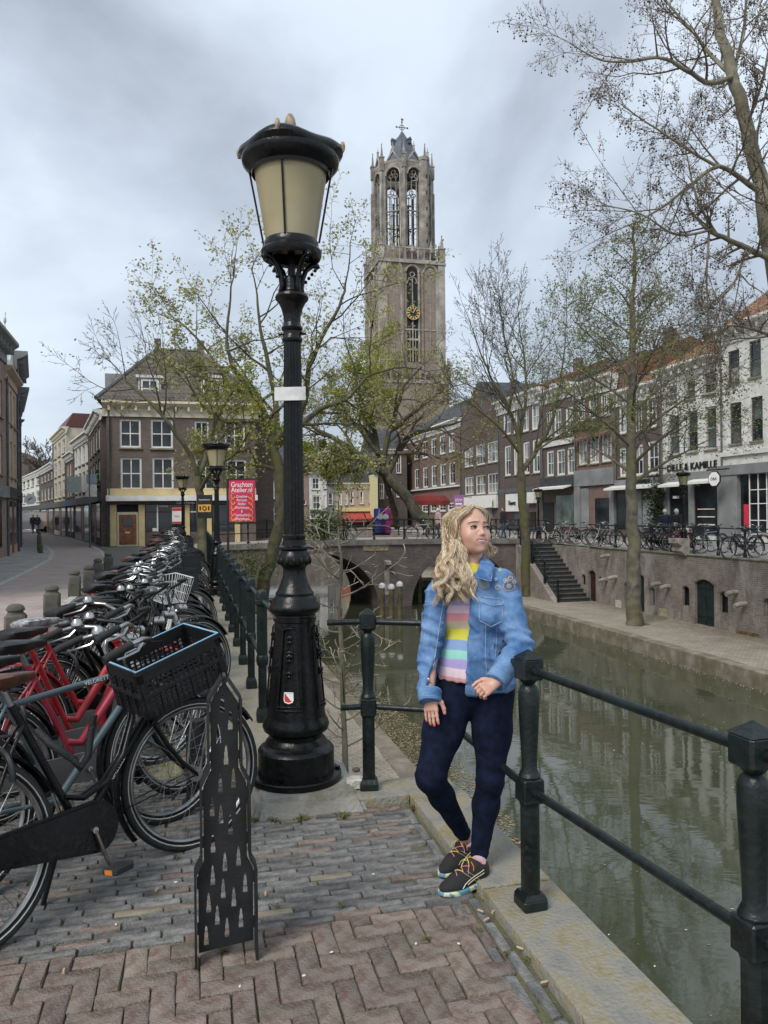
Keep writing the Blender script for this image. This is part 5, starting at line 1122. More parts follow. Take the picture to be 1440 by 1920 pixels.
# ---- houses of the side street beyond the pub (they face the road)
def gl(px, py): return gp(px, py)
S0 = UV(41.2, -4.45); S1 = UV(49.9, -6.0); S2 = UV(57.6, -7.95); S3 = UV(63.1, -9.3); S4 = UV(73, -11.8); S5 = UV(86, -15.2); S6 = UV(104, -20.5)
def grid(p0, p1, n, ys, o=None, pad=.12):
    out_ = []
    for (ya0, yb0, ya1, yb1) in ys:
        for k in range(n):
            f0, f1 = (k+pad)/n, (k+1-pad)/n; fc = (f0+f1)/2; out_.append((p0+(p1-p0)*f0, p0+(p1-p0)*f1, ya0+(ya1-ya0)*fc, yb0+(yb1-yb0)*fc, o or {}))
    return out_
def pxof(P, z): d = P.y; a = P.x/d; b = (z-CAM_H)/d; c, s = math.cos(ROLL), math.sin(ROLL); a2, b2 = a*c-b*s, a*s+b*c; return 720+a2*FPX, HOR-b2*FPX
def zgrid(A, B, n, rows, o=None, pad=.2):
    "window rectangles laid out in metres along a wall, turned to picture places for house()"
    out_ = []; A, B = Vector((A.x, A.y, 0)), Vector((B.x, B.y, 0))
    for za, zb in rows:
        for k in range(n):
            P0, P1 = A.lerp(B, (k+pad)/n), A.lerp(B, (k+1-pad)/n); Pc = (P0+P1)/2; out_.append((P0, P1, za, zb, o or {}))
    return out_
def house2(name, label, A, B, depth, zt, wall, zw=(), **k):
    "as house(), windows in metres"
    A, B = Vector((A.x, A.y, 0)), Vector((B.x, B.y, 0)); D = (B-A).normalized()
    ww = k.pop('ww', []); bits_m = k.pop('bm', ())
    Hh, cv = house(name, label, A, B, depth, zt, wall, (), **{q: v for q, v in k.items() if q not in ('glassm',)})
    # rebuild the wall with openings
    w_ = [c for c in Hh.children if c.name.startswith('wall')][0]; bpy.data.objects.remove(w_)
    Lw = (B-A).length; holes = [((P0-A).dot(D), (P1-A).dot(D), za, zb) for P0, P1, za, zb, o in zw]
    m = MB(); wall_holes(m, 0, Lw, k.get('z0', -.1), zt, holes, .14); m.box(0, Lw, .17, depth, k.get('z0', -.1), zt); m.add([(0, 0, -.1), (0, .17, -.1), (0, .17, zt), (0, 0, zt)], [(0, 1, 2, 3)]); m.add([(Lw, 0, -.1), (Lw, .17, -.1), (Lw, .17, zt), (Lw, 0, zt)], [(0, 3, 2, 1)]); m.obj('wall', wall, Hh)
    for h, (P0, P1, za, zb, o) in zip(holes, zw): window(Hh, *h, .11, o.get('nx', 2), o.get('ny', 2), o.get('fw', .08), .045, o.get('fm', WHITEP), o.get('gm', [GLASS, GLASS, GLASS2]), True, o.get('sash'))
    for nm, s0, s1, za, zb, f, b, mt in bits_m: MB().box(s0*Lw, s1*Lw, f, b, za, zb).obj(nm, mt, Hh)
    return Hh
SW = {'nx': 1, 'ny': 2, 'fw': .09}
SHOP = lambda m1, m2: (('shop_window', .06, .45, .4, 2.2, -.03, -.003, GLASS), ('shop_door', .5, .62, .05, 2.2, -.04, -.003, m2), ('shop_window', .66, .95, .4, 2.2, -.03, -.003, GLASS2), ('fascia', .0, 1.0, 2.3, 2.75, -.15, -.004, m1))
RW2 = ((3.1, 4.3), (4.9, 6.0))
hs = [(S1, S0, 6.9, B_DK, 'dark brick house squeezed against the pub', DKST, 4, ((3.2, 4.5), (5.0, 6.2)), ('side', 1.2, T_BRN)), (S2, S1, 6.7, STUC, 'white rendered house in the side street', DKST, 4, ((3.1, 4.4), (4.9, 6.1)), ('side', 1.4, T_DK)), (S3, S2, 6.1, B_RED, 'red brown house beyond the white one', mat('blue_shop', (.02, .07, .18), .5, .2), 3, ((3.0, 4.1), (4.5, 5.5)), ('side', 1.4, T_DK)), (S4, S3, 8.4, CRST, 'tall cream house with red brown attic in the side street', mat('olive_shop', (.06, .07, .04), .5, .2), 3, ((3.1, 4.4), (4.9, 6.1), (6.5, 7.6)), ('mansard', 1.1, .5, mat('ox_red_attic', (.10, .035, .03), .6, .2))), (S5, S4, 6.3, B_DK, 'brown house before the bend of the side street', DKST, 4, RW2, ('side', 1.4, T_DK)), (S6, S5, 6.3, STUC, 'pale house at the far bend of the street', DKST, 4, RW2, ('side', 1.4, T_OR))]
for A, B, zt, wm_, lab, sm_, n, rows, rf_ in hs:
    house2('street_house', lab, A, B, 9, zt, wm_, zgrid(A, B, n, rows, SW), roof=rf_, cornice=(.5, .35, WHITEP if wm_ is not CRST else CREAM), bm=SHOP(sm_, BRNW), group='houses of the side street')
# closing the end of the street
E0, E1 = UV(118, -60), UV(112, -24)
house2('street_house', 'brown gabled house closing the end of the street', Vector((-64, 112, 0)), Vector((-46.5, 114, 0)), 9, 6.5, B_PUB, zgrid(Vector((-64, 112, 0)), Vector((-46.5, 114, 0)), 7, ((3.2, 4.5), (5.2, 6.4)), SW), roof=('gable', 5, T_BRN), bm=SHOP(STUC, DKST))
# ---- houses on the other side of the road
Lq = [UV(14, -6.35), UV(33.0, -7.1), UV(37.2, -7.55), UV(43, -8.6), UV(52, -10.6), UV(64, -14.5), UV(80, -21.5)]
R3_ = ((3.2, 4.7), (5.4, 6.8))
lh = [(Lq[0], Lq[1], 8.4, B_PINK, 'red brick house with a heavy grey cornice at the picture edge', GRST, 9, R3_, None, (.8, .5, GRST)), (Lq[1], Lq[2], 7.5, B_BEI, 'beige brick house with an ornate gable opposite the pub', DKST, 3, R3_, ('mansard', 1.4, .6, T_DK), (.5, .3, B_BEI)), (Lq[2], Lq[3], 8.9, B_PINK, 'tall pink brick house with dark projecting cornice', mat('dark_blue_shop', (.02, .03, .06), .5, .2), 4, R3_, None, (.8, .5, GRST)), (Lq[3], Lq[4], 8.2, B_BEI, 'far beige house with stepped cornices', DKST, 4, R3_, None, (.7, .5, GRST)), (Lq[4], Lq[5], 7.6, B_PINK, 'far pink house nearest the bend', DKST, 4, R3_, None, (.6, .5, SLAT)), (Lq[5], Lq[6], 7.0, B_DK, 'last dark house on the outside of the bend', DKST, 4, ((3.2, 4.7), ), None, (.6, .5, SLAT))]
for A, B, zt, wm_, lab, sm_, n, rows, rf_, cn in lh:
    hh = house2('street_house', lab, A, B, 9, zt, wm_, zgrid(A, B, n, rows, {'nx': 1, 'ny': 2, 'fw': .1, 'fm': CREAM}, .25), roof=rf_, cornice=cn, bm=SHOP(sm_, BRNW), group='houses along the road')
    if 'ornate' in lab:
        Lw = (B-A).length; m = MB(); m.prism([(Lw*.3, zt), (Lw*.34, zt+.5), (Lw*.42, zt+.7), (Lw*.45, zt+1.1), (Lw*.5, zt+1.3), (Lw*.55, zt+1.1), (Lw*.58, zt+.7), (Lw*.66, zt+.5), (Lw*.7, zt)], -.05, .5, 'y'); m.obj('gable', STUC, hh); m = MB(); m.lathe([(.14, 0), (.1, .2), (.17, .3), (.04, .5), (.08, .62), (.02, .8), (.02, .95)], 10, (Lw*.5, .2, zt+1.25)); m.ball((Lw*.5, .2, zt+2.3), .16, 8, 6, (.6, .4, 1)); m.tube([(Lw*.5+.03, .2, zt+2.4), (Lw*.5+.1, .2, zt+2.65), (Lw*.5+.25, .2, zt+2.62)], .03, 6); m.obj('finial_bird', STUC, hh)
rsg = thing('round_sign', 'white round shop sign hung out over the far pavement', 'sign', at(57, 936, 33.5), .3); m = MB(); m.tube([(0, -.05, 0), (0, .05, 0)], .23, 24); m.obj('disc', PRW, rsg, smooth=50); m = MB(); m.tube([(-.08, -.055, -.05), (0, -.056, .03), (.09, -.055, .06)], .025, 6); m.obj('bird_mark', SLAT, rsg); MB().box(-.9, -.2, -.02, .02, .1, .13).obj('bracket', BLACKM, rsg)
sp_ = thing('street_sign', 'tall sign post with pale flag boards before the side street', 'sign', gp(169, 1027)); MB().tube([(0, 0, 0), (0, 0, 3.9)], .04, 8).obj('post', SLAT, sp_); MB().box(-.15, .35, -.02, .02, 2.5, 3.1).obj('board', WSGN, sp_); MB().box(-.15, .35, -.022, .02, 3.15, 3.6).obj('board', mat('grey_blue_board', (.25, .30, .36), .5, .1), sp_); MB().box(-1.1, -.4, -.02, .02, 2.7, 3.5).obj('flag', mat('pale_green_flag', (.42, .48, .44), .7, .1), sp_)
# ---- shopping street on the far bank: one frontage line
vB = VBLD_R
def fb(px): u, z = onv(px, 1000, vB); return UV(u, vB)
Z2 = lambda y: 560+y*.3611
X2 = lambda x: 920+x*.3611
Z3 = lambda y: 600+y*.3194
X3 = lambda x: 500+x*.3194
def wr2(L_, **o): return [(X2(a), X2(b), Z2(c), Z2(d), dict(o)) for a, b, c, d in L_]
def wr3(L_, **o): return [(X3(a), X3(b), Z3(c), Z3(d), dict(o)) for a, b, c, d in L_]
def top(px, py): return lambda cv: cv(px, py)[1]
SASH = dict(nx=2, ny=2, fw=.10, sash=(.5,)); FB = 'shops and houses along the far bank'
def b2(nm, x0, x1, y0, y1, f, b, m, *r): return (nm, X2(x0), X2(x1), Z2(y0), Z2(y1), f, b, m, *r)
house('canal_house', 'dark brick canal house with tall white sashes and orange roof', fb(936), fb(1017.5), 11, top(976, Z2(500)), B_DK, wr2([(65, 103, 578, 708), (117, 137, 572, 700), (163, 197, 548, 690), (212, 250, 540, 680), (72, 104, 762, 920), (119, 138, 755, 915), (168, 201, 742, 910), (217, 255, 728, 905)], nx=2, ny=2, fw=.16, gm=[GLASS2, GLASS3, GLASS]), ('side', 2.4, [4], T_OR), (1.1, .5, STUC), group=FB,
      bits=[b2('white_shop_panel', 85, 150, 1012, 1105, -.14, -.003, WHITEP), b2('shop_window', 88, 236, 1107, 1205, -.08, -.003, GLASS), b2('fascia', 45, 235, 985, 1008, -.2, -.002, SLAT), b2('pilaster', 52, 82, 1010, 1210, -.2, -.004, B_DK), b2('sign_lettering', 92, 148, 1048, 1075, -.17, 0, BLACKM, 'text', 'Toorts'), b2('white_shop_panel', 205, 240, 1005, 1062, -.3, -.003, WHITEP)])
house('canal_house', 'narrow canal house with a black shop band', fb(1018), fb(1079), 11, top(1048, Z2(462)), B_DK, wr2([(285, 318, 585, 722), (328, 366, 572, 715), (388, 426, 560, 702), (290, 327, 788, 922), (342, 385, 780, 918), (396, 436, 768, 912), (300, 335, 440, 500), (350, 385, 430, 490)], fw=.16, nx=2, ny=2, gm=[GLASS, GLASS2]), ('side', 2.5, T_DK), (.9, .45, STUC), group=FB,
      bits=[b2('string_band', 272, 440, 735, 762, -.12, -.004, STUC), b2('shop_band', 272, 440, 925, 985, -.25, -.003, DKST), b2('awning', 275, 435, 968, 992, -.9, 0, WHITEP, 'awning'), b2('shop_window', 345, 436, 1020, 1185, -.08, -.003, glassmat('green_tint_glass', (.10, .13, .12), .1)), b2('shop_door', 278, 330, 1060, 1222, -.06, -.003, DARKIN), b2('gilt_letters', 330, 400, 935, 960, -.28, 0, GILT, 'text', 'HEMA')][:5])
house('canal_house', 'red brown canal house with folded blinds over grey stone shop', fb(1079.5), fb(1155), 11, top(1118, Z2(418)), B_RED, wr2([(450, 491, 527, 637), (508, 556, 508, 622), (570, 620, 492, 608)], nx=4, ny=2, fw=.1)+wr2([(455, 500, 722, 862), (513, 562, 706, 856), (575, 627, 690, 846)], nx=2, ny=2, fw=.14, gm=[GLASS3, GLASS2]), ('side', 2.6, [3], T_OR), (1.0, .5, STUC), group=FB,
      bits=[b2('stone_front', 441, 643, 885, 970, -.16, -.004, GRST), b2('stone_pier', 442, 470, 971, 1212, -.14, -.004, GRST), b2('stone_pier', 625, 648, 971, 1205, -.14, -.004, GRST), b2('shop_window', 545, 622, 1035, 1190, -.05, -.003, GLASS), b2('shop_window', 472, 512, 985, 1200, -.06, -.003, GRST), b2('blind', 455, 500, 715, 745, -.5, 0, mat('rust_blind', (.16, .08, .06), .8, .2), 'awning'), b2('blind', 513, 562, 698, 728, -.5, 0, MATS['rust_blind'] if 'rust_blind' in MATS else GRST, 'awning'), b2('blind', 575, 627, 682, 712, -.5, 0, MATS['rust_blind'] if 'rust_blind' in MATS else GRST, 'awning')] if 'rust_blind' in MATS or mat('rust_blind', (.16, .08, .06), .8, .2) else [])
house('canal_house', 'dark canal house with a shuttered grey shop beside the ivy', fb(1155.5), fb(1241), 11, top(1198, Z2(455)), B_DK, wr2([(665, 705, 552, 702), (742, 785, 535, 690), (808, 861, 512, 670), (668, 702, 772, 925), (738, 792, 756, 920), (813, 872, 736, 912)], nx=2, ny=2, fw=.15), ('side', 2.7, [2, 6], T_OR), (.9, .45, STUC), group=FB,
      bits=[b2('stone_front', 652, 890, 935, 978, -.15, -.004, GRST), b2('awning', 645, 890, 962, 990, -.8, 0, WHITEP, 'awning'), b2('shutter', 798, 888, 1045, 1192, -.09, -.003, mat('steel_shutter', (.30, .31, .31), .5, .2)), b2('shop_window', 655, 735, 1010, 1195, -.05, -.003, GLASS), b2('stone_pier', 738, 792, 995, 1210, -.12, -.004, GRST), b2('sign_lettering', 735, 832, 938, 962, -.2, 0, BLACKM, 'text', 'DILLE & KAMILLE', .9)])
sht = [o for o in bpy.data.objects if o.name.startswith('shutter')]
house('canal_house', 'white rendered shop house with black shop name lettering', fb(1241.5), fb(1353), 11, top(1295, Z2(330)), STUC, wr2([(918, 968, 452, 535), (1010, 1062, 420, 522), (1103, 1165, 385, 495), (924, 981, 608, 812), (1018, 1076, 584, 797), (1114, 1173, 560, 782)], nx=1, ny=2, fw=.10, fm=mat('pale_grey_frame', (.40, .40, .38), .6, .1), gm=[GLASS, GLASS2]), ('side', 3.2, [5], T_RB), (.8, .5, STUC), group=FB,
      bits=[b2('sign_lettering', 935, 1160, 850, 892, -.04, 0, BLACKM, 'text', 'DILLE & KAMILLE', 1.05), b2('stone_front', 892, 1198, 900, 950, -.10, -.004, GRST), b2('stone_pier', 1035, 1062, 951, 1235, -.10, -.004, GRST), b2('stone_pier', 1185, 1200, 951, 1240, -.10, -.004, GRST), b2('shop_window', 935, 1030, 960, 1180, -.05, -.003, GLASS), b2('shop_window', 1065, 1183, 955, 1225, -.05, -.003, GLASS), b2('shelf', 1080, 1170, 1090, 1096, -.08, -.051, CREAM), b2('shelf', 1080, 1170, 1130, 1136, -.08, -.051, CREAM), b2('shelf', 1080, 1170, 1170, 1176, -.08, -.051, CREAM), b2('awning', 925, 1035, 948, 978, -.7, 0, WHITEP, 'awning'), b2('awning', 1060, 1190, 932, 962, -.7, 0, WHITEP, 'awning'), b2('wall_light', 966, 985, 1024, 1038, -.25, -.06, PRW), b2('stone_panel', 892, 933, 951, 1215, -.08, -.004, GRST)])
house('canal_house', 'tall white house with small paned shop window and red notice', fb(1353.5), fb(1530), 11, top(1400, Z2(120)), STUC, wr2([(1232, 1292, 268, 437), (1342, 1404, 215, 407), (1460, 1530, 160, 380), (1242, 1302, 540, 752), (1352, 1413, 508, 737), (1470, 1540, 480, 720)], nx=1, ny=2, fw=.08, fm=mat('dark_window_frame', (.06, .06, .06), .5, .2)), ('side', 4.0, T_RB), (.8, .5, STUC), group=FB,
      bits=[b2('stone_front', 1203, 1640, 850, 905, -.30, -.004, GRST), b2('string_band', 1200, 1640, 775, 800, -.12, -.004, STUC), b2('stone_pier', 1205, 1300, 906, 1240, -.25, -.005, GRST), b2('red_notice', 1322, 1347, 1068, 1190, -.09, -.06, mat('red_notice_print', (.62, .03, .06), .5, .1)), b2('shop_window', 1303, 1640, 905, 1215, -.05, -.003, GLASS)]+[b2('glazing_bar', 1350+k*45, 1354+k*45, 885, 1215, -.10, -.051, WHITEP) for k in range(6)]+[b2('glazing_bar', 1350, 1640, y, y+5, -.09, -.051, WHITEP) for y in (985, 1060, 1150)])
house('canal_house', 'brick building with five columns of white windows behind the plane tree', fb(762), fb(864), 12, top(815, Z3(628)), B_RED, wr3([(865, 890, 722, 822), (912, 945, 708, 812), (965, 996, 692, 800), (1015, 1047, 676, 788), (1068, 1102, 660, 776), (868, 893, 872, 990), (917, 946, 862, 985), (967, 998, 852, 980), (1018, 1051, 842, 972), (1070, 1106, 833, 966), (865, 900, 1085, 1132), (910, 947, 1083, 1130), (960, 996, 1078, 1127), (1010, 1050, 1074, 1124), (1062, 1102, 1070, 1120)], nx=2, ny=2, fw=.18, gm=[GLASS2, GLASS]), ('side', 4.0, T_DK), (.9, .5, WHITEP), group=FB, bits=[('ledge', 764, 863, Z3(985), Z3(993), -.25, -.003, WHITEP)])
house('canal_house', 'brick building with wide white windows over pale shop fronts', fb(864.5), fb(935.5), 12, top(900, Z3(560)), B_DK, wr3([(1160, 1212, 750, 862), (1228, 1282, 728, 850), (1296, 1357, 712, 836), (1163, 1214, 920, 1026), (1228, 1284, 910, 1022), (1297, 1358, 898, 1020)], nx=3, ny=2, fw=.12, gm=[GLASS2, GLASS3]), ('gable', 3.2, T_DK), None, group=FB, bits=[('shop_front', 866, 934, Z3(1032), Z3(1105), -.25, -.003, WHITEP), ('shop_window', 868, 898, Z3(1106), Z3(1190), -.05, -.003, GLASS), ('shop_door', 910, 924, Z3(1106), Z3(1205), -.05, -.003, GRST), ('banner', 920, 932, Z3(1040), Z3(1100), -.5, -.45, WHITEP)])
sgp = thing('hanging_sign', 'purple square shop sign above the pale shops', 'sign', at(860, 939, 70)); MB().box(-.45, .45, -.05, .05, -.55, .55).obj('board', mat('purple_print', (.30, .12, .32), .5, .1), sgp); text(sgp, 'zim', .5, PRW, (0, -.055, .1)); MB().box(-.3, .3, -.056, -.05, -.35, -.2).obj('bar', PRW, sgp); MB().box(.45, 1.2, -.03, .03, .3, .36).obj('bracket', BLACKM, sgp)
hx = thing('hanging_sign', 'white eight sided sign hung from a black bracket by the white shop', 'sign', at(1340, 898, UV(onv(1340, 898, vB-.9)[0], vB-.9).y), -1.2); m = MB(); m.lathe([(.36, -.05), (.36, .05)], 8); m.v = [(x, z, y) for x, y, z in m.v]; m.obj('board', PRW, hx); m = MB(); m.tube([(.38*math.cos(a+.39), 0, .38*math.sin(a+.39)) for a in np.linspace(0, 6.283, 9)[:-1]], .04, 5, closed=True); m.obj('rim', BLACKM, hx); text(hx, 'D&K', .2, SLAT, (0, -.06, 0)); MB().box(-.5, .9, -.03, .03, .42, .48).obj('bracket', BLACKM, hx)
# mansard attic peeping over the far end
house2('canal_house', 'grey mansard attic rising behind the tall white house', UV(33, 36), UV(22, 36), 8, 15.5, GRST, zgrid(UV(33, 36), UV(22, 36), 4, ((11.5, 13.5),), SW), roof=('mansard', 3, 1, T_DK), cornice=(.6, .5, STUC))
# ---- square behind the bridge
uS = 84.0
def fu(px, u=uS): return UV(u, onu(px, 985, u)[0])
def w3(L_, **o): return wr3(L_, **o)
house('corner_house', 'pink brick side wall of a house behind the bridge', fu(556), fu(580), 10, top(568, Z3(875)), B_PINK, w3([(215, 232, 1055, 1085)], nx=1, ny=1), ('side', 2.5, T_DK), None)
house('corner_house', 'slim white house behind the bridge', fu(580.3), fu(613.5), 10, top(597, Z3(898)), STUC, w3([(265, 310, 925, 996), (268, 316, 1030, 1112), (334, 350, 925, 990), (335, 350, 1030, 1105)], nx=2, ny=2, fw=.12), ('side', 2.0, T_DK), (.4, .3, STUC), bits=[('band', 581, 613, Z3(1120), Z3(1130), -.2, -.003, SLAT)])
house('corner_house', 'low grey house between the white one and the cafe', fu(613.8), fu(629), 9, top(621, Z3(965)), GRST, w3([(362, 388, 1015, 1085)], nx=1, ny=2), ('side', 2.2, T_DK), None)
RAW = mat('red_awning_cloth', (.36, .055, .04), .75, .15)
house('corner_cafe', 'beige brick cafe with red awnings across the square', fu(629.3), fu(701), 10, top(665, Z3(958)), B_BEI, w3([(425, 441, 1012, 1088), (458, 475, 1010, 1086), (490, 510, 1006, 1084), (545, 568, 1002, 1080), (600, 625, 996, 1076)], nx=1, ny=2, fw=.12), ('mansard', 3.2, 1.6, T_DK), (.6, .35, CREAM), bits=[('yellow_band', 629.5, 700, Z3(1105), Z3(1124), -.3, -.003, mat('pale_yellow', (.62, .55, .25), .6, .1)), ('awning', 630, 680, Z3(1130), Z3(1186), -2.2, 0, RAW, 'awning'), ('awning', 682, 701, Z3(1128), Z3(1180), -2.2, 0, RAW, 'awning'), ('shop_window', 632, 699, Z3(1140), Z3(1200), -.05, -.003, GLASS)])
house('corner_house', 'pale yellow gable end beside the cafe', fu(701.3, 82), fu(709, 82), 8, top(705, Z3(905)), mat('yellow_render', (.62, .57, .33), .75, .1), (), ('side', 1, T_DK), None)
house('corner_house', 'dark shop house behind the leaning plane trunk', fu(709.5, 88), fu(764, 88), 10, top(735, Z3(760)), B_DK, w3([(660, 690, 960, 1050), (705, 735, 955, 1045), (760, 790, 950, 1040), (760, 790, 780, 900)], nx=2, ny=2, fw=.12), ('side', 3, T_DK), (.5, .4, WHITEP), bits=[('awning', 700, 735, 965, 985, -1.5, 0, RAW, 'awning')])
house('corner_house', 'shaded brick house front behind the spring foliage', UV(58, onu(482, 990, 58)[0]), UV(58, onu(556, 990, 58)[0]), 10, top(520, 868), B_PUB, [(488, 500, 900, 935), (508, 520, 900, 935), (530, 542, 900, 935), (488, 500, 948, 980), (508, 520, 948, 980), (530, 542, 948, 980)], ('side', 2.5, T_DK), (.5, .35, CREAM))
# ================================================================== cathedral tower
DT = 216.0; TWX = at(760, 900, DT); TW = thing('cathedral_tower', 'tall gothic brick and sandstone tower with open octagonal lantern', 'tower', (TWX.x, DT, 0), CANG)
TB = brickmat('tower_brick', (.265, .20, .165), (.22, .165, .14), (.24, .21, .18), .5, .2, .03, .25, .55, (.29, .255, .215), .06, (.15, .11, .095)); TS = mat('tower_sandstone', (.40, .365, .315), .9, .25, .35, .4, 3, dirt=.6, dirtcol=(.21, .19, .16), dscale=.25)
TSD = mat('tower_sandstone_weathered', (.33, .30, .26), .9, .3, .5, .4, 3, dirt=.6, dirtcol=(.16, .14, .12), dscale=.3)
zt = lambda y: CAM_H+(HOR-y)*DT/FPX
def garch(cx, w_, z0, z1, n=6):
    "pointed arch outline"
    h = w_*1.05; P = [(cx-w_, z0), (cx+w_, z0)]
    P += [(cx+w_*(1-2*(1-math.cos(t_))*.5*1.0), z1-h+h*math.sin(t_)) for t_ in np.linspace(0, math.pi/2, n)]
    P += [(cx-w_*(1-2*(1-math.cos(t_))*.5*1.0), z1-h+h*math.sin(t_)) for t_ in np.linspace(math.pi/2, 0, n)][1:]
    return P
def framed(mb, cx, w_, z0, z1, y, t_=.35, dp=.5):
    P = garch(cx, w_, z0, z1); P = P[1:]+P[:1]
    mb.tube([(x, y, z) for x, z in P[:-1]], t_, 5, caps=True)
s1, s2 = 9.9, 8.75           # half widths of the two square stages
zA, zB, zC = zt(712), zt(507), zt(330)
# lower stage
mb = MB(); mb.box(-s1, s1, -s1, s1, -1, zA-2); mb.obj('lower_stage', TB, TW)
gal = MB(); gal.box(-s1-.3, s1+.3, -s1-.3, s1+.3, zA-2.6, zA-2.0); gal.obj('lower_cornice', TS, TW)
def balustrade(nm, s, z0, h, n):
    for k in range(4):
        a = k*math.pi/2; m = MB(); m.M = Matrix.Rotation(a, 4, 'Z')
        m.box(-s, s, -s-.15, -s+.15, z0+h-.35, z0+h); m.box(-s, s, -s-.15, -s+.15, z0, z0+.3)
        for q in range(n+1): x = -s+2*s*q/n; m.box(x-.14, x+.14, -s-.14, -s+.14, z0+.3, z0+h-.35)
        for q in range(n): x = -s+2*s*(q+.5)/n; m.tube([(x-.75*s/n, -s, z0+h*.62), (x, -s, z0+h*.85), (x+.75*s/n, -s, z0+h*.62)], .13, 4)
        m.obj(nm, TS, TW)
def pinnacle(x, y, z0, h, w_, nm='pinnacle', m_=None):
    m = MB(); m.lathe([(w_, 0), (w_, h*.45), (w_*1.25, h*.46), (w_*1.2, h*.5), (w_*.55, h*.52), (w_*.12, h*.96), (w_*.3, h*.965), (0, h)], 4, (x, y, z0), square=True)
    for k in range(3): m.lathe([(w_*.75-k*w_*.18, 0), (w_*.5-k*w_*.12, .25)], 4, (x, y, z0+h*(.58+.11*k)))
    m.obj(nm, m_ or TS, TW)
balustrade('lower_balustrade', s1-.2, zA-2, 3.0, 12)
for sx in (-1, 1):
    for sy in (-1, 1): pinnacle(sx*(s1-.3), sy*(s1-.3), zA-2, 6.5, .65)
# upper square stage
mb = MB(); mb.box(-s2, s2, -s2, s2, zA-2, zB); body_ = mb.obj('square_stage', TB, TW)
for sx in (-1, 1):
    for sy in (-1, 1):
        q = MB(); q.box(sx*s2-1.25, sx*s2+1.25, sy*s2-1.25, sy*s2+1.25, zA-2, zB-1.4); q.obj('corner_buttress', TS, TW) if False else None
        b_ = MB(); x0, x1_ = sorted((sx*(s2-1.5), sx*(s2+.45))); y0, y1_ = sorted((sy*(s2-1.5), sy*(s2+.45))); b_.box(x0, x1_, y0, y1_, zA-2, zB-.8); b_.obj('corner_buttress', TS, TW)
for k in range(4):
    M_ = Matrix.Rotation(k*math.pi/2, 4, 'Z')
    def put(m, nm, mt, par=TW): m.v = [tuple(M_ @ Vector(v)) for v in m.v]; return m.obj(nm, mt, par)
    for cx, w_, top_, kind in ((-5.05, 1.75, zt(512), 'blind'), (.0, 1.55, zt(519), 'open'), (5.05, 1.65, zt(518), 'blind')):
        zlo_ = zt(690); m = MB(); m.prism(garch(cx, w_, zlo_, top_), -s2-.05, -s2-.02, 'y'); put(m, 'niche', TB if kind == 'blind' else DARKIN)
        m = MB(); framed(m, cx, w_+.25, zlo_, top_+.5, -s2-.15, .30); put(m, 'arch_moulding', TS)
        m = MB()
        if kind == 'open':
            m.tube([(cx, -s2-.2, zlo_), (cx, -s2-.2, top_-2.8)], .20, 5); m.tube([(cx+.62*math.cos(t_), -s2-.2, top_-2.1+.62*math.sin(t_)) for t_ in np.linspace(0, 6.283, 13)[:-1]], .16, 4, closed=True)
            for s in (-1, 1): m.tube([(cx+s*w_*.95, -s2-.2, top_-4.6), (cx+s*w_*.6, -s2-.2, top_-3.1), (cx, -s2-.2, top_-2.9)], .16, 4)
            for zz in (zt(650), zt(668)): m.box(cx-w_, cx+w_, -s2-.3, -s2-.1, zz-.25, zz+.25)
            for s in (-1, 1): m.tube([(cx+s*w_*.5, -s2-.2, zlo_), (cx+s*w_*.5, -s2-.2, zt(630))], .12, 4)
        else:
            m.tube([(cx, -s2-.12, zlo_), (cx, -s2-.12, top_-1.8)], .10, 4)
            for s in (-1, 1): m.tube([(cx, -s2-.12, top_-3.4), (cx+s*w_*.5, -s2-.12, top_-2.0), (cx+s*w_*.95, -s2-.12, top_-3.6)], .10, 4)
            m.tube([(cx+.5*math.cos(t_), -s2-.12, top_-1.6+.5*math.sin(t_)) for t_ in np.linspace(0, 6.283, 11)[:-1]], .10, 4, closed=True)
        put(m, 'tracery', TS)
    for cx in (-7.25, -2.75, 2.75, 7.25):
        m = MB(); m.box(cx-.28, cx+.28, -s2-.35, -s2+.1, zA, zB-3); put(m, 'lesene', TS if abs(cx) > 4 else TB)
    m = MB(); m.box(-s2-.1, s2+.1, -s2-.22, -s2, zt(632)-.2, zt(632)+.2); put(m, 'string_course', TS)
    # clock
    m = MB(); zc_ = zt(603); m.prism([(1.95*math.cos(a), zc_+1.95*math.sin(a)) for a in np.linspace(0, 6.283, 33)[:-1]], -s2-.75, -s2-.45, 'y'); ck = put(m, 'clock', mat('clock_black', (.012, .012, .013), .5, .2))
    GLD = mat('clock_gold', (.62, .44, .16), .4, .15); m = MB(); m.tube([(1.82*math.cos(a), -s2-.78, zc_+1.82*math.sin(a)) for a in np.linspace(0, 6.283, 33)[:-1]], .10, 4, closed=True); put(m, 'dial_ring', GLD, ck)
    for q in range(12):
        a = q*math.pi/6; c_, s_ = math.cos(a), math.sin(a); m = MB(); m.add([(r_*c_-e*s_, -s2-.79, zc_+r_*s_+e*c_) for r_, e in ((1.0, -.13), (1.0, .13), (1.72, .2), (1.72, -.2))], [(0, 1, 2, 3)]); put(m, 'numeral', GLD, ck)
    for a, r_ in ((R(150), 1.0), (R(62), 1.5)): m = MB(); m.tube([(0, -s2-.85, zc_), (r_*math.cos(a), -s2-.85, zc_+r_*math.sin(a))], .11, 4); put(m, 'clock_hand', GLD, ck)
cn = MB(); cn.box(-s2-.7, s2+.7, -s2-.7, s2+.7, zB-.9, zB-.35); cn.box(-s2-.4, s2+.4, -s2-.4, s2+.4, zB-.35, zB); cn.obj('cornice', TS, TW)
balustrade('balustrade', s2-.1, zB, 3.6, 10)
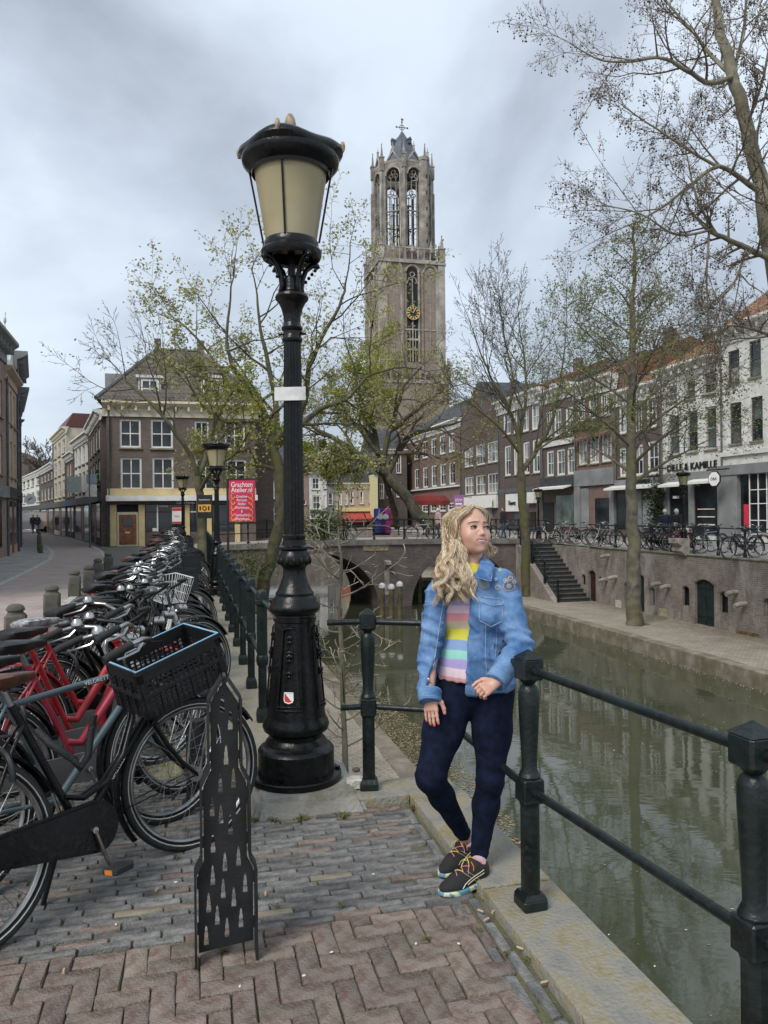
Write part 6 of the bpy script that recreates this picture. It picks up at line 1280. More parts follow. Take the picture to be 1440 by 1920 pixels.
for sx in (-1, 1):
    for sy in (-1, 1): pinnacle(sx*(s2-.2), sy*(s2-.2), zB, 7.5, .75)
for k in range(4):
    for t_ in (-.5, 0, .5):
        q = Matrix.Rotation(k*math.pi/2, 4, 'Z') @ Vector((t_*2*s2*.62, -s2+.1, 0)); pinnacle(q.x, q.y, zB+2.4, 3.4, .35)
# octagon: eight piers with tall open arches between, daylight through them
RO = 7.85; OA = R(-14.0+0.0)+R(90)-CANG*0
def oc(k, r=RO): a = -math.pi/2-CANG+R(1)+k*math.pi/4; return Vector((r*math.cos(a), r*math.sin(a), 0))
zO0, zO1 = zB, zt(318); zs = zt(478); zarch = zt(333)
for k in range(8):
    p = oc(k); a = math.atan2(p.y, p.x); m = MB(); m.M = Matrix.Translation((p.x, p.y, 0)) @ Matrix.Rotation(a, 4, 'Z')
    m.box(-1.2, .45, -.46, .46, zO0, zO1-2); m.box(.45, 1.1, -.32, .32, zO0, zO1-7); m.box(.55, .85, -.3, .3, zO1-7, zO1-3); m.obj('pier', TS if k % 2 else TSD, TW)
    pinnacle(p.x*1.06, p.y*1.06, zO1-3.0, 7.6, .55, 'pinnacle', TSD)
    q = oc(k+1); mid = (p+q)/2; d_ = (q-p).normalized(); hw = (q-p).length/2; nrm = Vector((mid.x, mid.y, 0)).normalized()
    M_ = Matrix((d_, -nrm, Vector((0, 0, 1)))).transposed().to_4x4(); M_.translation = mid
    def face(m, nm, mt): m.v = [tuple(M_ @ Vector(v)) for v in m.v]; return m.obj(nm, mt, TW)
    ow = hw-.80
    m = MB(); m.box(-hw, hw, -.3, .5, zO0, zs); face(m, 'parapet_wall', TB)
    P = garch(0, ow, zs, zarch); arcp = P[2:]
    m = MB(); n_ = len(arcp); half = [(x, z) for x, z in arcp if x >= -1e-6]
    R_ = [(hw, arcp[0][1])]+[(hw, zO1-1.2), (0, zO1-1.2)]
    m.prism([(x, z) for x, z in half]+[(0, zO1-1.0), (hw, zO1-1.0), (hw, half[0][1])], -.35, .5, 'y'); l2 = [(-x, z) for x, z in half]; m.prism(l2+[(0, zO1-1.0), (-hw, zO1-1.0), (-hw, half[0][1])], -.35, .5, 'y')
    for s in (-1, 1): x0, x1_ = sorted((s*ow, s*hw)); m.box(x0, x1_, -.35, .5, zs, half[0][1])
    face(m, 'arch_wall', TSD)
    m = MB(); framed(m, 0, ow-.1, zs, zarch-.15, -.42, .24); face(m, 'arch_moulding', TS)
    m = MB(); zm = (zs+zarch)/2-1.2
    for x in (-ow/3, ow/3): m.tube([(x, 0, zs), (x, 0, zarch-2.6)], .14, 5)
    m.tube([(-ow, 0, zm), (ow, 0, zm)], .22, 5); m.tube([(-ow, 0, zm-1.6), (-ow*.66, 0, zm-.7), (-ow/3, 0, zm-1.6)], .12, 4); m.tube([(ow, 0, zm-1.6), (ow*.66, 0, zm-.7), (ow/3, 0, zm-1.6)], .12, 4); m.tube([(-ow/3, 0, zm-1.6), (0, 0, zm-.7), (ow/3, 0, zm-1.6)], .12, 4)
    for x in (-ow/3, ow/3): m.tube([(x+.55*math.cos(t_), 0, zarch-2.6+.55*math.sin(t_)) for t_ in np.linspace(0, 6.283, 11)[:-1]], .12, 4, closed=True)
    m.tube([(.6*math.cos(t_), 0, zarch-1.5+.6*math.sin(t_)) for t_ in np.linspace(0, 6.283, 11)[:-1]], .12, 4, closed=True)
    for zz in np.linspace(zs+2, zarch-5, 6): m.tube([(-ow, 0, zz), (ow, 0, zz)], .05, 4)
    face(m, 'tracery', TSD)
    m = MB(); m.prism([(-hw+.6, zO1-1.2), (0, zO1+2.4), (hw-.6, zO1-1.2), (hw-1.0, zO1-1.2), (0, zO1+1.7), (-hw+1.0, zO1-1.2)], -.5, .2, 'y'); face(m, 'gablet', TS); q2 = M_ @ Vector((0, -.2, zO1+2.2)); pinnacle(q2.x, q2.y, q2.z, 2.6, .25)
    m = MB(); m.box(-hw, hw, -.4, .1, zO1-1.0, zO1-.4); face(m, 'cornice', TS)
# stair turret on the octagon corner, inner bell frame
p = oc(1)*.99; m = MB(); m.lathe([(1.55, zO0), (1.55, zO1-.5), (1.75, zO1-.3), (1.7, zO1+.6)], 8, (p.x, p.y, 0)); m.obj('stair_turret', TSD, TW)
for k in range(9): m = MB(); m.box(-.15, .15, -.05, .05, 0, .9); o = m.obj('slit_window', DARKIN, TW); o.location = (p.x+oc(1).normalized().x*1.5-.35+(k % 2)*.7, p.y-1.52, zs+1+k*2.2)
mb = MB(); mb.box(-4.5, 4.5, -4.5, 4.5, zO0, zO0+.4)
for x, y in ((-2.2, -2.2), (2.2, -2.2), (2.2, 2.2), (-2.2, 2.2)): mb.box(x-.18, x+.18, y-.18, y+.18, zO0, zO1-9)
for zz in (zm-4, zm+3): mb.box(-2.4, 2.4, -2.4, -2.1, zz, zz+.4); mb.box(-2.4, 2.4, 2.1, 2.4, zz, zz+.4)
mb.obj('bell_frame', mat('dark_oak', (.04, .034, .03), .8, .3), TW)
for x in (-1.1, 1.1): MB().lathe([(.85, 0), (.75, .3), (.5, 1.0), (.42, 1.3), (0, 1.45)], 14, (x, 0, zm-2.8)).obj('bell', mat('bronze_bell', (.06, .07, .05), .5, .3), TW, smooth=50)
# roof, weather vane
SL = mat('slate_blue_roof', (.075, .09, .115), .55, .25, .6, .2, 4)
m = MB(); m.lathe([(RO*.80, zO1-1.0), (RO*.52, zO1+3.2), (RO*.34, zt(268)), (RO*.16, zt(258)), (.55, zt(250))], 8); rf_ = m.obj('roof', SL, TW)
for k in range(4):
    a = k*math.pi/2+.4; m = MB(); m.M = Matrix.Rotation(a, 4, 'Z') @ Matrix.Translation((RO*.40, 0, zt(278))); m.box(-.6, .5, -.45, .45, 0, 1.1); m.prism([(-.6, 1.1), (0, 1.9), (.6, 1.1)], -.6, .6, 'x'); m.obj('roof_dormer', SL, rf_)
m = MB(); m.tube([(0, 0, zt(255)), (0, 0, zt(222))], .13, 6); zc_ = zt(239); m.ball((0, 0, zt(250)), .5, 8, 6); m.tube([(-1.6, 0, zc_), (1.6, 0, zc_)], .12, 5); m.tube([(.7*math.cos(t_), 0, zc_+.7*math.sin(t_)) for t_ in np.linspace(0, 6.283, 13)[:-1]], .10, 4, closed=True)
for x in (-1.6, 1.6): m.ball((x, 0, zc_), .28, 6, 4)
m.ball((0, 0, zt(229)), .28, 6, 4); m.ball((.1, 0, zt(224)), .45, 8, 5, (1, .3, .7)); m.obj('weather_vane', mat('vane_gilt_iron', (.14, .12, .10), .6, .2), TW)
# ================================================================== signed-distance modelling for the person
def surfnet(F, o, h):
    s = F < 0; nx, ny, nz = F.shape
    acc = np.zeros((nx-1, ny-1, nz-1, 3), np.float32); cnt = np.zeros((nx-1, ny-1, nz-1), np.float32)
    cor = [(0, 0, 0), (1, 0, 0), (0, 1, 0), (1, 1, 0), (0, 0, 1), (1, 0, 1), (0, 1, 1), (1, 1, 1)]
    def C(A, c): return A[c[0]:nx-1+c[0], c[1]:ny-1+c[1], c[2]:nz-1+c[2]]
    for i in range(8):
        for ax in range(3):
            if cor[i][ax]: continue
            c0 = cor[i]; c1 = list(c0); c1[ax] = 1
            f0, f1 = C(F, c0), C(F, c1); mk = (f0 < 0) != (f1 < 0)
            t = np.where(mk, f0/np.where(mk, f0-f1, 1), 0)
            for k in range(3): acc[..., k] += np.where(mk, c0[k]+(t if k == ax else 0), 0)
            cnt += mk
    act = cnt > 0; idx = -np.ones(act.shape, np.int64); idx[act] = np.arange(act.sum())
    I = np.argwhere(act); V = (acc[act]/cnt[act][:, None]+I)*h+np.array(o)
    fs = []
    for ax in range(3):
        sl0 = [slice(None)]*3; sl1 = [slice(None)]*3; sl0[ax] = slice(0, -1); sl1[ax] = slice(1, None)
        a, b = s[tuple(sl0)], s[tuple(sl1)]; E = np.argwhere(a != b)
        u, v = [k for k in range(3) if k != ax]
        ok = (E[:, u] > 0) & (E[:, v] > 0) & (E[:, u] < F.shape[u]-1) & (E[:, v] < F.shape[v]-1); E = E[ok]
        def cell(du, dv):
            q = E.copy(); q[:, u] += du; q[:, v] += dv; return idx[q[:, 0], q[:, 1], q[:, 2]]
        Q = np.stack([cell(-1, -1), cell(0, -1), cell(0, 0), cell(-1, 0)], 1)
        fl = a[E[:, 0], E[:, 1], E[:, 2]]
        if ax == 1: fl = ~fl
        Q[~fl] = Q[~fl][:, ::-1]; fs.append(Q)
    return V, np.concatenate(fs)
class SDF:
    def __init__(s, lo, hi, h):
        s.o = np.array(lo, np.float32); s.h = h; n = np.ceil((np.array(hi)-np.array(lo))/h).astype(int)+1
        g = [s.o[k]+h*np.arange(n[k], dtype=np.float32) for k in range(3)]
        s.X, s.Y, s.Z = np.meshgrid(*g, indexing='ij'); s.F = np.full(s.X.shape, 9, np.float32)
    def cone(s, a, b, ra, rb):
        a, b = np.array(a, np.float32), np.array(b, np.float32); d = b-a; L = float(d@d)+1e-9
        t = np.clip(((s.X-a[0])*d[0]+(s.Y-a[1])*d[1]+(s.Z-a[2])*d[2])/L, 0, 1)
        return np.sqrt((s.X-a[0]-t*d[0])**2+(s.Y-a[1]-t*d[1])**2+(s.Z-a[2]-t*d[2])**2)-(ra+t*(rb-ra))
    def ell(s, c, r, M=None):
        x, y, z = s.X-c[0], s.Y-c[1], s.Z-c[2]
        if M is not None:
            A = np.array(M.to_3x3().transposed()); x, y, z = A[0, 0]*x+A[0, 1]*y+A[0, 2]*z, A[1, 0]*x+A[1, 1]*y+A[1, 2]*z, A[2, 0]*x+A[2, 1]*y+A[2, 2]*z
        k0 = np.sqrt((x/r[0])**2+(y/r[1])**2+(z/r[2])**2); k1 = np.sqrt((x/r[0]**2)**2+(y/r[1]**2)**2+(z/r[2]**2)**2)+1e-9
        return k0*(k0-1)/k1
    def plane(s, p, n): n = np.array(n)/np.linalg.norm(n); return (s.X-p[0])*n[0]+(s.Y-p[1])*n[1]+(s.Z-p[2])*n[2]
    def box(s, c, r, M, rd=.0):
        x, y, z = s.X-c[0], s.Y-c[1], s.Z-c[2]; A = np.array(M.to_3x3().transposed()); x, y, z = [A[k, 0]*x+A[k, 1]*y+A[k, 2]*z for k in range(3)]
        q = [np.abs(v)-(e-rd) for v, e in zip((x, y, z), r)]
        return np.sqrt(sum(np.maximum(v, 0)**2 for v in q))+np.minimum(np.maximum(np.maximum(q[0], q[1]), q[2]), 0)-rd
    def add(s, d, k=.02):
        h = np.clip(.5+.5*(d-s.F)/k, 0, 1); s.F = d*(1-h)+s.F*h-k*h*(1-h); return s
    def sub(s, d, k=.01):
        d = -d; h = np.clip(.5-.5*(d-s.F)/k, 0, 1); s.F = d*(1-h)+s.F*h+k*h*(1-h); return s
    def clip(s, d): s.F = np.maximum(s.F, d); return s
    def mesh(s): return surfnet(s.F.astype(np.float32), s.o, s.h)
def mkobj(name, VF, m, parent, disp=None, smooth=True, sm=2):
    V, Fc = VF
    me = bpy.data.meshes.new(name); me.from_pydata(V.tolist(), [], Fc.tolist())
    ms = m if isinstance(m, (list, tuple)) else [m]
    for q in ms: me.materials.append(q)
    me.polygons.foreach_set('use_smooth', [True]*len(me.polygons)); me.update()
    if sm:
        bm = bmesh.new(); bm.from_mesh(me)
        for _ in range(sm): bmesh.ops.smooth_vert(bm, verts=bm.verts[:], factor=.5, use_axis_x=True, use_axis_y=True, use_axis_z=True)
        bm.to_mesh(me); bm.free()
    if disp:
        me.update(); nn_ = [v.normal.copy() for v in me.vertices]
        for v, n_ in zip(me.vertices, nn_): v.co += n_*disp(v.co)
        me.update()
    return link(name, me, parent)
W = thing('person', 'woman in denim jacket and striped sweater leaning on the railing post', 'person', (0, 0, 0))
SKIN = mat('fair_skin', (.55, .325, .245), .45, .08, 12, .04, 120, sss=.12, col2=(.50, .275, .205))
DENIM = mat('washed_denim', (.086, .183, .372), .82, .2, 11, .14, 600, col2=(.042, .11, .255), dirt=.55, dirtcol=(.18, .30, .49), dscale=9, spec=.2)
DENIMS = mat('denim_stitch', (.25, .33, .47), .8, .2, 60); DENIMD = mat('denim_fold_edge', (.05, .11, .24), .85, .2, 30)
NAVYJ = mat('navy_stretch_denim', (.0055, .0095, .026), .85, .3, 30, .2, 240, spec=.15)
# joints (x, y, z) placed at their own depth
J = dict(hipL=at(926, 1275, 3.37), kneeL=at(919, 1462, 3.28), ankL=at(898, 1612, 3.29), hipR=at(856, 1277, 3.37), kneeR=at(807, 1456, 3.21), ankR=at(871, 1572, 3.40),
         shL=at(944, 1098, 3.34), elL=at(975, 1212, 3.22), wrL=at(925, 1284, 3.08), shR=at(824, 1112, 3.32), elR=at(807, 1228, 3.30), wrR=at(806, 1322, 3.17),
         neck=at(884, 1066, 3.36), head=at(883, 1000, 3.36), chest=at(884, 1150, 3.37), waist=at(884, 1225, 3.38), pelvis=at(888, 1285, 3.39))
J['fL'] = J['elL'].lerp(J['wrL'], .72); J['fR'] = J['elR'].lerp(J['wrR'], .72)
YAW = R(-20)                                     # the torso turns its front a little towards the lamp
TM = Matrix.Rotation(YAW, 4, 'Z')
fwd = Vector((math.sin(YAW), -math.cos(YAW), 0))
def torso(S, g=0.0, k=.05):
    S.add(S.ell(J['chest']+Vector((0, 0, .015)), (.148+g, .105+g, .165+g), TM), k); S.add(S.ell(J['waist']+fwd*.012, (.135+g, .108+g, .16+g), TM), k)
    S.add(S.ell(J['pelvis']+Vector((0, 0, .01)), (.158+g, .118+g, .13+g), TM), k)
    S.add(S.cone(J['shL']+Vector((-.03, 0, -.005)), J['shR']+Vector((.03, 0, 0)), .058+g, .058+g), .06)
    for s in (-1, 1): S.add(S.ell(J['chest']+fwd*.070+TM @ Vector((s*.066, 0, .005)), (.062+g, .055+g, .062+g), TM), .035)
# ---- body core (hidden under the clothes, shows at neck, ankles)
V_ = []; lo = Vector((.0, 3.0, .0)); hi = Vector((.80, 3.62, 1.40))
S = SDF(lo, hi, .010); torso(S, -.035)
for a, b, r0, r1 in (('hipL', 'kneeL', .066, .032), ('kneeL', 'ankL', .030, .027), ('hipR', 'kneeR', .066, .032), ('kneeR', 'ankR', .028, .0245), ('shL', 'elL', .034, .028), ('elL', 'fL', .028, .020), ('shR', 'elR', .034, .028), ('elR', 'fR', .028, .020)): S.add(S.cone(J[a], J[b], r0, r1), .03)
S.add(S.cone(J['neck']+Vector((0, .01, -.04)), J['head']+Vector((0, .02, -.05)), .056, .050), .03)
core = S.mesh()
# ---- head (fine grid)
HY = R(28); HM = Matrix.Rotation(HY, 4, 'Z') @ Matrix.Rotation(R(-8), 4, 'X') @ Matrix.Rotation(R(2), 4, 'Y')      # faces towards +x of the camera
hc = J['head']+Vector((0, .0, .012))
def H(x, y, z): return hc+HM @ Vector((x, y, z))     # head space: -y is the face, x her left
S = SDF(hc+Vector((-.11, -.13, -.20)), hc+Vector((.13, .12, .13)), .0023)
E = lambda c, r: S.ell(H(*c), r, HM); C_ = lambda a, b, r0, r1: S.cone(H(*a), H(*b), r0, r1)
S.add(E((0, .018, .030), (.072, .088, .076)), .01)                    # skull
S.add(E((0, -.020, -.022), (.066, .058, .080)), .03)                  # face mass
S.add(E((0, -.036, -.068), (.044, .038, .033)), .030)                 # jaw
S.add(E((0, -.064, -.090), (.017, .014, .013)), .018)                 # chin
for s in (-1, 1):
    S.add(E((s*.037, -.052, -.030), (.023, .019, .021)), .024)        # cheeks
    S.add(C_((s*.012, -.073, .030), (s*.046, -.056, .027), .004, .004), .012)   # brow
    S.sub(E((s*.0335, -.078, .006), (.0185, .013, .0095)), .009)      # eye sockets
S.add(C_((0, -.072, .014), (0, -.085, -.018), .0052, .0072), .012)    # nose bridge
S.add(E((0, -.0875, -.0235), (.0088, .0095, .0078)), .008)              # nose tip
for s in (-1, 1): S.add(E((s*.0100, -.079, -.0265), (.0060, .0075, .0050)), .006)
S.add(E((0, -.066, -.052), (.033, .015, .018)), .018)                 # mouth mound
S.sub(E((0, -.084, -.0535), (.0300, .013, .0072)), .003)             # smiling mouth opening
S.add(C_((0, .040, -.05), tuple(HM.inverted() @ (J['neck']+Vector((0, .008, -.03))-hc)), .044, .052), .016)
for s in (-1, 1): S.add(E((s*.072, .012, -.004), (.008, .018, .028)), .008)
headm = S.mesh()
# ---- hands
def hand(wrist, pdir, ndir, side, curl, spread=.0, ln=1.0, size=1.0):
    "palm and five bent fingers; pdir towards the fingertips, ndir out of the back of the hand, side = +1 when the thumb lies on pdir x ndir"
    p, n = pdir.normalized(), ndir.normalized(); n = (n-p*n.dot(p)).normalized(); q = p.cross(n)*side
    S = SDF(wrist-Vector((.14,)*3), wrist+Vector((.14,)*3), .0026)
    z = size
    for j in range(4):
        c0 = wrist+q*(.026-.0175*j)*z*.6+p*.008; c1 = wrist+p*.078*z+q*(.030-.0195*j)*z+n*(.002 if j in (1, 2) else -.002); S.add(S.cone(c0, c1, .0125*z, .0105*z), .012)
    S.add(S.cone(wrist-p*.03, wrist+p*.012, .020*z, .016*z), .02)
    nails = []
    for j, (fl, w0) in enumerate(((.066, .0088), (.073, .0090), (.068, .0086), (.053, .0076))):
        a = wrist+p*.078*z+q*(.030-.0195*j)*z; d = (p+q*spread*(1.5-j)*.12).normalized(); c = curl[j]
        seg = [fl*.45, fl*.30, fl*.25]; pt = a; ang = c*.6
        for k in range(3):
            dd = d*math.cos(ang)-n*math.sin(ang); e = pt+dd*seg[k]*z*ln; S.add(S.cone(pt, e, w0*z*(1-.08*k), w0*z*(1-.08*(k+1))), .003); pt = e; ang += c
        up = n*math.cos(ang-c)+d*math.sin(ang-c); nails.append((pt-dd*.003+up*w0*.55*z, dd, up, w0*z*.62))
    th = wrist+p*.022*z+q*.026*z; t1 = th+(p*.6+q*.65-n*.35).normalized()*.040*z; t2 = t1+(p*.9+q*.2-n*.30).normalized()*.030*z; t3 = t2+(p*.95-q*.05-n*.3).normalized()*.022*z
    S.add(S.cone(th-p*.01, t1, .0145*z, .0115*z), .012); S.add(S.cone(t1, t2, .0108*z, .0098*z), .004); S.add(S.cone(t2, t3, .0098*z, .0082*z), .003)
    d3 = (t3-t2).normalized(); up = (n*.8+q*.5).normalized(); nails.append((t3+up*.0055*z, d3, up, .0062*z))
    return S.mesh(), nails
hR, nR = hand(J['wrR']-(J['wrR']-J['elR']).normalized()*.052, Vector((.02, -.30, -1)), Vector((-.55, -.83, .05)), -1, (.10, .06, .10, .14), .3, 1.0, .86)
hL, nL = hand(J['wrL']+Vector((.016, .008, .012)), Vector((-.80, -.35, -.36)), Vector((-.15, -.72, .62)), 1, (.95, 1.0, 1.0, 1.0), .0, .95, .84)
off = 0; VV = []; FF = []
for v, f in (core, headm, hR, hL): VV.append(v); FF.append(f+off); off += len(v)
body = mkobj('body', (np.concatenate(VV), np.concatenate(FF)), SKIN, W, sm=1)
NAIL = mat('coral_nail_varnish', (.62, .06, .05), .25, .05)
for nl in nR+nL[:4]:
    c, d_, u_, r_ = nl; s_ = d_.cross(u_); m = MB(); m.ball((0, 0, 0), 1, 8, 5); o = m.obj('nail', NAIL, body, smooth=60)
    o.matrix_basis = Matrix.Translation(c) @ Matrix((d_*r_*1.35, s_*r_, u_*r_*.35)).transposed().to_4x4()
rg = MB(); q = J['wrR']+Vector((.0, -.012, -.012)); 
# ---- face details
EYEW = mat('eye_white', (.52, .49, .47), .2, .03); IRIS = mat('brown_iris', (.06, .032, .018), .15, .2); LIP = mat('rose_lips', (.47, .17, .15), .4, .1); TEETH = mat('teeth', (.80, .77, .72), .3, .04)
BROW = mat('brown_eyebrow', (.085, .048, .028), .7, .2); LASH = mat('dark_lash', (.03, .02, .016), .6, .2)
for s in (-1, 1):
    EZ = .0055
    e = MB(); e.ball((0, 0, 0), .0128, 16, 12); eo = e.obj('eye', EYEW, body, smooth=60); eo.matrix_basis = Matrix.Translation(H(s*.0335, -.0605, EZ)) @ HM.to_4x4()
    ir = MB(); ir.ball((0, 0, 0), .0082, 12, 8, (1, .5, 1)); io = ir.obj('iris', IRIS, eo, smooth=60); io.location = (.0042, -.0098, .0006)
    k_ = .0165
    lid = MB(); lid.tube([H(s*.0335+x, -.0722-.0040*(1-(x/k_)**2)+.15*abs(x)*.4, EZ+.0012+.0044*(1-(x/k_)**2)) for x in np.linspace(-k_, k_, 11)], [.0012, .0021, .0028, .0032, .0034, .0034, .0034, .0032, .0028, .0021, .0012], 6); lid.obj('upper_lash', LASH, body, smooth=60)
    li2 = MB(); li2.tube([H(s*.0335+x, -.0702-.0040*(1-(x/k_)**2)+.15*abs(x)*.4, EZ+.0034+.0052*(1-(x/k_)**2)) for x in np.linspace(-k_, k_, 11)], .0026, 8); li2.obj('eyelid', SKIN, body, smooth=60)
    lo_ = MB(); lo_.tube([H(s*.0335+x, -.0692-.0030*(1-(x/k_)**2)+.15*abs(x)*.4, EZ-.0022-.0034*(1-(x/k_)**2)) for x in np.linspace(-k_, k_, 9)], .0014, 6); lo_.obj('lower_lid', SKIN, body, smooth=60)
    br_ = MB(); br_.tube([H(s*(.012+.043*t_), -.0775+.0195*t_**1.6, .0275+.0040*math.sin(t_*2.8)-.0045*t_) for t_ in np.linspace(0, 1, 9)], [.0020, .0030, .0034, .0034, .0032, .0028, .0022, .0016, .0008], 6, flat=.6); br_.obj('eyebrow', BROW, body, smooth=60)
def mouth(x, z, e=0): return H(x, -.0810+e+.40*x*x/.027, z)
wm = .0325
up_ = MB(); up_.tube([mouth(x, -.0468+.0062*(abs(x)/wm)**2+(.0008 if abs(x) > .004 else -.0004), -.0038) for x in np.linspace(-wm, wm, 15)], [.0006, .0012]+[.0026]*11+[.0014, .0006], 8); up_.obj('upper_lip', LIP, body, smooth=60)
dn_ = MB(); dn_.tube([mouth(x, -.0622+.0185*(abs(x)/wm)**2, -.0024) for x in np.linspace(-wm*.97, wm*.97, 15)], [.0006, .0014]+[.0029]*11+[.0014, .0006], 8); dn_.obj('lower_lip', LIP, body, smooth=60)
te = MB(); te.tube([mouth(x, -.0528+.0085*(abs(x)/wm)**2, .0030) for x in np.linspace(-wm*.86, wm*.86, 13)], [.0028]+[.0048]*11+[.0028], 8); te.obj('teeth', TEETH, body, smooth=60)
# ---- jeans
S = SDF(Vector((.05, 3.0, .06)), Vector((.78, 3.62, .95)), .0062)
S.add(S.ell(J['pelvis']+Vector((0, 0, -.005)), (.164, .122, .125), TM), .03); S.add(S.ell(J['waist']+fwd*.010+Vector((0, 0, -.03)), (.142, .112, .14), TM), .05)
for h_, k_, a_, r in (('hipL', 'kneeL', 'ankL', (.093, .056, .055, .037)), ('hipR', 'kneeR', 'ankR', (.095, .060, .052, .034))):
    h0, k0, a0 = J[h_], J[k_], J[a_]
    S.add(S.cone(h0+Vector((0, 0, -.02)), h0.lerp(k0, .55), r[0], r[0]*.88), .035); S.add(S.cone(h0.lerp(k0, .5), k0, r[0]*.90, r[1]), .03)
    cf = k0.lerp(a0, .33)+Vector((0, .022, 0)); S.add(S.cone(k0, cf, r[1]*.97, r[2]), .03); S.add(S.cone(cf, a0+Vector((0, 0, .012)), r[2], r[3]), .03)
dA = (J['ankL']-J['kneeL']).normalized(); dB = (J['ankR']-J['kneeR']).normalized()
cutL = S.plane(J['ankL']+Vector((0, 0, .012)), dA); cutR = S.plane(J['ankR']+Vector((0, 0, .018)), dB)
mid = (J['ankL']+J['ankR'])/2
nearL = S.cone(J['kneeL'], J['ankL']-Vector((0, 0, .1)), .0, .0) < S.cone(J['kneeR'], J['ankR']-Vector((0, 0, .1)), .0, .0)
S.F = np.where(S.Z < .35, np.maximum(S.F, np.where(nearL, cutL, cutR)), S.F); S.clip(S.plane((0, 0, .865), (0, 0, 1)))
def jd(c):
    f = 0
    for k_ in ('kneeL', 'kneeR'):
        dz = (c-J[k_]).length
        f += .0026*math.sin(c.z*120+c.x*70+mnoise.noise(c*15)*3)*math.exp(-(dz/.075)**2)
    for k_ in ('ankL', 'ankR'):
        dz = (c-J[k_]).length; f += .0022*math.sin(c.z*190+c.x*60)*math.exp(-(dz/.07)**2)
    dz = (c-(J['hipL']+J['hipR'])/2+Vector((0, 0, .05))).length
    f += .0025*mnoise.noise(Vector((c.x*22, c.y*8, c.z*30)))*math.exp(-(dz/.17)**2)+.0016*mnoise.noise(c*18)
    return f
jeans = mkobj('jeans', S.mesh(), NAVYJ, W, jd)
# ---- sweater
SWC = [(.60, .52, .06), (.22, .35, .55), (.26, .58, .54), (.40, .34, .62), (.70, .52, .60), (.66, .27, .30), (.52, .44, .28), (.60, .55, .06), (.22, .34, .55), (.28, .60, .52), (.40, .33, .62), (.72, .58, .64), (.68, .33, .33)]
SWY = [650, 712, 770, 822, 876, 934, 990, 1044, 1120, 1190, 1252, 1316, 1380, 1424]
SWM = bpy.data.materials.new('striped_knit'); SWM.use_nodes = True; t = SWM.node_tree; b = t.nodes['Principled BSDF']; L = t.links.new
tcn = nd(t, 'ShaderNodeTexCoord'); sx = nd(t, 'ShaderNodeSeparateXYZ'); L(tcn.outputs['Object'], sx.inputs[0]); zf = lambda y: CAM_H-((900+.2707*y)-962)*3.25/FPX
nz_ = nd(t, 'ShaderNodeTexNoise'); nz_.inputs['Scale'].default_value = 14; L(tcn.outputs['Object'], nz_.inputs[0])
ma = nd(t, 'ShaderNodeMath', operation='MULTIPLY_ADD'); ma.inputs[1].default_value = .012; L(nz_.outputs[0], ma.inputs[0]); L(sx.outputs[2], ma.inputs[2])
zlo, zhi = zf(1440), zf(600); mr = nd(t, 'ShaderNodeMapRange'); mr.inputs[1].default_value = zlo+.006; mr.inputs[2].default_value = zhi+.006; L(ma.outputs[0], mr.inputs[0])
rp_ = nd(t, 'ShaderNodeValToRGB'); rp_.color_ramp.interpolation = 'CONSTANT'; els = rp_.color_ramp.elements
stops = [(0, SWC[12])]+[((zf(SWY[k])-zlo)/(zhi-zlo), SWC[k-1]) for k in range(12, 0, -1)]
els[0].position = 0; els[0].color = (*stops[0][1], 1); els[1].position = stops[1][0]; els[1].color = (*stops[1][1], 1)
for p_, c_ in stops[2:]:
    q = els.new(p_); q.color = (*c_, 1)
L(mr.outputs[0], rp_.inputs[0]); L(rp_.outputs[0], b.inputs['Base Color']); b.inputs['Roughness'].default_value = .85; b.inputs['Sheen Weight'].default_value = .2
wv = nd(t, 'ShaderNodeTexWave'); wv.inputs['Scale'].default_value = 90; wv.inputs['Distortion'].default_value = .6; L(tcn.outputs['Object'], wv.inputs[0]); bp = nd(t, 'ShaderNodeBump'); bp.inputs['Strength'].default_value = .25; bp.inputs['Distance'].default_value = .003; L(wv.outputs[0], bp.inputs['Height']); L(bp.outputs[0], b.inputs['Normal'])
S = SDF(Vector((.10, 3.08, .78)), Vector((.70, 3.62, 1.40)), .0058); torso(S, .008, .05)
S.add(S.ell(J['waist']+fwd*.035+Vector((0, 0, -.01)), (.12, .105, .13), TM), .05)
S.add(S.ell(J['pelvis']+fwd*.03+Vector((0, 0, .05)), (.15, .115, .08), TM), .04)
zb = zf(1424); S.clip(S.plane((0, 0, zb), (0, 0, -1)))
S.add(S.cone(J['neck']+Vector((0, .0, -.06)), J['neck']+Vector((0, .012, .0)), .080, .066), .04)
S.clip(S.plane(J['neck']+Vector((0, .02, -.004)), Vector((fwd.x*-.55, fwd.y*-.55, 1))))
def sd_(c):
    lowf = max(0, min(1, (1.02-c.z)/.2)); tx = (TM.inverted() @ (c-J['waist'])).x
    return .0028*lowf*math.sin(tx*150+mnoise.noise(c*9)*2)+.0030*mnoise.noise(c*14)-(.006 if c.z < zb+.006 else 0)
sweater = mkobj('sweater', S.mesh(), SWM, W, sd_)
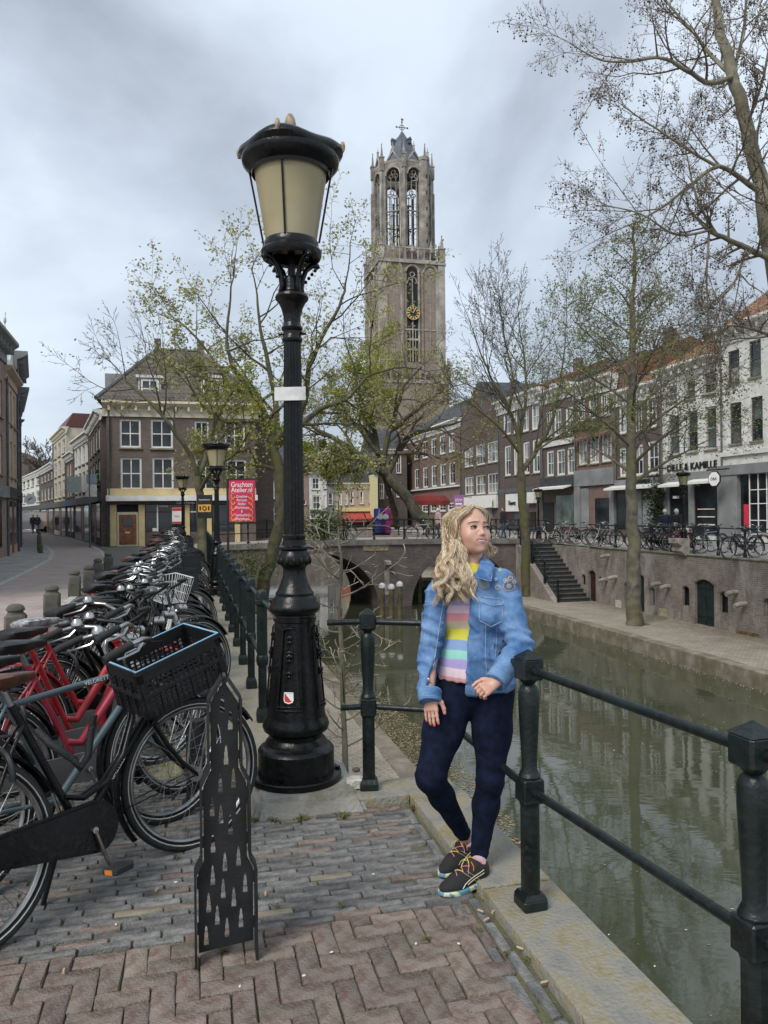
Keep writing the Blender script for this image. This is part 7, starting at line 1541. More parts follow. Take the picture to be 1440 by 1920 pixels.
# ---- denim jacket
S = SDF(Vector((.02, 2.95, .68)), Vector((.86, 3.66, 1.40)), .0056)
torso(S, .018, .05)
S.add(S.ell(J['waist']+fwd*.03, (.146, .124, .15), TM), .05); S.add(S.ell(J['pelvis']+fwd*.02+Vector((0, 0, .05)), (.172, .134, .10), TM), .05)
S.clip(S.plane(J['pelvis']+Vector((0, 0, -.008)), Vector((.05, 0, -1))))
for a, e_, w_, r in (('shL', 'elL', 'wrL', (.064, .053, .043)), ('shR', 'elR', 'wrR', (.060, .051, .044))):
    dv_ = (J[w_]-J[e_]).normalized()
    S.add(S.cone(J[a]+Vector((0, 0, -.008)), J[e_], r[0], r[1]), .035); arm = S.cone(J[e_], J[w_]-dv_*.0, r[1], r[2]); S.add(np.maximum(arm, S.plane(J[w_]-dv_*.022, dv_)), .014)
S.add(S.cone(J['neck']+Vector((0, .01, -.07)), J['neck']+Vector((0, .022, .012)), .095, .076), .035)
S.sub(S.cone(J['neck']+Vector((0, -.01, -.05)), J['neck']+Vector((0, .01, .08)), .066, .068), .008)
S.clip(S.plane(J['neck']+Vector((0, .03, .034)), Vector((fwd.x*-.5, fwd.y*-.5, 1))))
# open front: the wedge between the two front edges, widening upwards to the collar
tl = lambda x, z: J['chest']+TM @ Vector((x, -.3, z))
def sideplane(p_top, p_bot):
    d_ = (p_top-p_bot).normalized(); n_ = d_.cross(fwd); return n_.normalized()
eL_t, eL_b = at(880, 1090, 3.2), at(868, 1300, 3.2); eR_t, eR_b = at(840, 1100, 3.2), at(798, 1300, 3.2)
nl_ = sideplane(eL_t, eL_b); nr_ = sideplane(eR_t, eR_b)
if nl_.x < 0: nl_ = -nl_
if nr_.x > 0: nr_ = -nr_
wedge = np.maximum(np.maximum(S.plane(eL_t, nl_), S.plane(eR_t, nr_)), -S.plane(J['waist']+fwd*.02, fwd))
S.sub(wedge, .006)
# hollow for the sweater and the lower opening
def wr(c):
    f = .0034*mnoise.noise(Vector((c.x*13, c.y*13, c.z*7)))+.0026*mnoise.noise(c*30)+.0012*mnoise.noise(c*70)
    for e_, a, w_, amp in (('elL', 'shL', 'wrL', .0052), ('elR', 'shR', 'wrR', .0036)):
        d1 = (J[a]-J[e_]).normalized(); d2 = (J[w_]-J[e_]).normalized(); r = c-J[e_]; t1 = r.dot(d1); t2 = r.dot(d2)
        rad1 = (r-d1*t1).length; rad2 = (r-d2*t2).length
        if t1 > -.05 and t1 < .22 and rad1 < .10: f += amp*math.sin(t1*130+r.x*45+mnoise.noise(c*12)*2.2)*math.exp(-(t1/.13)**2)
        elif t2 > -.03 and t2 < .2 and rad2 < .10: f += amp*.9*math.sin(t2*140+r.z*40+mnoise.noise(c*12)*2.2)*math.exp(-(t2/.12)**2)
    f += .0075*(1-abs(mnoise.noise(Vector((c.x*7+c.z*3, c.y*7, c.z*17+c.x*6)))))**5-.0018
    hz = c.z-(J['pelvis'].z)
    if hz < .05: f += .004*(1 if hz < .035 else 0)
    return f
jacket = mkobj('denim_jacket', S.mesh(), DENIM, W, wr)
# tools to lay seams, bands and buttons on the cloth surface
from mathutils.bvhtree import BVHTree
def bvh(o):
    me = o.data; return BVHTree.FromPolygons([v.co[:] for v in me.vertices], [tuple(p.vertices) for p in me.polygons])
JB = bvh(jacket); CAMP = Vector((0, 0, CAM_H))
def onj(px, py, off=.001, B=None):
    d_ = (at(px, py, 1)-CAMP).normalized(); h_ = (B or JB).ray_cast(CAMP, d_)
    if h_[0] is None: return None
    return h_[0]+h_[1]*off
def Zp(x, y): return 740+x*.2707, 900+y*.2707
def seam(pts, r=.0018, m=None, off=.0012, n=10, name='seam', B=None):
    P = []
    for a, b in zip(pts[:-1], pts[1:]):
        for k in range(n):
            q = onj(*Zp(a[0]+(b[0]-a[0])*k/n, a[1]+(b[1]-a[1])*k/n), off, B)
            if q is not None: P.append(q)
    if len(P) > 3:
        # drop jumps
        Q = [P[0]]
        for p in P[1:]:
            if (p-Q[-1]).length < .05: Q.append(p)
        MB().tube(Q, r, 6, flat=1).obj(name, m or DENIMS, jacket, smooth=60)
seam([(492, 780), (600, 775), (700, 785), (800, 830)], .0022); seam([(498, 800), (600, 795), (700, 806), (790, 845)], .0016, DENIMD)       # yoke
seam([(560, 700), (520, 800), (508, 1000), (500, 1200), (490, 1420)], .0016); seam([(490, 780), (470, 1000), (462, 1200), (458, 1430)], .0026, DENIMD)     # front band
seam([(585, 810), (585, 840), (680, 870), (750, 862), (750, 830), (585, 806)], .0022); seam([(588, 845), (585, 970), (665, 1015), (745, 980), (748, 866)], .0020)
seam([(630, 1000), (628, 1200), (640, 1380)], .0018); seam([(708, 1010), (700, 1200), (690, 1330)], .0016)
seam([(465, 1392), (560, 1400), (640, 1370), (760, 1400), (820, 1385)], .0018); seam([(205, 840), (270, 850), (330, 830)], .0018)
seam([(355, 770), (320, 950), (290, 1150), (265, 1300), (240, 1430)], .0024, DENIMS); seam([(375, 780), (345, 950), (312, 1150)], .0018, DENIMD)
seam([(195, 860), (190, 960), (215, 1100)], .0015); seam([(690, 600), (670, 690), (590, 680)], .0018, DENIMS)
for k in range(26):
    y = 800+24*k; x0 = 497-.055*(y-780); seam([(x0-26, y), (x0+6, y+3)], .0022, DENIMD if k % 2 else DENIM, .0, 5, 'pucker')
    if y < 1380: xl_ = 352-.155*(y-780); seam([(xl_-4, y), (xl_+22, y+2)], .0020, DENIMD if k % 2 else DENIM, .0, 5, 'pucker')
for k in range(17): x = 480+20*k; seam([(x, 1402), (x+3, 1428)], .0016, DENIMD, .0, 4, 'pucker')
BTN = mat('brass_button', (.42, .37, .29), .4, .2, metal=.8)
for x, y in ((515, 832), (498, 972), (490, 1125), (490, 1277), (235, 1385)):
    q = onj(*Zp(x, y), 0)
    if q is not None:
        o = MB().lathe([(.0085, 0), (.0085, .003), (.006, .0045), (0, .005)], 12).obj('button', BTN, jacket, smooth=50); o.location = q; o.rotation_euler = Vector((fwd.x*.4, fwd.y, .05)).to_track_quat('Z', 'Y').to_euler()
# cuffs
for w_, e_, r in (('wrL', 'elL', .0445), ('wrR', 'elR', .046)):
    d_ = (J[w_]-J[e_]).normalized(); c0 = J[w_]-d_*.068; c1 = J[w_]-d_*.012
    m = MB(); m.tube([c0, c0+d_*.004, c1-d_*.004, c1, c1, c0+d_*.02], [r*.96, r*1.05, r*1.04, r*1.0, r*.80, r*.78], 24, caps=False); m.obj('cuff', DENIM, jacket, smooth=50)
    for cc_ in (c0+d_*.008, c1-d_*.010): MB().tube([cc_+(d_.orthogonal().normalized()*math.cos(t)+d_.cross(d_.orthogonal().normalized())*math.sin(t))*(r*1.052) for t in np.linspace(0, 2*math.pi, 25)[:-1]], .0014, 5, closed=True).obj('cuff_seam', DENIMS, jacket, smooth=60)
# collar leaves
def sheet3(P, thick, m, name, parent):
    mb = MB(); rows = len(P); cols = len(P[0]); vs = [p for r in P for p in r]; n = len(vs)
    mb.add(vs, [(i*cols+j, i*cols+j+1, (i+1)*cols+j+1, (i+1)*cols+j) for i in range(rows-1) for j in range(cols-1)])
    o = mb.obj(name, m, parent, smooth=70); md = o.modifiers.new('s', 'SOLIDIFY'); md.thickness = thick; md.offset = 0
    sb = o.modifiers.new('b', 'SUBSURF'); sb.levels = sb.render_levels = 2; return o
def Q(x, y, d): return at(*Zp(x, y), d)
def leaf(c00, c10, c11, c01, bow, parent=jacket):
    P = []
    for i in range(7):
        r_ = []
        for j in range(7):
            a, b = i/6, j/6; p = c00.lerp(c10, a).lerp(c01.lerp(c11, a), b); r_.append(p+fwd*bow*math.sin(a*math.pi)*math.sin((.15+.7*b)*math.pi)*1.0)
        P.append(r_)
    mb = MB(); mb.add([p for r in P for p in r], [(i*7+j, i*7+j+1, (i+1)*7+j+1, (i+1)*7+j) for i in range(6) for j in range(6)])
    o = mb.obj('collar', DENIM, parent, smooth=70); md = o.modifiers.new('s', 'SOLIDIFY'); md.thickness = .007; md.offset = 0
    ed = [P[6][k] for k in range(7)]+[P[6-k][6] for k in range(1, 7)]
    MB().tube([p+fwd*.005 for p in ed], .0016, 6).obj('collar_seam', DENIMS, parent, smooth=60)
leaf(Q(612, 520, 3.375), Q(560, 672, 3.19), Q(668, 700, 3.20), Q(690, 588, 3.30), .020)
leaf(Q(420, 600, 3.36), Q(400, 705, 3.22), Q(330, 720, 3.22), Q(372, 640, 3.32), .015)
# pocket flap, sequin flowers
SEQ = [mat('grey_bead', (.26, .27, .32), .3, .3, metal=.3), mat('cream_bead', (.46, .44, .42), .4, .2), mat('mint_bead', (.28, .42, .45), .4, .2), mat('dark_bead', (.16, .18, .24), .35, .3), mat('pink_bead', (.38, .34, .38), .4, .2)]
random.seed(4)
for cx, cy, r in ((622, 728, 38), (540, 750, 22), (710, 745, 24), (790, 735, 46), (730, 628, 24), (800, 680, 34), (825, 705, 28), (770, 700, 26), (700, 690, 14)):
    for ring in range(max(2, r//9)):
        n = 5+ring*5; rr_ = r*(ring+.3)/max(2, r//9)
        mm = SEQ[(ring+random.randint(0, 1)) % 5]; bm_ = MB()
        for k in range(n):
            a = 2*math.pi*k/n+ring; q = onj(*Zp(cx+rr_*math.cos(a), cy+rr_*.9*math.sin(a)), .002)
            if q is not None: bm_.ball(q, .0032 if ring else .0045, 6, 4)
        if bm_.v: bm_.obj('bead_flower', mm, jacket, smooth=60)
# ================================================================== shoes, socks, hair
SHB = mat('black_shoe_mesh', (.015, .015, .017), .7, .3, 60, .4, 300); SOLE = None
t_ = bpy.data.materials.new('marbled_sole'); t_.use_nodes = True; t = t_.node_tree; b = t.nodes['Principled BSDF']
tcn = nd(t, 'ShaderNodeTexCoord'); nn = nd(t, 'ShaderNodeTexNoise'); nn.inputs['Scale'].default_value = 26; nn.inputs['Detail'].default_value = 1; t.links.new(tcn.outputs['Object'], nn.inputs[0])
rr = nd(t, 'ShaderNodeValToRGB'); rr.color_ramp.interpolation = 'CONSTANT'; els = rr.color_ramp.elements; els[0].position = 0; els[0].color = (.10, .26, .32, 1); els[1].position = .42; els[1].color = (.42, .50, .48, 1)
for p_, c_ in ((.49, (.62, .62, .30)), (.56, (.70, .45, .32)), (.62, (.16, .32, .38))): q = els.new(p_); q.color = (*c_, 1)
t.links.new(nn.outputs[0], rr.inputs[0]); t.links.new(rr.outputs[0], b.inputs['Base Color']); b.inputs['Roughness'].default_value = .6; SOLE = t_
SOCK = mat('pink_sock', (.66, .45, .50), .85, .1, 60); CORAL = mat('coral_lining', (.75, .22, .16), .7, .1); STRIPE = mat('pale_stripe', (.62, .58, .40), .5, .1)
LACES = [mat('orange_lace', (.80, .26, .06), .6, .1), mat('yellow_lace', (.70, .62, .12), .6, .1), mat('pink_lace', (.75, .16, .25), .6, .1)]
def shoe(heel, toe, ank, nm):
    root = link(nm, None, W); d = (toe-heel); ln = d.length; d = d.normalized(); L = Vector((0, 0, 1)).cross(d)
    M = Matrix((d, L, Vector((0, 0, 1)))).transposed().to_4x4(); M.translation = heel; s_ = ln/.255
    S = SDF((-.02, -.07, -.01), (.28, .07, .13), .0034)
    S.add(S.ell((.055, 0, .045), (.058, .036, .055)), .02); S.add(S.ell((.182, -.002, .028), (.084, .042, .031)), .03); S.add(S.cone((.06, 0, .06), (.17, 0, .045), .038, .034), .03); S.add(S.cone((.05, 0, .07), (.085, 0, .085), .036, .036), .02)
    S.clip(S.plane((0, 0, .016), (0, 0, -1))); S.sub(S.cone((.045, 0, .10), (.075, 0, .16), .030, .034), .006)
    o = mkobj('upper', S.mesh(), SHB, root); o.matrix_basis = M @ Matrix.Scale(s_, 4)
    S = SDF((-.03, -.08, -.02), (.29, .08, .06), .0036); S.add(S.ell((.05, 0, .012), (.062, .041, .06)), .03); S.add(S.ell((.185, -.002, .010), (.085, .048, .05)), .03); S.add(S.cone((.05, 0, .01), (.19, 0, .01), .040, .044), .03)
    top = S.Z-(.021+.014*np.clip((.10-S.X)/.10, 0, 1)); S.clip(top); S.clip(-S.Z+.001+.05*np.clip(S.X-.215, 0, 1))
    o2 = mkobj('sole', S.mesh(), SOLE, root); o2.matrix_basis = M @ Matrix.Scale(s_, 4)
    T = M @ Matrix.Scale(s_, 4); ub = bvh(o)
    def up(x, y, off=.0015):
        h_ = ub.ray_cast(Vector((x, y*3.2, .075 if abs(y) > .02 else .3)), Vector((0, -y, -.012)) if abs(y) > .02 else Vector((0, 0, -1)))
        return (h_[0]+h_[1]*off) if h_[0] is not None else None
    for sd in (-1, 1):      # crossing side stripes
        for line in (((.075, .030), (.135, .080)), ((.095, .030), (.155, .078)), ((.06, .062), (.15, .034)), ((.06, .075), (.165, .04)), ((.165, .04), (.178, .026))):
            P = []
            for k in range(8):
                x = line[0][0]+(line[1][0]-line[0][0])*k/7; z = line[0][1]+(line[1][1]-line[0][1])*k/7
                h_ = ub.ray_cast(Vector((x, sd*.2, z)), Vector((0, -sd, 0)))
                if h_[0] is not None and abs(h_[0].y) > .004: P.append(h_[0]+h_[1]*.001)
            if len(P) > 2: q = MB().tube(P, .0022, 6, flat=.5).obj('side_stripe', STRIPE, root, smooth=60); q.matrix_basis = T
    for k in range(6):
        x = .095+.017*k; P = []
        for y in np.linspace(-.018, .018, 5):
            h_ = ub.ray_cast(Vector((x+y*(.5 if k % 2 else -.5), y, .3)), Vector((0, 0, -1)))
            if h_[0] is not None: P.append(h_[0]+Vector((0, 0, .003)))
        if len(P) > 2: q = MB().tube(P, .0019, 6).obj('lace', LACES[k % 3], root, smooth=60); q.matrix_basis = T
    for k, (ax, ay) in enumerate(((.0, .05), (.02, -.05), (.05, .06))):
        q = MB().tube([(.098, 0, .098), (.11+ax*.4, ay*.4, .112), (.11+ax*.7, ay*.7, .098), (.115+ax*.7, ay*.8, .082)], .0015, 6).obj('lace', LACES[k % 3], root, smooth=60); q.matrix_basis = T
    c0 = M @ (Vector((.055, 0, .075))*s_); MB().tube([c0, c0.lerp(ank, .45), c0.lerp(ank, .8)+Vector((0, 0, .0))], [.036, .0345, .034], 16).obj('sock', SOCK, root, smooth=60)
    MB().tube([M @ (Vector((.052+.036*math.cos(a), .032*math.sin(a), .092+.012*math.cos(a)))*s_) for a in np.linspace(0, 2*math.pi, 21)[:-1]], .0045, 6, closed=True).obj('collar_lining', CORAL, root, smooth=60)
    return root
hN, tN = gp(914, 1648), gp(822, 1682); shoe(hN+Vector((.0, 0, .0)), hN+(tN-hN).normalized()*.245, J['ankL'], 'shoe')
hF, tF = gp(889, 1612), gp(842, 1632); shoe(hF+Vector((0, .03, .0)), hF+Vector((0, .03, 0))+(Vector((-.62, -.78, 0))).normalized()*.245, J['ankR'], 'shoe')
# ---- hair: many wavy locks over a soft base
HAIR = [mat('dark_blonde_hair', (.28, .185, .11), .45, .25, 90), mat('blonde_hair', (.53, .395, .245), .42, .2, 90), mat('light_blonde_hair', (.76, .63, .45), .40, .18, 90)]
S = SDF(hc+Vector((-.16, -.14, -.42)), hc+Vector((.16, .17, .16)), .005)
S.add(S.ell(H(0, .026, .030), (.075, .088, .079), HM), .02); S.add(S.ell(H(-.045, .045, -.06), (.042, .060, .11), HM), .04); S.add(S.ell(H(-.085, .025, -.16), (.032, .040, .10), HM), .05); S.add(S.ell(H(.03, .065, -.06), (.05, .045, .09), HM), .04)
S.sub(S.ell(H(.006, -.085, -.045), (.062, .080, .092), HM), .012); S.sub(S.ell(H(.078, -.03, -.06), (.045, .07, .09), HM), .012)
hb = mkobj('hair', S.mesh(), HAIR[0], W)
random.seed(9)
def spline(guide, t_):
    m_ = len(guide)-1; i = min(int(t_*m_), m_-1); f = t_*m_-i; g0 = guide[max(i-1, 0)]; g1 = guide[i]; g2 = guide[i+1]; g3 = guide[min(i+2, m_)]
    return .5*((2*g1)+(g2-g0)*f+(2*g0-5*g1+4*g2-g3)*f*f+(3*g1-g0-3*g2+g3)*f*f*f)
lk = [MB(), MB(), MB()]
def clump(guide, ns, spread, amp, freq, n=20):
    "strands that share one wave and close up towards the tip"
    ph = random.uniform(0, 6.28); ph2 = random.uniform(0, 6.28); base = random.choice((0, 1, 1, 2, 2))
    for q in range(ns):
        o = Vector((random.gauss(0, 1), random.gauss(0, 1), random.gauss(0, .5)))*spread; dl = random.uniform(-.6, .6); P = []; Rr = []; r0 = random.uniform(.0006, .0012); cut = random.uniform(.88, 1.0)
        for k in range(n+1):
            t_ = k/n*cut; c = spline(guide, t_); a = amp*min(1, t_*2.0)*(.6+.6*t_)
            w_ = 6.28*freq*t_+dl
            c = c+o*(1-.35*t_)+Vector((a*math.sin(ph+w_), .7*a*math.cos(ph2+w_), .3*a*math.sin(ph2+w_)))
            if c.z < hc.z-.085:
                nb_ = JB.find_nearest(c)
                if nb_[0] is not None and (c-nb_[0]).dot(nb_[1]) < .007 and nb_[3] < .16: c = nb_[0]+nb_[1]*(.007+.006*(q % 3))
            P.append(c); Rr.append(r0*(1.15-.2*t_ if k < n-1 else .5))
        lk[min(2, max(0, base+random.choice((-1, 0, 0, 1))))].tube(P, Rr, 4, caps=False)
def scalp(az, el, e=1.0):
    return H(.0+.077*e*math.cos(el)*math.sin(az), .026-.090*e*math.cos(el)*math.cos(az), .030+.081*e*math.sin(el))
for i in range(150):
    side = i/150
    if side < .60:      # long over the shoulder on the lamp side
        az = R(random.uniform(-175, -58)); el = R(random.uniform(0, 82)); p0 = scalp(az, el, 1.0)
        tx = random.uniform(-.13, .045); ty = random.uniform(-.06, .07); zl = random.uniform(-.325, -.20)
        g = [p0, scalp(R(random.uniform(-140, -70)), R(random.uniform(-5, 18)), 1.12+max(0, -tx)*.5), H(-.082+tx*.25, .012+ty*.5, -.060), H(-.088+tx*.55, -.005+ty*.6, -.135), H(-.092+tx*.85, -.030+ty*.7, (-.13+zl)/2-.02), H(-.095+tx*1.05, -.055+ty*.7, zl)]
        clump(g, 27, .0078, random.uniform(.008, .015), random.uniform(2.4, 3.8), 22)
    elif side < .86:    # from the parting over brow, crown and temple
        p0 = scalp(R(random.uniform(2, 36)), R(random.uniform(58, 86)), 1.0); sg_ = -1 if random.random() < .68 else 1; e_ = random.uniform(1.02, 1.12); j_ = R(random.uniform(-14, 16))
        if sg_ < 0: g = [p0, scalp(R(-18)+j_, R(52)+j_*.5, e_), scalp(R(-46)+j_, R(30), e_), scalp(R(-68)+j_*.6, R(4), e_+.02), H(-.074+random.uniform(-.012, .006), -.012+j_*.05, -.055), H(-.084+random.uniform(-.03, .004), -.012, -.13+random.uniform(-.06, .02))]
        else: g = [p0, scalp(R(36)+j_, R(46), e_), scalp(R(62)+j_, R(20), e_), H(.076, .012, -.01), H(.082, .026, -.05), H(.086, .026, -.09)]
        clump(g, 24, .0056, random.uniform(.003, .006), random.uniform(1.4, 2.4), 20)
    else:               # behind the neck, curls beside the far cheek
        az = R(random.uniform(70, 165)); p0 = scalp(az, R(random.uniform(5, 65)), 1.0); ex = random.uniform(-.012, .030)
        g = [p0, scalp(az, R(-2), 1.08), H(.080+ex*.4, .044, -.035), H(.092+ex, .030, -.070), H(.084+ex*1.1, .016, -.100), H(.070+ex*.5, .012, -.112+random.uniform(-.012, .012))]
        clump(g, 22, .0064, random.uniform(.006, .011), random.uniform(1.4, 2.2), 20)
for k in range(3): lk[k].obj('hair_locks', HAIR[k], hb, smooth=80, kind='stuff')
# ================================================================== trees
def smooth_path(P, n):
    out_ = []
    for k in range(n+1):
        t_ = k/n; m_ = len(P)-1; i = min(int(t_*m_), m_-1); f = t_*m_-i; g0, g1, g2, g3 = P[max(i-1, 0)], P[i], P[i+1], P[min(i+2, m_)]
        out_.append(.5*((2*g1)+(g2-g0)*f+(2*g0-5*g1+4*g2-g3)*f*f+(3*g1-g0-3*g2+g3)*f*f*f))
    return out_
BARKS = {'brown': mat('brown_bark', (.075, .062, .046), .9, .35, 4, .6, 18, dirt=.6, dirtcol=(.085, .09, .035), dscale=1.4), 'grey': mat('grey_bark', (.135, .12, .095), .9, .35, 4, .6, 18, dirt=.6, dirtcol=(.12, .115, .05), dscale=1.2), 'plane': mat('plane_bark', (.24, .22, .165), .85, .3, 3, .5, 14, dirt=.7, dirtcol=(.12, .105, .06), dscale=1.6), 'moss': mat('mossy_bark', (.10, .085, .06), .9, .35, 4, .6, 18, dirt=.7, dirtcol=(.095, .098, .03), dscale=1.2)}
TWIG = {'red': mat('red_brown_twig', (.155, .12, .088), .9, .3, 3), 'dark': mat('dark_twig', (.085, .070, .054), .9, .3, 3), 'pale': mat('pale_twig', (.30, .26, .20), .9, .3, 3)}
def leafmat(n, c, c2):
    m = bpy.data.materials.new(n); m.use_nodes = True; t = m.node_tree; b = t.nodes['Principled BSDF']
    tcn = nd(t, 'ShaderNodeTexCoord'); nn = nd(t, 'ShaderNodeTexNoise'); nn.inputs['Scale'].default_value = .9; nn.inputs['Detail'].default_value = 3; t.links.new(tcn.outputs['Object'], nn.inputs[0])
    r = nd(t, 'ShaderNodeValToRGB'); r.color_ramp.elements[0].position = .35; r.color_ramp.elements[1].position = .65; r.color_ramp.elements[0].color = (*c2, 1); r.color_ramp.elements[1].color = (*c, 1); t.links.new(nn.outputs[0], r.inputs[0]); t.links.new(r.outputs[0], b.inputs['Base Color']); b.inputs['Roughness'].default_value = .6
    tr = nd(t, 'ShaderNodeBsdfTranslucent'); t.links.new(r.outputs[0], tr.inputs[0]); ms = nd(t, 'ShaderNodeMixShader'); ms.inputs[0].default_value = .4; t.links.new(b.outputs[0], ms.inputs[1]); t.links.new(tr.outputs[0], ms.inputs[2]); t.links.new(ms.outputs[0], t.nodes['Material Output'].inputs[0]); return m
LEAF = {'spring': leafmat('spring_leaf', (.36, .37, .06), (.24, .26, .045)), 'bud': leafmat('bud_leaf', (.44, .43, .17), (.30, .30, .10)), 'alder': leafmat('alder_leaf', (.24, .27, .09), (.16, .18, .06)), 'brownbud': leafmat('brown_bud', (.20, .145, .085), (.14, .105, .065)), 'ivy': leafmat('ivy_leaf', (.04, .06, .02), (.025, .04, .014)), 'bush': leafmat('bush_leaf', (.12, .16, .03), (.07, .10, .02))}
class Tree:
    def __init__(s, seed): s.r = random.Random(seed); s.trunk = MB(); s.twig = MB(); s.leaf = MB(); s.tips = []; s.fruit = MB()
    def leafq(s, p, size):
        r = s.r; a = Vector((r.gauss(0, 1), r.gauss(0, 1), r.gauss(0, .7))); a = a.normalized() if a.length > .01 else Vector((1, 0, 0)); b = a.cross(Vector((r.gauss(0, 1), r.gauss(0, 1), r.gauss(0, 1)))); b = b.normalized() if b.length > .01 else a.orthogonal().normalized()
        q = size*r.uniform(.6, 1.3); s.leaf.add([p, p+a*q*.5+b*q*.32, p+a*q, p+a*q*.5-b*q*.32], [(0, 1, 2, 3)])
    def grow(s, p, d, ln, r0, lev, P):
        r = s.r; n = max(2, min(7, int(ln/P['seg'])+1)) if lev < P['lev'] else 3; pts = [p.copy()]; rad = [r0]; q = p.copy(); dd = d.normalized()
        w_ = P['wander']*(1.0 if lev < P['lev'] else 1.4)
        for k in range(n):
            dd = (dd+Vector((r.gauss(0, w_), r.gauss(0, w_), r.gauss(0, w_*.8)+P['up'][min(lev, len(P['up'])-1)]))).normalized(); q = q+dd*ln/n; pts.append(q.copy()); rad.append(max(P['rmin'], r0*(1-.72*(k+1)/n)))
        (s.trunk if r0 > P['thick'] else s.twig).tube(pts, rad, 6 if r0 > .04 else (4 if r0 > .015 else 3), caps=False)
        s.spawn(pts, rad, ln, lev, P, dd)
    def spawn(s, pts, rad, ln, lev, P, dd):
        r = s.r
        if lev >= P['lev']:
            for _ in range(P['leaves']):
                if r.random() < P.get('leafp', 1): s.leafq(pts[-1-r.randint(0, 1)]+Vector((r.gauss(0, 1), r.gauss(0, 1), r.gauss(0, 1)))*P['lspread'], P['lsize'])
            if P.get('fruit') and r.random() < P['fruit']:
                e = pts[-1]; f = e-Vector((0, 0, r.uniform(.06, .12))); s.fruit.tube([e, f], .003, 3, caps=False); s.fruit.ball(f-Vector((0, 0, .018)), .022, 6, 4)
            return
        nc = P['kids'][min(lev, len(P['kids'])-1)]; k0 = P.get('start', .25) if lev else P.get('start0', .2)
        for c in range(nc):
            t_ = k0+(1-k0)*(c+r.uniform(.1, .9))/nc; x = t_*(len(pts)-1); i = min(int(x), len(pts)-2); f = x-i; p = pts[i].lerp(pts[i+1], f); rr_ = rad[i]*(1-f)+rad[i+1]*f
            ax = (pts[i+1]-pts[i]).normalized(); o = ax.orthogonal().normalized(); o = Matrix.Rotation(r.uniform(0, 6.283), 3, ax) @ o; an = R(r.uniform(*P['ang'])); nd_ = ax*math.cos(an)+o*math.sin(an)
            if P.get('flat') and lev < 2: nd_.y *= P['flat']
            l2 = ln*P['ratio']*r.uniform(.65, 1.15)*(1.15-.5*t_ if lev else 1.0)
            s.grow(p, nd_, l2, max(P['rmin'], min(rr_*.72, rr_*P.get('rr', .6)+.002)), lev+1, P)
        s.grow(pts[-1], dd, ln*P['ratio']*.8, max(P['rmin'], rad[-1]), lev+1, P)
    def limb(s, pts, r0, r1, P, lev=0, n=None, sides=9, kids=True):
        n = n or max(6, len(pts)*3); Q = smooth_path([Vector(p) for p in pts], n); rad = [r0+(r1-r0)*(k/n)**.9 for k in range(n+1)]
        for k in range(1, n): Q[k] = Q[k]+Vector((s.r.gauss(0, 1), s.r.gauss(0, 1), s.r.gauss(0, .5)))*r0*.12
        s.trunk.tube(Q, rad, sides, caps=True); ln = sum((b-a).length for a, b in zip(Q[:-1], Q[1:]))
        if kids: s.spawn(Q, rad, min(ln, P.get('maxl', 99)), lev, P, (Q[-1]-Q[-2]).normalized())
        return Q
    def build(s, name, label, bark, twig, leaf, group=None, cat='tree', fruit=None):
        o = thing(name, label, cat, (0, 0, 0), 0, group); s.trunk.obj('trunk', BARKS[bark], o, smooth=70)
        if s.twig.v: s.twig.obj('branches', TWIG[twig], o, kind='stuff')
        if s.leaf.v: s.leaf.obj('crown', LEAF[leaf], o, kind='stuff')
        if s.fruit.v: s.fruit.obj('seed_balls', TWIG['dark'], o, kind='stuff', smooth=60)
        return o
TG = 'trees along the canal'
def A_(d): return lambda x, y, k=0: at(x, y, d+k)
# bare tree by the pub
P = dict(lev=4, seg=.5, wander=.13, up=(.05, .07, .06, .04), kids=(7, 5, 4, 2), ang=(25, 60), ratio=.52, rmin=.006, thick=.05, leaves=2, lsize=.10, lspread=.10, leafp=.12, start0=.35, rr=.55)
T = Tree(3); a = A_(24.5); T.limb([gp(378, 1060), a(377, 1000), a(376, 940), a(371, 895)], .17, .11, P, kids=False)
T.limb([a(371, 895), a(355, 850, -.2), a(325, 805, -.5), a(295, 768, -.6), a(262, 738, -.5), a(232, 708, -.3)], .085, .03, P)
P2 = dict(P, leafp=.75, leaves=4, kids=(6, 4, 3, 2)); T.limb([a(371, 895), a(388, 850, .3), a(400, 800, .6), a(425, 750, .8)], .10, .04, P2); T.limb([a(374, 920), a(400, 880, -.6), a(440, 850, -1.0), a(462, 820, -1)], .07, .03, P2)
T.build('street_tree', 'bare limbed tree with mossy trunk in front of the pub', 'moss', 'dark', 'spring', TG)
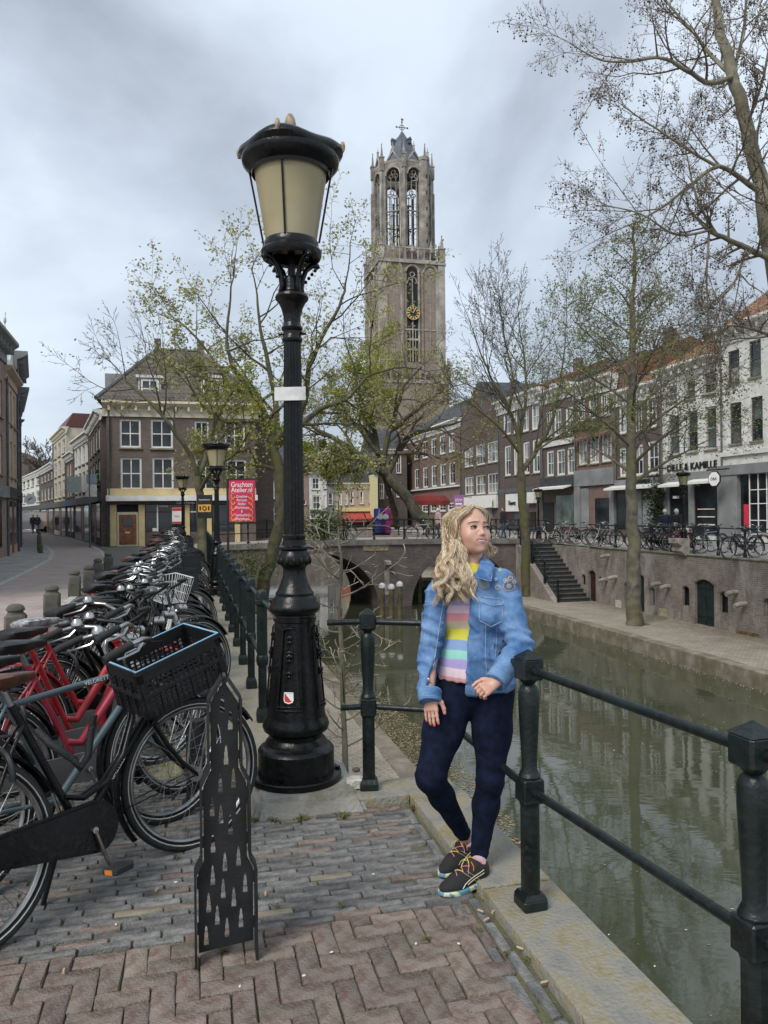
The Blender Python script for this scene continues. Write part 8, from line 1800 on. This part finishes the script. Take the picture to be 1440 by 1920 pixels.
# leafing tree behind the tall lamp
P = dict(lev=4, seg=.5, wander=.17, up=(.03, .05, .04, .02), kids=(7, 5, 4, 2), ang=(30, 70), ratio=.46, rmin=.0055, thick=.045, leaves=3, lsize=.125, lspread=.12, leafp=.68, start0=.2, rr=.55)
T = Tree(8); a = A_(29.0)
T.limb([a(484, 1150), a(496, 1085), a(518, 1010), a(528, 930), a(514, 850)], .27, .20, P, kids=False)
for L_, r0, r1 in (([a(514, 850), a(505, 800), a(480, 745, -.5), a(445, 700, -1), a(425, 640, -1.2), a(432, 560, -1.2)], .17, .035), ([a(514, 850), a(520, 780, .4), a(505, 690, .8), a(488, 610, 1), a(480, 540, 1.2)], .16, .03), ([a(514, 830), a(550, 790, -.4), a(572, 750, -.7), a(578, 690, -.8), a(600, 640, -1), a(640, 565, -1.2), a(648, 530, -1.2)], .17, .03), ([a(514, 840), a(560, 800, .5), a(600, 768, 1), a(655, 745, 1.2), a(690, 705, 1.3), a(740, 690, 1.4)], .15, .03), ([a(505, 800), a(470, 790, -1), a(420, 790, -1.6), a(380, 760, -1.8), a(345, 700, -2)], .10, .025), ([a(480, 745), a(430, 720), a(390, 660), a(345, 610), a(325, 600)], .08, .02), ([a(516, 900), a(560, 880), a(610, 850), a(650, 860)], .09, .025), ([a(516, 880), a(470, 870), a(420, 880), a(395, 860)], .08, .025)): T.limb(L_, r0, r1, P)
T.build('street_tree', 'wide tree in pale spring leaf behind the tall lamp', 'moss', 'dark', 'bud', TG)
# leaning plane behind the bridge
P = dict(lev=4, seg=.7, wander=.18, up=(.02, .04, .04, .02), kids=(9, 6, 4, 3), ang=(30, 75), ratio=.46, rmin=.008, thick=.08, leaves=2, lsize=.15, lspread=.15, leafp=.16, start0=.15, rr=.55)
T = Tree(15); a = A_(50.0)
T.limb([a(812, 992), a(785, 965), a(757, 925), a(725, 893)], .44, .32, P, kids=False); T.limb([a(745, 990, 2), a(735, 940, 1), a(722, 895)], .2, .2, P, kids=False)
PL = dict(P, leafp=.8, leaves=4, lsize=.18)
for L_, r0, r1, pp in (([a(725, 893), a(690, 865, -1), a(640, 830, -1.5), a(595, 805, -2), a(565, 785, -2)], .30, .05, P), ([a(725, 893), a(710, 850, .5), a(700, 800, 1), a(680, 750, 1.5), a(700, 690, 2)], .28, .05, PL), ([a(725, 893), a(745, 850, 1), a(775, 815, 1.5), a(830, 800, 2), a(865, 790, 2)], .26, .05, P), ([a(715, 870), a(730, 810), a(745, 760), a(760, 720), a(790, 690)], .22, .04, P), ([a(690, 865), a(660, 850), a(620, 860), a(590, 850)], .15, .04, PL), ([a(710, 850), a(670, 800), a(640, 760), a(655, 720)], .16, .04, PL), ([a(745, 850), a(790, 850), a(840, 860), a(880, 840)], .14, .04, P), ([a(730, 810), a(780, 770), a(820, 740), a(850, 725)], .15, .04, P)): T.limb(L_, r0, r1, pp)
T.build('street_tree', 'leaning old plane tree with brown twigs behind the bridge', 'brown', 'red', 'spring', TG)
# trees on the far wharf
P = dict(lev=4, seg=.6, wander=.10, up=(.10, .12, .10, .06), kids=(8, 5, 4, 2), ang=(22, 50), ratio=.50, rmin=.0075, thick=.05, leaves=3, lsize=.10, lspread=.10, leafp=.10, start0=.2, rr=.55)
b_ = gp(987, 1118, WZ); T = Tree(21); a = A_(b_.y)
T.limb([b_, a(986, 1010), a(981, 950), a(976, 885)], .24, .20, P, kids=False)
PG = dict(P, leafp=.7)
for L_, r0, r1, pp in (([a(976, 885), a(972, 820), a(955, 770), a(925, 715), a(900, 660)], .14, .03, P), ([a(976, 885), a(1005, 845, .3), a(1035, 790, .5), a(1050, 720, .6), a(1060, 640, .6)], .14, .03, PG), ([a(974, 850), a(940, 805, -.5), a(900, 770, -.8), a(865, 745, -1)], .09, .02, P), ([a(972, 830), a(985, 760, .4), a(985, 690, .6), a(975, 620, .6)], .11, .025, P), ([a(1005, 845), a(1060, 810, -.4), a(1095, 790, -.6)], .06, .02, PG), ([a(955, 770), a(960, 700), a(945, 630), a(940, 590)], .07, .02, P)): T.limb(L_, r0, r1, pp)
T.build('street_tree', 'bare vase shaped tree beside the stairs on the far wharf', 'moss', 'dark', 'alder', TG)
b_ = gp(1190, 1172, WZ); T = Tree(33); a = A_(b_.y)
T.trunk.tube([b_+Vector((math.cos(q)*.55, math.sin(q)*.55, -.03)) for q in (0,)]+[b_], [.05, .2], 6)
T.limb([b_+Vector((.03, 0, -.05)), b_+Vector((0, 0, .35)), a(1189, 1060), a(1186, 950), a(1184, 800), a(1186, 640), a(1189, 520), a(1190, 425)], .34, .03, P, kids=False, n=26)
P = dict(lev=3, seg=.45, wander=.13, up=(.03, .04, .02), kids=(7, 5, 3), ang=(30, 65), ratio=.48, rmin=.005, thick=.045, leaves=5, lsize=.085, lspread=.13, leafp=.75, start0=.2, rr=.55)
for k in range(30):
    t_ = k/29; y = 905-470*t_; r_ = T.r; az = k*2.4+r_.uniform(-.4, .4); ln = (3.2*(1-abs(t_-.12))**.8*(1-t_**3)+.5)*r_.uniform(.8, 1.15); p = a(1185.5, y); d_ = Vector((math.cos(az), math.sin(az), .55+.5*t_))
    e = p+d_.normalized()*ln; T.limb([p, p.lerp(e, .35)+Vector((0, 0, .02*ln)), p.lerp(e, .7)+Vector((0, 0, .02)), e], .055*(1-t_)+.018, .010, P if t_ < .6 else dict(P, kids=(4, 3, 2), leafp=.5), sides=6)
T.build('street_tree', 'straight trunked tree with light green leaves on the far wharf', 'grey', 'dark', 'alder', TG)
P = dict(lev=4, seg=.45, wander=.14, up=(.03, .05, .04, .02), kids=(12, 7, 4, 2), ang=(25, 65), ratio=.40, rmin=.0042, thick=.035, leaves=3, lsize=.045, lspread=.06, leafp=.22, fruit=.10, start0=.12, rr=.55)
T = Tree(40); a = A_(19.5); b_ = at(1500, 1200, 19.5); b_.z = WZ
T.limb([b_, a(1492, 900), a(1470, 640), a(1445, 450), a(1425, 350), a(1400, 235), a(1376, 140), a(1350, 40), a(1335, -60)], .34, .08, P, kids=False, n=26)
for L_, r0, r1 in (([a(1376, 142), a(1330, 155, -.3), a(1285, 130, -.6), a(1240, 108, -.8), a(1180, 115, -1), a(1125, 112, -1.1), a(1080, 88, -1.2)], 0.074, 0.010), ([a(1376, 142), a(1340, 110, .4), a(1300, 60, .7), a(1255, 10, .9), a(1210, -40, 1)], 0.068, 0.016), ([a(1395, 225), a(1375, 150, .8), a(1395, 60, 1.2), a(1400, -40, 1.5)], 0.074, 0.024), ([a(1428, 360), a(1390, 335, -.4), a(1345, 312, -.8), a(1290, 350, -1), a(1225, 400, -1.2), a(1160, 430, -1.3)], 0.081, 0.012), ([a(1345, 312, -.8), a(1290, 280, -.9), a(1230, 240, -1), a(1170, 200, -1)], 0.043, 0.012), ([a(1455, 490), a(1400, 465, -.5), a(1345, 440, -.8), a(1320, 425, -.9)], 0.087, 0.040), ([a(1345, 440, -.8), a(1310, 380, -.5), a(1290, 300, -.2), a(1275, 230, 0)], 0.037, 0.010), ([a(1335, 430, -.9), a(1270, 440, -1.2), a(1200, 400, -1.4), a(1130, 385, -1.5)], 0.037, 0.010), ([a(1330, 432, -.9), a(1325, 520, -1), a(1330, 600, -1.2), a(1345, 660, -1.4)], 0.031, 0.010), ([a(1400, 465, -.5), a(1370, 540, -1), a(1290, 600, -1.4), a(1250, 680, -1.6)], 0.037, 0.010), ([a(1470, 640), a(1420, 620, -1), a(1370, 610, -1.6), a(1300, 620, -2)], 0.050, 0.012), ([a(1445, 450), a(1450, 380, -1.5), a(1420, 280, -2.4), a(1440, 160, -3)], 0.056, 0.016), ([a(1400, 235), a(1430, 150, -.8), a(1450, 40, -1.2)], 0.050, 0.016)): T.limb(L_, r0, r1, P)
T.build('street_tree', 'plane tree with hanging seed balls reaching in from the picture edge', 'plane', 'red', 'brownbud', TG)
# sapling by the stub railing
P = dict(lev=2, seg=.12, wander=.22, up=(.03, .02), kids=(3, 2), ang=(30, 70), ratio=.5, rmin=.0036, thick=.02, leaves=0, lsize=.02, lspread=.01, start0=.3, rr=.6)
T = Tree(51); a = A_(7.6); r_ = T.r
T.limb([at(648, 1560, 7.6), a(646, 1400), a(643, 1300), a(640, 1200), a(636, 1120), a(640, 1060), a(634, 1000), a(640, 950)], .034, .010, P, kids=False, n=20)
for k in range(26):
    y = 1400-16.5*k; p = a(648-.03*(1400-y), y); az = k*2.2; ln = r_.uniform(.25, .62); d_ = Vector((math.cos(az)*1.2, math.sin(az)*.5, r_.uniform(.15, .8))); e = p+d_.normalized()*ln; T.limb([p, p.lerp(e, .4)-Vector((0, 0, .03)), e], .011, .0045, P, sides=5)
T.build('sapling', 'thin bare sapling growing up from the wharf behind the lamp', 'grey', 'pale', 'bud')
# far bare tree at the bend of the street
P = dict(lev=3, seg=1, wander=.15, up=(.05, .05), kids=(7, 6, 4), ang=(25, 60), ratio=.5, rmin=.03, thick=.12, leaves=1, lsize=.2, lspread=.1, leafp=.2)
T = Tree(60); a = A_(112.0)
T.limb([a(84, 985), a(84, 930), a(83, 895)], .4, .3, P, kids=False)
for x in (55, 70, 86, 100): T.limb([a(83, 900), a((83+x)/2, 880), a(x, 850)], .18, .05, P)
T.build('street_tree', 'hazy bare tree beyond the roofs at the street bend', 'grey', 'dark', 'brownbud')
# leafy clumps: shrub on the bridge, ivy on the shop front, green by the quay
def clump_plant(name, label, c, rx_, ry_, rz_, n, size, leaf, cat, stems=6):
    o = thing(name, label, cat, c); r = random.Random(sum(map(ord, label))); m = MB(); st_ = MB()
    for _ in range(n):
        q = Vector((r.gauss(0, .42)*rx_, r.gauss(0, .42)*ry_, abs(r.gauss(.45, .3))*rz_)); a = Vector((r.gauss(0, 1), r.gauss(0, 1), r.gauss(0, 1))).normalized(); b = a.orthogonal().normalized(); s_ = size*r.uniform(.6, 1.3); m.add([q, q+a*s_*.5+b*s_*.3, q+a*s_, q+a*s_*.5-b*s_*.3], [(0, 1, 2, 3)])
    for k in range(stems): st_.tube([(0, 0, 0), (r.gauss(0, .2)*rx_, r.gauss(0, .2)*ry_, rz_*.4), (r.gauss(0, .4)*rx_, r.gauss(0, .4)*ry_, rz_*.8)], .012*rz_, 4)
    m.obj('foliage', LEAF[leaf], o, kind='stuff'); st_.obj('stem', TWIG['dark'], o); return o
v_, _ = onu(606, 990, UBR0+2.5); clump_plant('shrub', 'round green shrub behind the bridge railing', UV(UBR0+2.5, v_, .1), 1.5, 1.0, 1.7, 1500, .16, 'bush', 'shrub')
u_, _ = onv(1232, 985, vB-.4); clump_plant('climbing_plant', 'dark ivy climbing the wall beside the shuttered shop', UV(u_, vB-.4, 0), .7, .6, 3.6, 1400, .17, 'ivy', 'plant')
p = gp(522, 1100, -2.4); clump_plant('shrub', 'scrubby growth at the foot of the spring tree', at(470, 1085, 28.5), 1.0, .8, 1.2, 700, .10, 'bush', 'shrub')
# ================================================================== small things on the ground
random.seed(77)
BUTT = mat('cigarette_butt', (.55, .40, .22), .8, .2); bmesh_ = MB().tube([(-.013, 0, .004), (.013, 0, .004)], .004, 6).mesh('cigarette_butt', BUTT)
for i, (px, py, nm) in enumerate(((901, 1711, 'by the toe of the shoe'), (925, 1712, 'against the coping near the railing post'), (912, 1727, 'lying across the gap by the coping'), (975, 1781, 'halfway along the coping joint'), (1020, 1845, 'in the coping joint near the picture corner'), (294, 1671, 'under the chain case of the crated bicycle'), (498, 1678, 'beside the stand panel'), (120, 1824, 'on the red bricks near the wheel'))):
    p = gp(px, py); o = link('cigarette_butt', bmesh_, None, (p.x, p.y, .004), random.uniform(0, 3), 'tan cigarette butt '+nm, 'cigarette butt', 'cigarette butts')
LITW = mat('white_litter', (.66, .65, .60), .8, .15)
SPOT = ('on the red bricks to the side of the stand panel', 'under the pedal on the grey bricks', 'two bricks in front of the shoes', 'on the grey rows before the lamp', 'below the crated front wheel', 'at the kerb stone by the stub railing', 'near the lower picture edge', 'near the coping strip on red bricks', 'in front of the stand panel foot')
for i, (px, py) in enumerate(((622, 1786), (218, 1734), (780, 1770), (700, 1640), (330, 1655), (735, 1500), (570, 1830), (860, 1770), (450, 1850))):
    p = gp(px, py); m = MB(); m.ball((0, 0, .003), .0065, 6, 4, (1.2, .7, .5)); m.obj('paper_scrap', LITW, None, p, random.uniform(0, 3), label='tiny white scrap '+SPOT[i], cat='scrap', group='white scraps on the paving')
# weeds and moss in the joints: nobody could count them
wd = MB(); rr_ = random.Random(5)
def weed(p, n, s_):
    for _ in range(n):
        a = rr_.uniform(0, 6.283); l = s_*rr_.uniform(.5, 1.3); d_ = Vector((math.cos(a), math.sin(a), rr_.uniform(.4, 1.6))).normalized(); q = p+Vector((rr_.gauss(0, s_*.5), rr_.gauss(0, s_*.5), 0)); sd_v = d_.cross(Vector((0, 0, 1))).normalized()*l*.16
        wd.add([q-sd_v*.4, q+sd_v*.4, q+d_*l*.55+sd_v, q+d_*l, q+d_*l*.55-sd_v], [(0, 1, 2, 3, 4)])
for px, py, n, s_ in ((515, 1540, 40, .022), (566, 1538, 46, .03), (645, 1532, 50, .03), (745, 1500, 70, .03), (480, 1540, 30, .02), (420, 1785, 36, .018), (772, 1515, 30, .022), (250, 1650, 20, .014), (640, 1700, 24, .014), (560, 1620, 18, .012), (800, 1760, 24, .014), (950, 1790, 26, .016), (985, 1800, 20, .014), (690, 1560, 20, .012), (520, 1700, 20, .014), (330, 1610, 20, .014), (900, 1745, 22, .014), (350, 1560, 18, .015)): weed(gp(px, py), n, s_)
for _ in range(420):
    v_ = rr_.uniform(-1.0, 1.05); u_ = rr_.uniform(1.9, 4.0); weed(UV(u_, v_, -.008), rr_.randint(2, 6), .010)
for _ in range(700):
    u_ = rr_.uniform(4.9, 22); weed(UV(u_, -.28+rr_.choice((-.02, 0, .02, .45, .5, .62))+rr_.gauss(0, .05), -.004), rr_.randint(4, 9), .022)
wd.obj('weeds', leafmat('weed_leaf', (.17, .17, .045), (.11, .12, .03)), None, label='tufts of grass and moss growing in the paving joints', cat='weeds', kind='stuff')
# broken stone on the coping end
ws = MB(); bm = bmesh.new(); bmesh.ops.create_icosphere(bm, subdivisions=2, radius=1)
for p in bm.verts: p.co = Vector((max(-.72, min(.72, p.co.x))*.075, max(-.7, min(.7, p.co.y))*.05, max(-.6, min(.62, p.co.z))*.05))+mnoise.noise_vector(p.co*1.3)*.012
ws.addbm(bm); p = gp(668, 1478, .045); ws.obj('broken_stone', mat('white_broken_stone', (.50, .48, .43), .9, .2, 9, .5, 40), None, (p.x, p.y, .075), .3, label='broken white stone beside the foot of the stub railing', cat='stone')
ps = MB(); ps.ball((0, 0, 0), .02, 8, 5, (1.2, .9, .8)); p = gp(668, 1449, .10); ps.obj('pebble', mat('dark_pebble', (.10, .08, .06), .9, .2), None, (p.x, p.y, .118), label='small dark pebble on top of the broken white stone', cat='pebble')
# floating leaves by the near wharf and litter on the wharves
fl = MB()
def flake(p, s_):
    a = rr_.uniform(0, 6.283); c_, q_ = math.cos(a)*s_, math.sin(a)*s_; fl.add([p+Vector((c_, q_, 0)), p+Vector((-q_*.5, c_*.5, .002)), p-Vector((c_, q_, 0)), p+Vector((q_*.5, -c_*.5, .001))], [(0, 1, 2, 3)], rr_.randint(0, 1))
for _ in range(8000):
    t_ = rr_.random(); u_ = 9.5+13*t_+rr_.gauss(0, .25); w_ = (1.25-.8*abs(t_-.35))*abs(rr_.random())**1.25; q = UV(u_, VEDGE_L+.03+w_, WATER+.006)
    if mnoise.noise(Vector((q.x*1.3, q.y*1.3, 0)))+.6-.3*w_ > 0: flake(q, rr_.uniform(.012, .035))
fl.obj('floating_leaves', [mat('tan_floating_leaf', (.33, .255, .135), .8, .3, 30), mat('brown_floating_leaf', (.20, .15, .08), .8, .3, 30)], None, label='carpet of tan leaves drifting on the water by the near wharf', cat='leaves', kind='stuff')
fl = MB()
for _ in range(5200):
    u_ = rr_.uniform(9, 35); b_ = rr_.random() < .8; v_ = VWALL_R-.05-abs(rr_.gauss(0, .5)) if b_ else rr_.uniform(VQ, VEDGE_L)
    if VS0-.4 < v_ and 30.7 < u_ < 35.4: continue
    flake(UV(u_, v_, WZ+.012), rr_.uniform(.015, .045))
fl.obj('leaf_litter', [MATS['tan_floating_leaf'], MATS['brown_floating_leaf']], None, label='dry leaf litter blown along the foot of the wharf walls', cat='leaves', kind='stuff')
fl = MB()
for _ in range(1000):
    u_ = rr_.uniform(5, 34); flake(UV(u_, rr_.uniform(VEDGE_L+.3, VEDGE_R-.2), WATER+.006), rr_.uniform(.006, .022))
for _ in range(700): u_ = rr_.uniform(6, 30); flake(UV(u_, VEDGE_R-abs(rr_.gauss(0, .12)), WATER+.006), rr_.uniform(.01, .03))
fl.obj('floating_petals', [LITW, MATS['tan_floating_leaf']], None, label='scattered pale petals and flecks floating on the canal', cat='petals', kind='stuff')
# ================================================================== far people
def figure(label, p, face, coat, hair, trousers, h=1.62, walk=.0, group=None, hood=False):
    o = thing('person', label, 'person', p, face, group); s_ = h/1.62; S = SDF((-.32, -.34, 0), (.32, .34, 1.66), .016)
    leg = lambda x, fy: (S.add(S.cone((x, 0, .84), (x*.9, fy*.5, .46), .085, .058), .04), S.add(S.cone((x*.9, fy*.5, .46), (x*.85, fy, .09), .056, .04), .03), S.add(S.cone((x*.85, fy+.03, .05), (x*.9, fy-.13, .035), .042, .034), .02))
    leg(-.09, walk); leg(.09, -walk); S.add(S.ell((0, 0, .90), (.16, .115, .14)), .05); bodyL = S.mesh()
    S2 = SDF((-.34, -.30, .60), (.34, .30, 1.50), .016); S2.add(S2.ell((0, 0, 1.18), (.19, .125, .24)), .05); S2.add(S2.ell((0, 0, .90), (.18, .135, .2)), .06); S2.add(S2.cone((-.16, 0, 1.33), (.16, 0, 1.33), .075, .075), .05)
    for s in (-1, 1): S2.add(S2.cone((s*.20, 0, 1.33), (s*.25, .02, 1.06), .062, .052), .04); S2.add(S2.cone((s*.25, .02, 1.06), (s*.22, -.08, .84), .05, .04), .03)
    S3 = SDF((-.14, -.16, 1.28), (.14, .16, 1.66), .010); S3.add(S3.ell((0, -.005, 1.52), (.074, .088, .105)), .02); S3.add(S3.cone((0, .01, 1.36), (0, .005, 1.46), .05, .048), .02); S3.add(S3.cone((0, -.085, 1.525), (0, -.1, 1.50), .01, .014), .012); S3.add(S3.ell((0, -.05, 1.455), (.04, .04, .035)), .02)
    for s in (-1, 1): S3.sub(S3.ell((s*.03, -.088, 1.535), (.014, .012, .009)), .006); S3.add(S3.ell((s*.075, .005, 1.515), (.01, .018, .028)), .006)
    hd = S3.mesh(); V = np.concatenate([bodyL[0], hd[0]]); F_ = np.concatenate([bodyL[1], hd[1]+len(bodyL[0])]); b_ = mkobj('body', (V, F_), [trousers, SKIN], o); nf = len(bodyL[1]); b_.data.polygons.foreach_set('material_index', [0]*nf+[1]*(len(F_)-nf))
    mkobj('coat', S2.mesh(), coat, o, lambda c: .006*mnoise.noise(c*14))
    S4 = SDF((-.13, -.14, 1.36), (.13, .16, 1.68), .010); S4.add(S4.ell((0, .014, 1.545), (.084, .095, .100)), .02); S4.sub(S4.ell((0, -.11, 1.49), (.085, .09, .085)), .01); S4.clip(S4.plane((0, 0, 1.44), (0, 0, -1))); mkobj('hair', S4.mesh(), hair, o, lambda c: .006*mnoise.noise(c*45))
    o.scale = (s_,)*3; return o
COATN = mat('navy_coat', (.012, .02, .045), .8, .2, 9); COATB = mat('black_coat', (.012, .012, .013), .8, .2, 9); WHH = mat('white_hair', (.60, .58, .54), .7, .15, 60); BRH = mat('brown_hair', (.08, .05, .03), .7, .2, 60); TRG = mat('grey_trousers', (.05, .05, .055), .85, .2, 20); TRB = mat('blue_jeans', (.04, .07, .14), .85, .2, 20)
for px, c_, nm in ((1247, COATN, 'white haired person in navy coat behind the far bicycles'), (1269, COATB, 'white haired person in black coat behind the far bicycles')):
    u_, _ = onv(px, 1000, VWALL_R+1.7); figure(nm, UV(u_, VWALL_R+1.7, 0), math.pi-.9+random.uniform(-.3, .3), c_, WHH, TRG, 1.60, group='couple on the far quay')
for k, (px, py, c_, hr_, nm) in enumerate(((62, 1000, COATB, BRH, 'person in black walking near the white van'), (70, 999, COATN, BRH, 'person in navy at the bend of the street'), (78, 998, COATB, BRH, 'person in dark coat by the shop awnings'))): figure(nm, gp(px, py), .3*k, c_, hr_, TRB, 1.7, .16, 'people at the street bend')
v_, _ = onu(822, 1000, UBR0+2.4); figure('person in a pale pink hooded coat on the bridge', UV(UBR0+2.4, v_, deck(v_)+.03), 2.0, mat('pale_pink_coat', (.42, .30, .30), .85, .15), WHH, TRG, 1.58, .1)
v_, _ = onu(944, 1000, UBR0+3.4); figure('person in dark clothes crossing the far end of the bridge', UV(UBR0+3.4, v_, deck(v_)+.03), -1.2, COATB, BRH, TRB, 1.68, .16)
# white van at the street end
vn = thing('van', 'white van standing at the end of the side street', 'van', gp(55, 999), -.75); VW = mat('van_white', (.62, .63, .64), .35, .06)
m = MB(); m.prism([(-.9, .35), (-.9, 1.1), (-.84, 1.35), (-.70, 1.95), (.70, 1.95), (.84, 1.35), (.9, 1.1), (.9, .35)], -2.2, 2.0, 'y'); m.obj('body', VW, vn); MB().prism([(-.74, 1.3), (-.64, 1.82), (.64, 1.82), (.74, 1.3)], -2.225, -2.2, 'y').obj('windscreen', GLASS, vn); MB().box(-.85, .85, -2.32, -2.2, .35, .75).obj('bumper', BLACKM, vn)
for s in (-1, 1):
    MB().box(s*.62-.16, s*.62+.16, -2.24, -2.2, .85, 1.05).obj('headlight', PRW, vn)
    for y in (-1.4, 1.3): MB().tube([(s*.70, y, .33), (s*.92, y, .33)], .33, 16).obj('wheel', RUBBER, vn)
# bright stands on the square behind the bridge
for k, (px, c_, nm) in enumerate(((712, (.08, .10, .45), 'blue display stand beyond the bridge'), (722, (.50, .06, .30), 'magenta display stand beyond the bridge'), (804, (.45, .03, .03), 'red parasol stall beyond the bridge'))):
    v_, _ = onu(px, 985, 52); ds = thing('display_stand', nm, 'stand', UV(52, v_, -.01), CANG)
    if k < 2: MB().box(-.4, .4, -.15, .15, .15, 1.9, 0, .05).obj('panel', mat('stand_colour_%d' % k, c_, .5, .3, 3), ds); MB().box(-.3, .3, -.3, .3, 0, .149).obj('foot', BLACKM, ds); MB().lathe([(.22, 0), (.22, .02)], 14, (0, 0, 0)).obj('emblem', PRW, ds).matrix_basis = Matrix.Translation((0, -.16, 1.3)) @ Matrix.Rotation(math.pi/2, 4, 'X')
    else: MB().lathe([(1.5, 2.1), (1.5, 2.4), (1.2, 2.75), (0, 2.95)], 8).obj('canopy', RAW, ds); MB().tube([(0, 0, 0), (0, 0, 2.8)], .04, 6).obj('pole', BLACKM, ds)
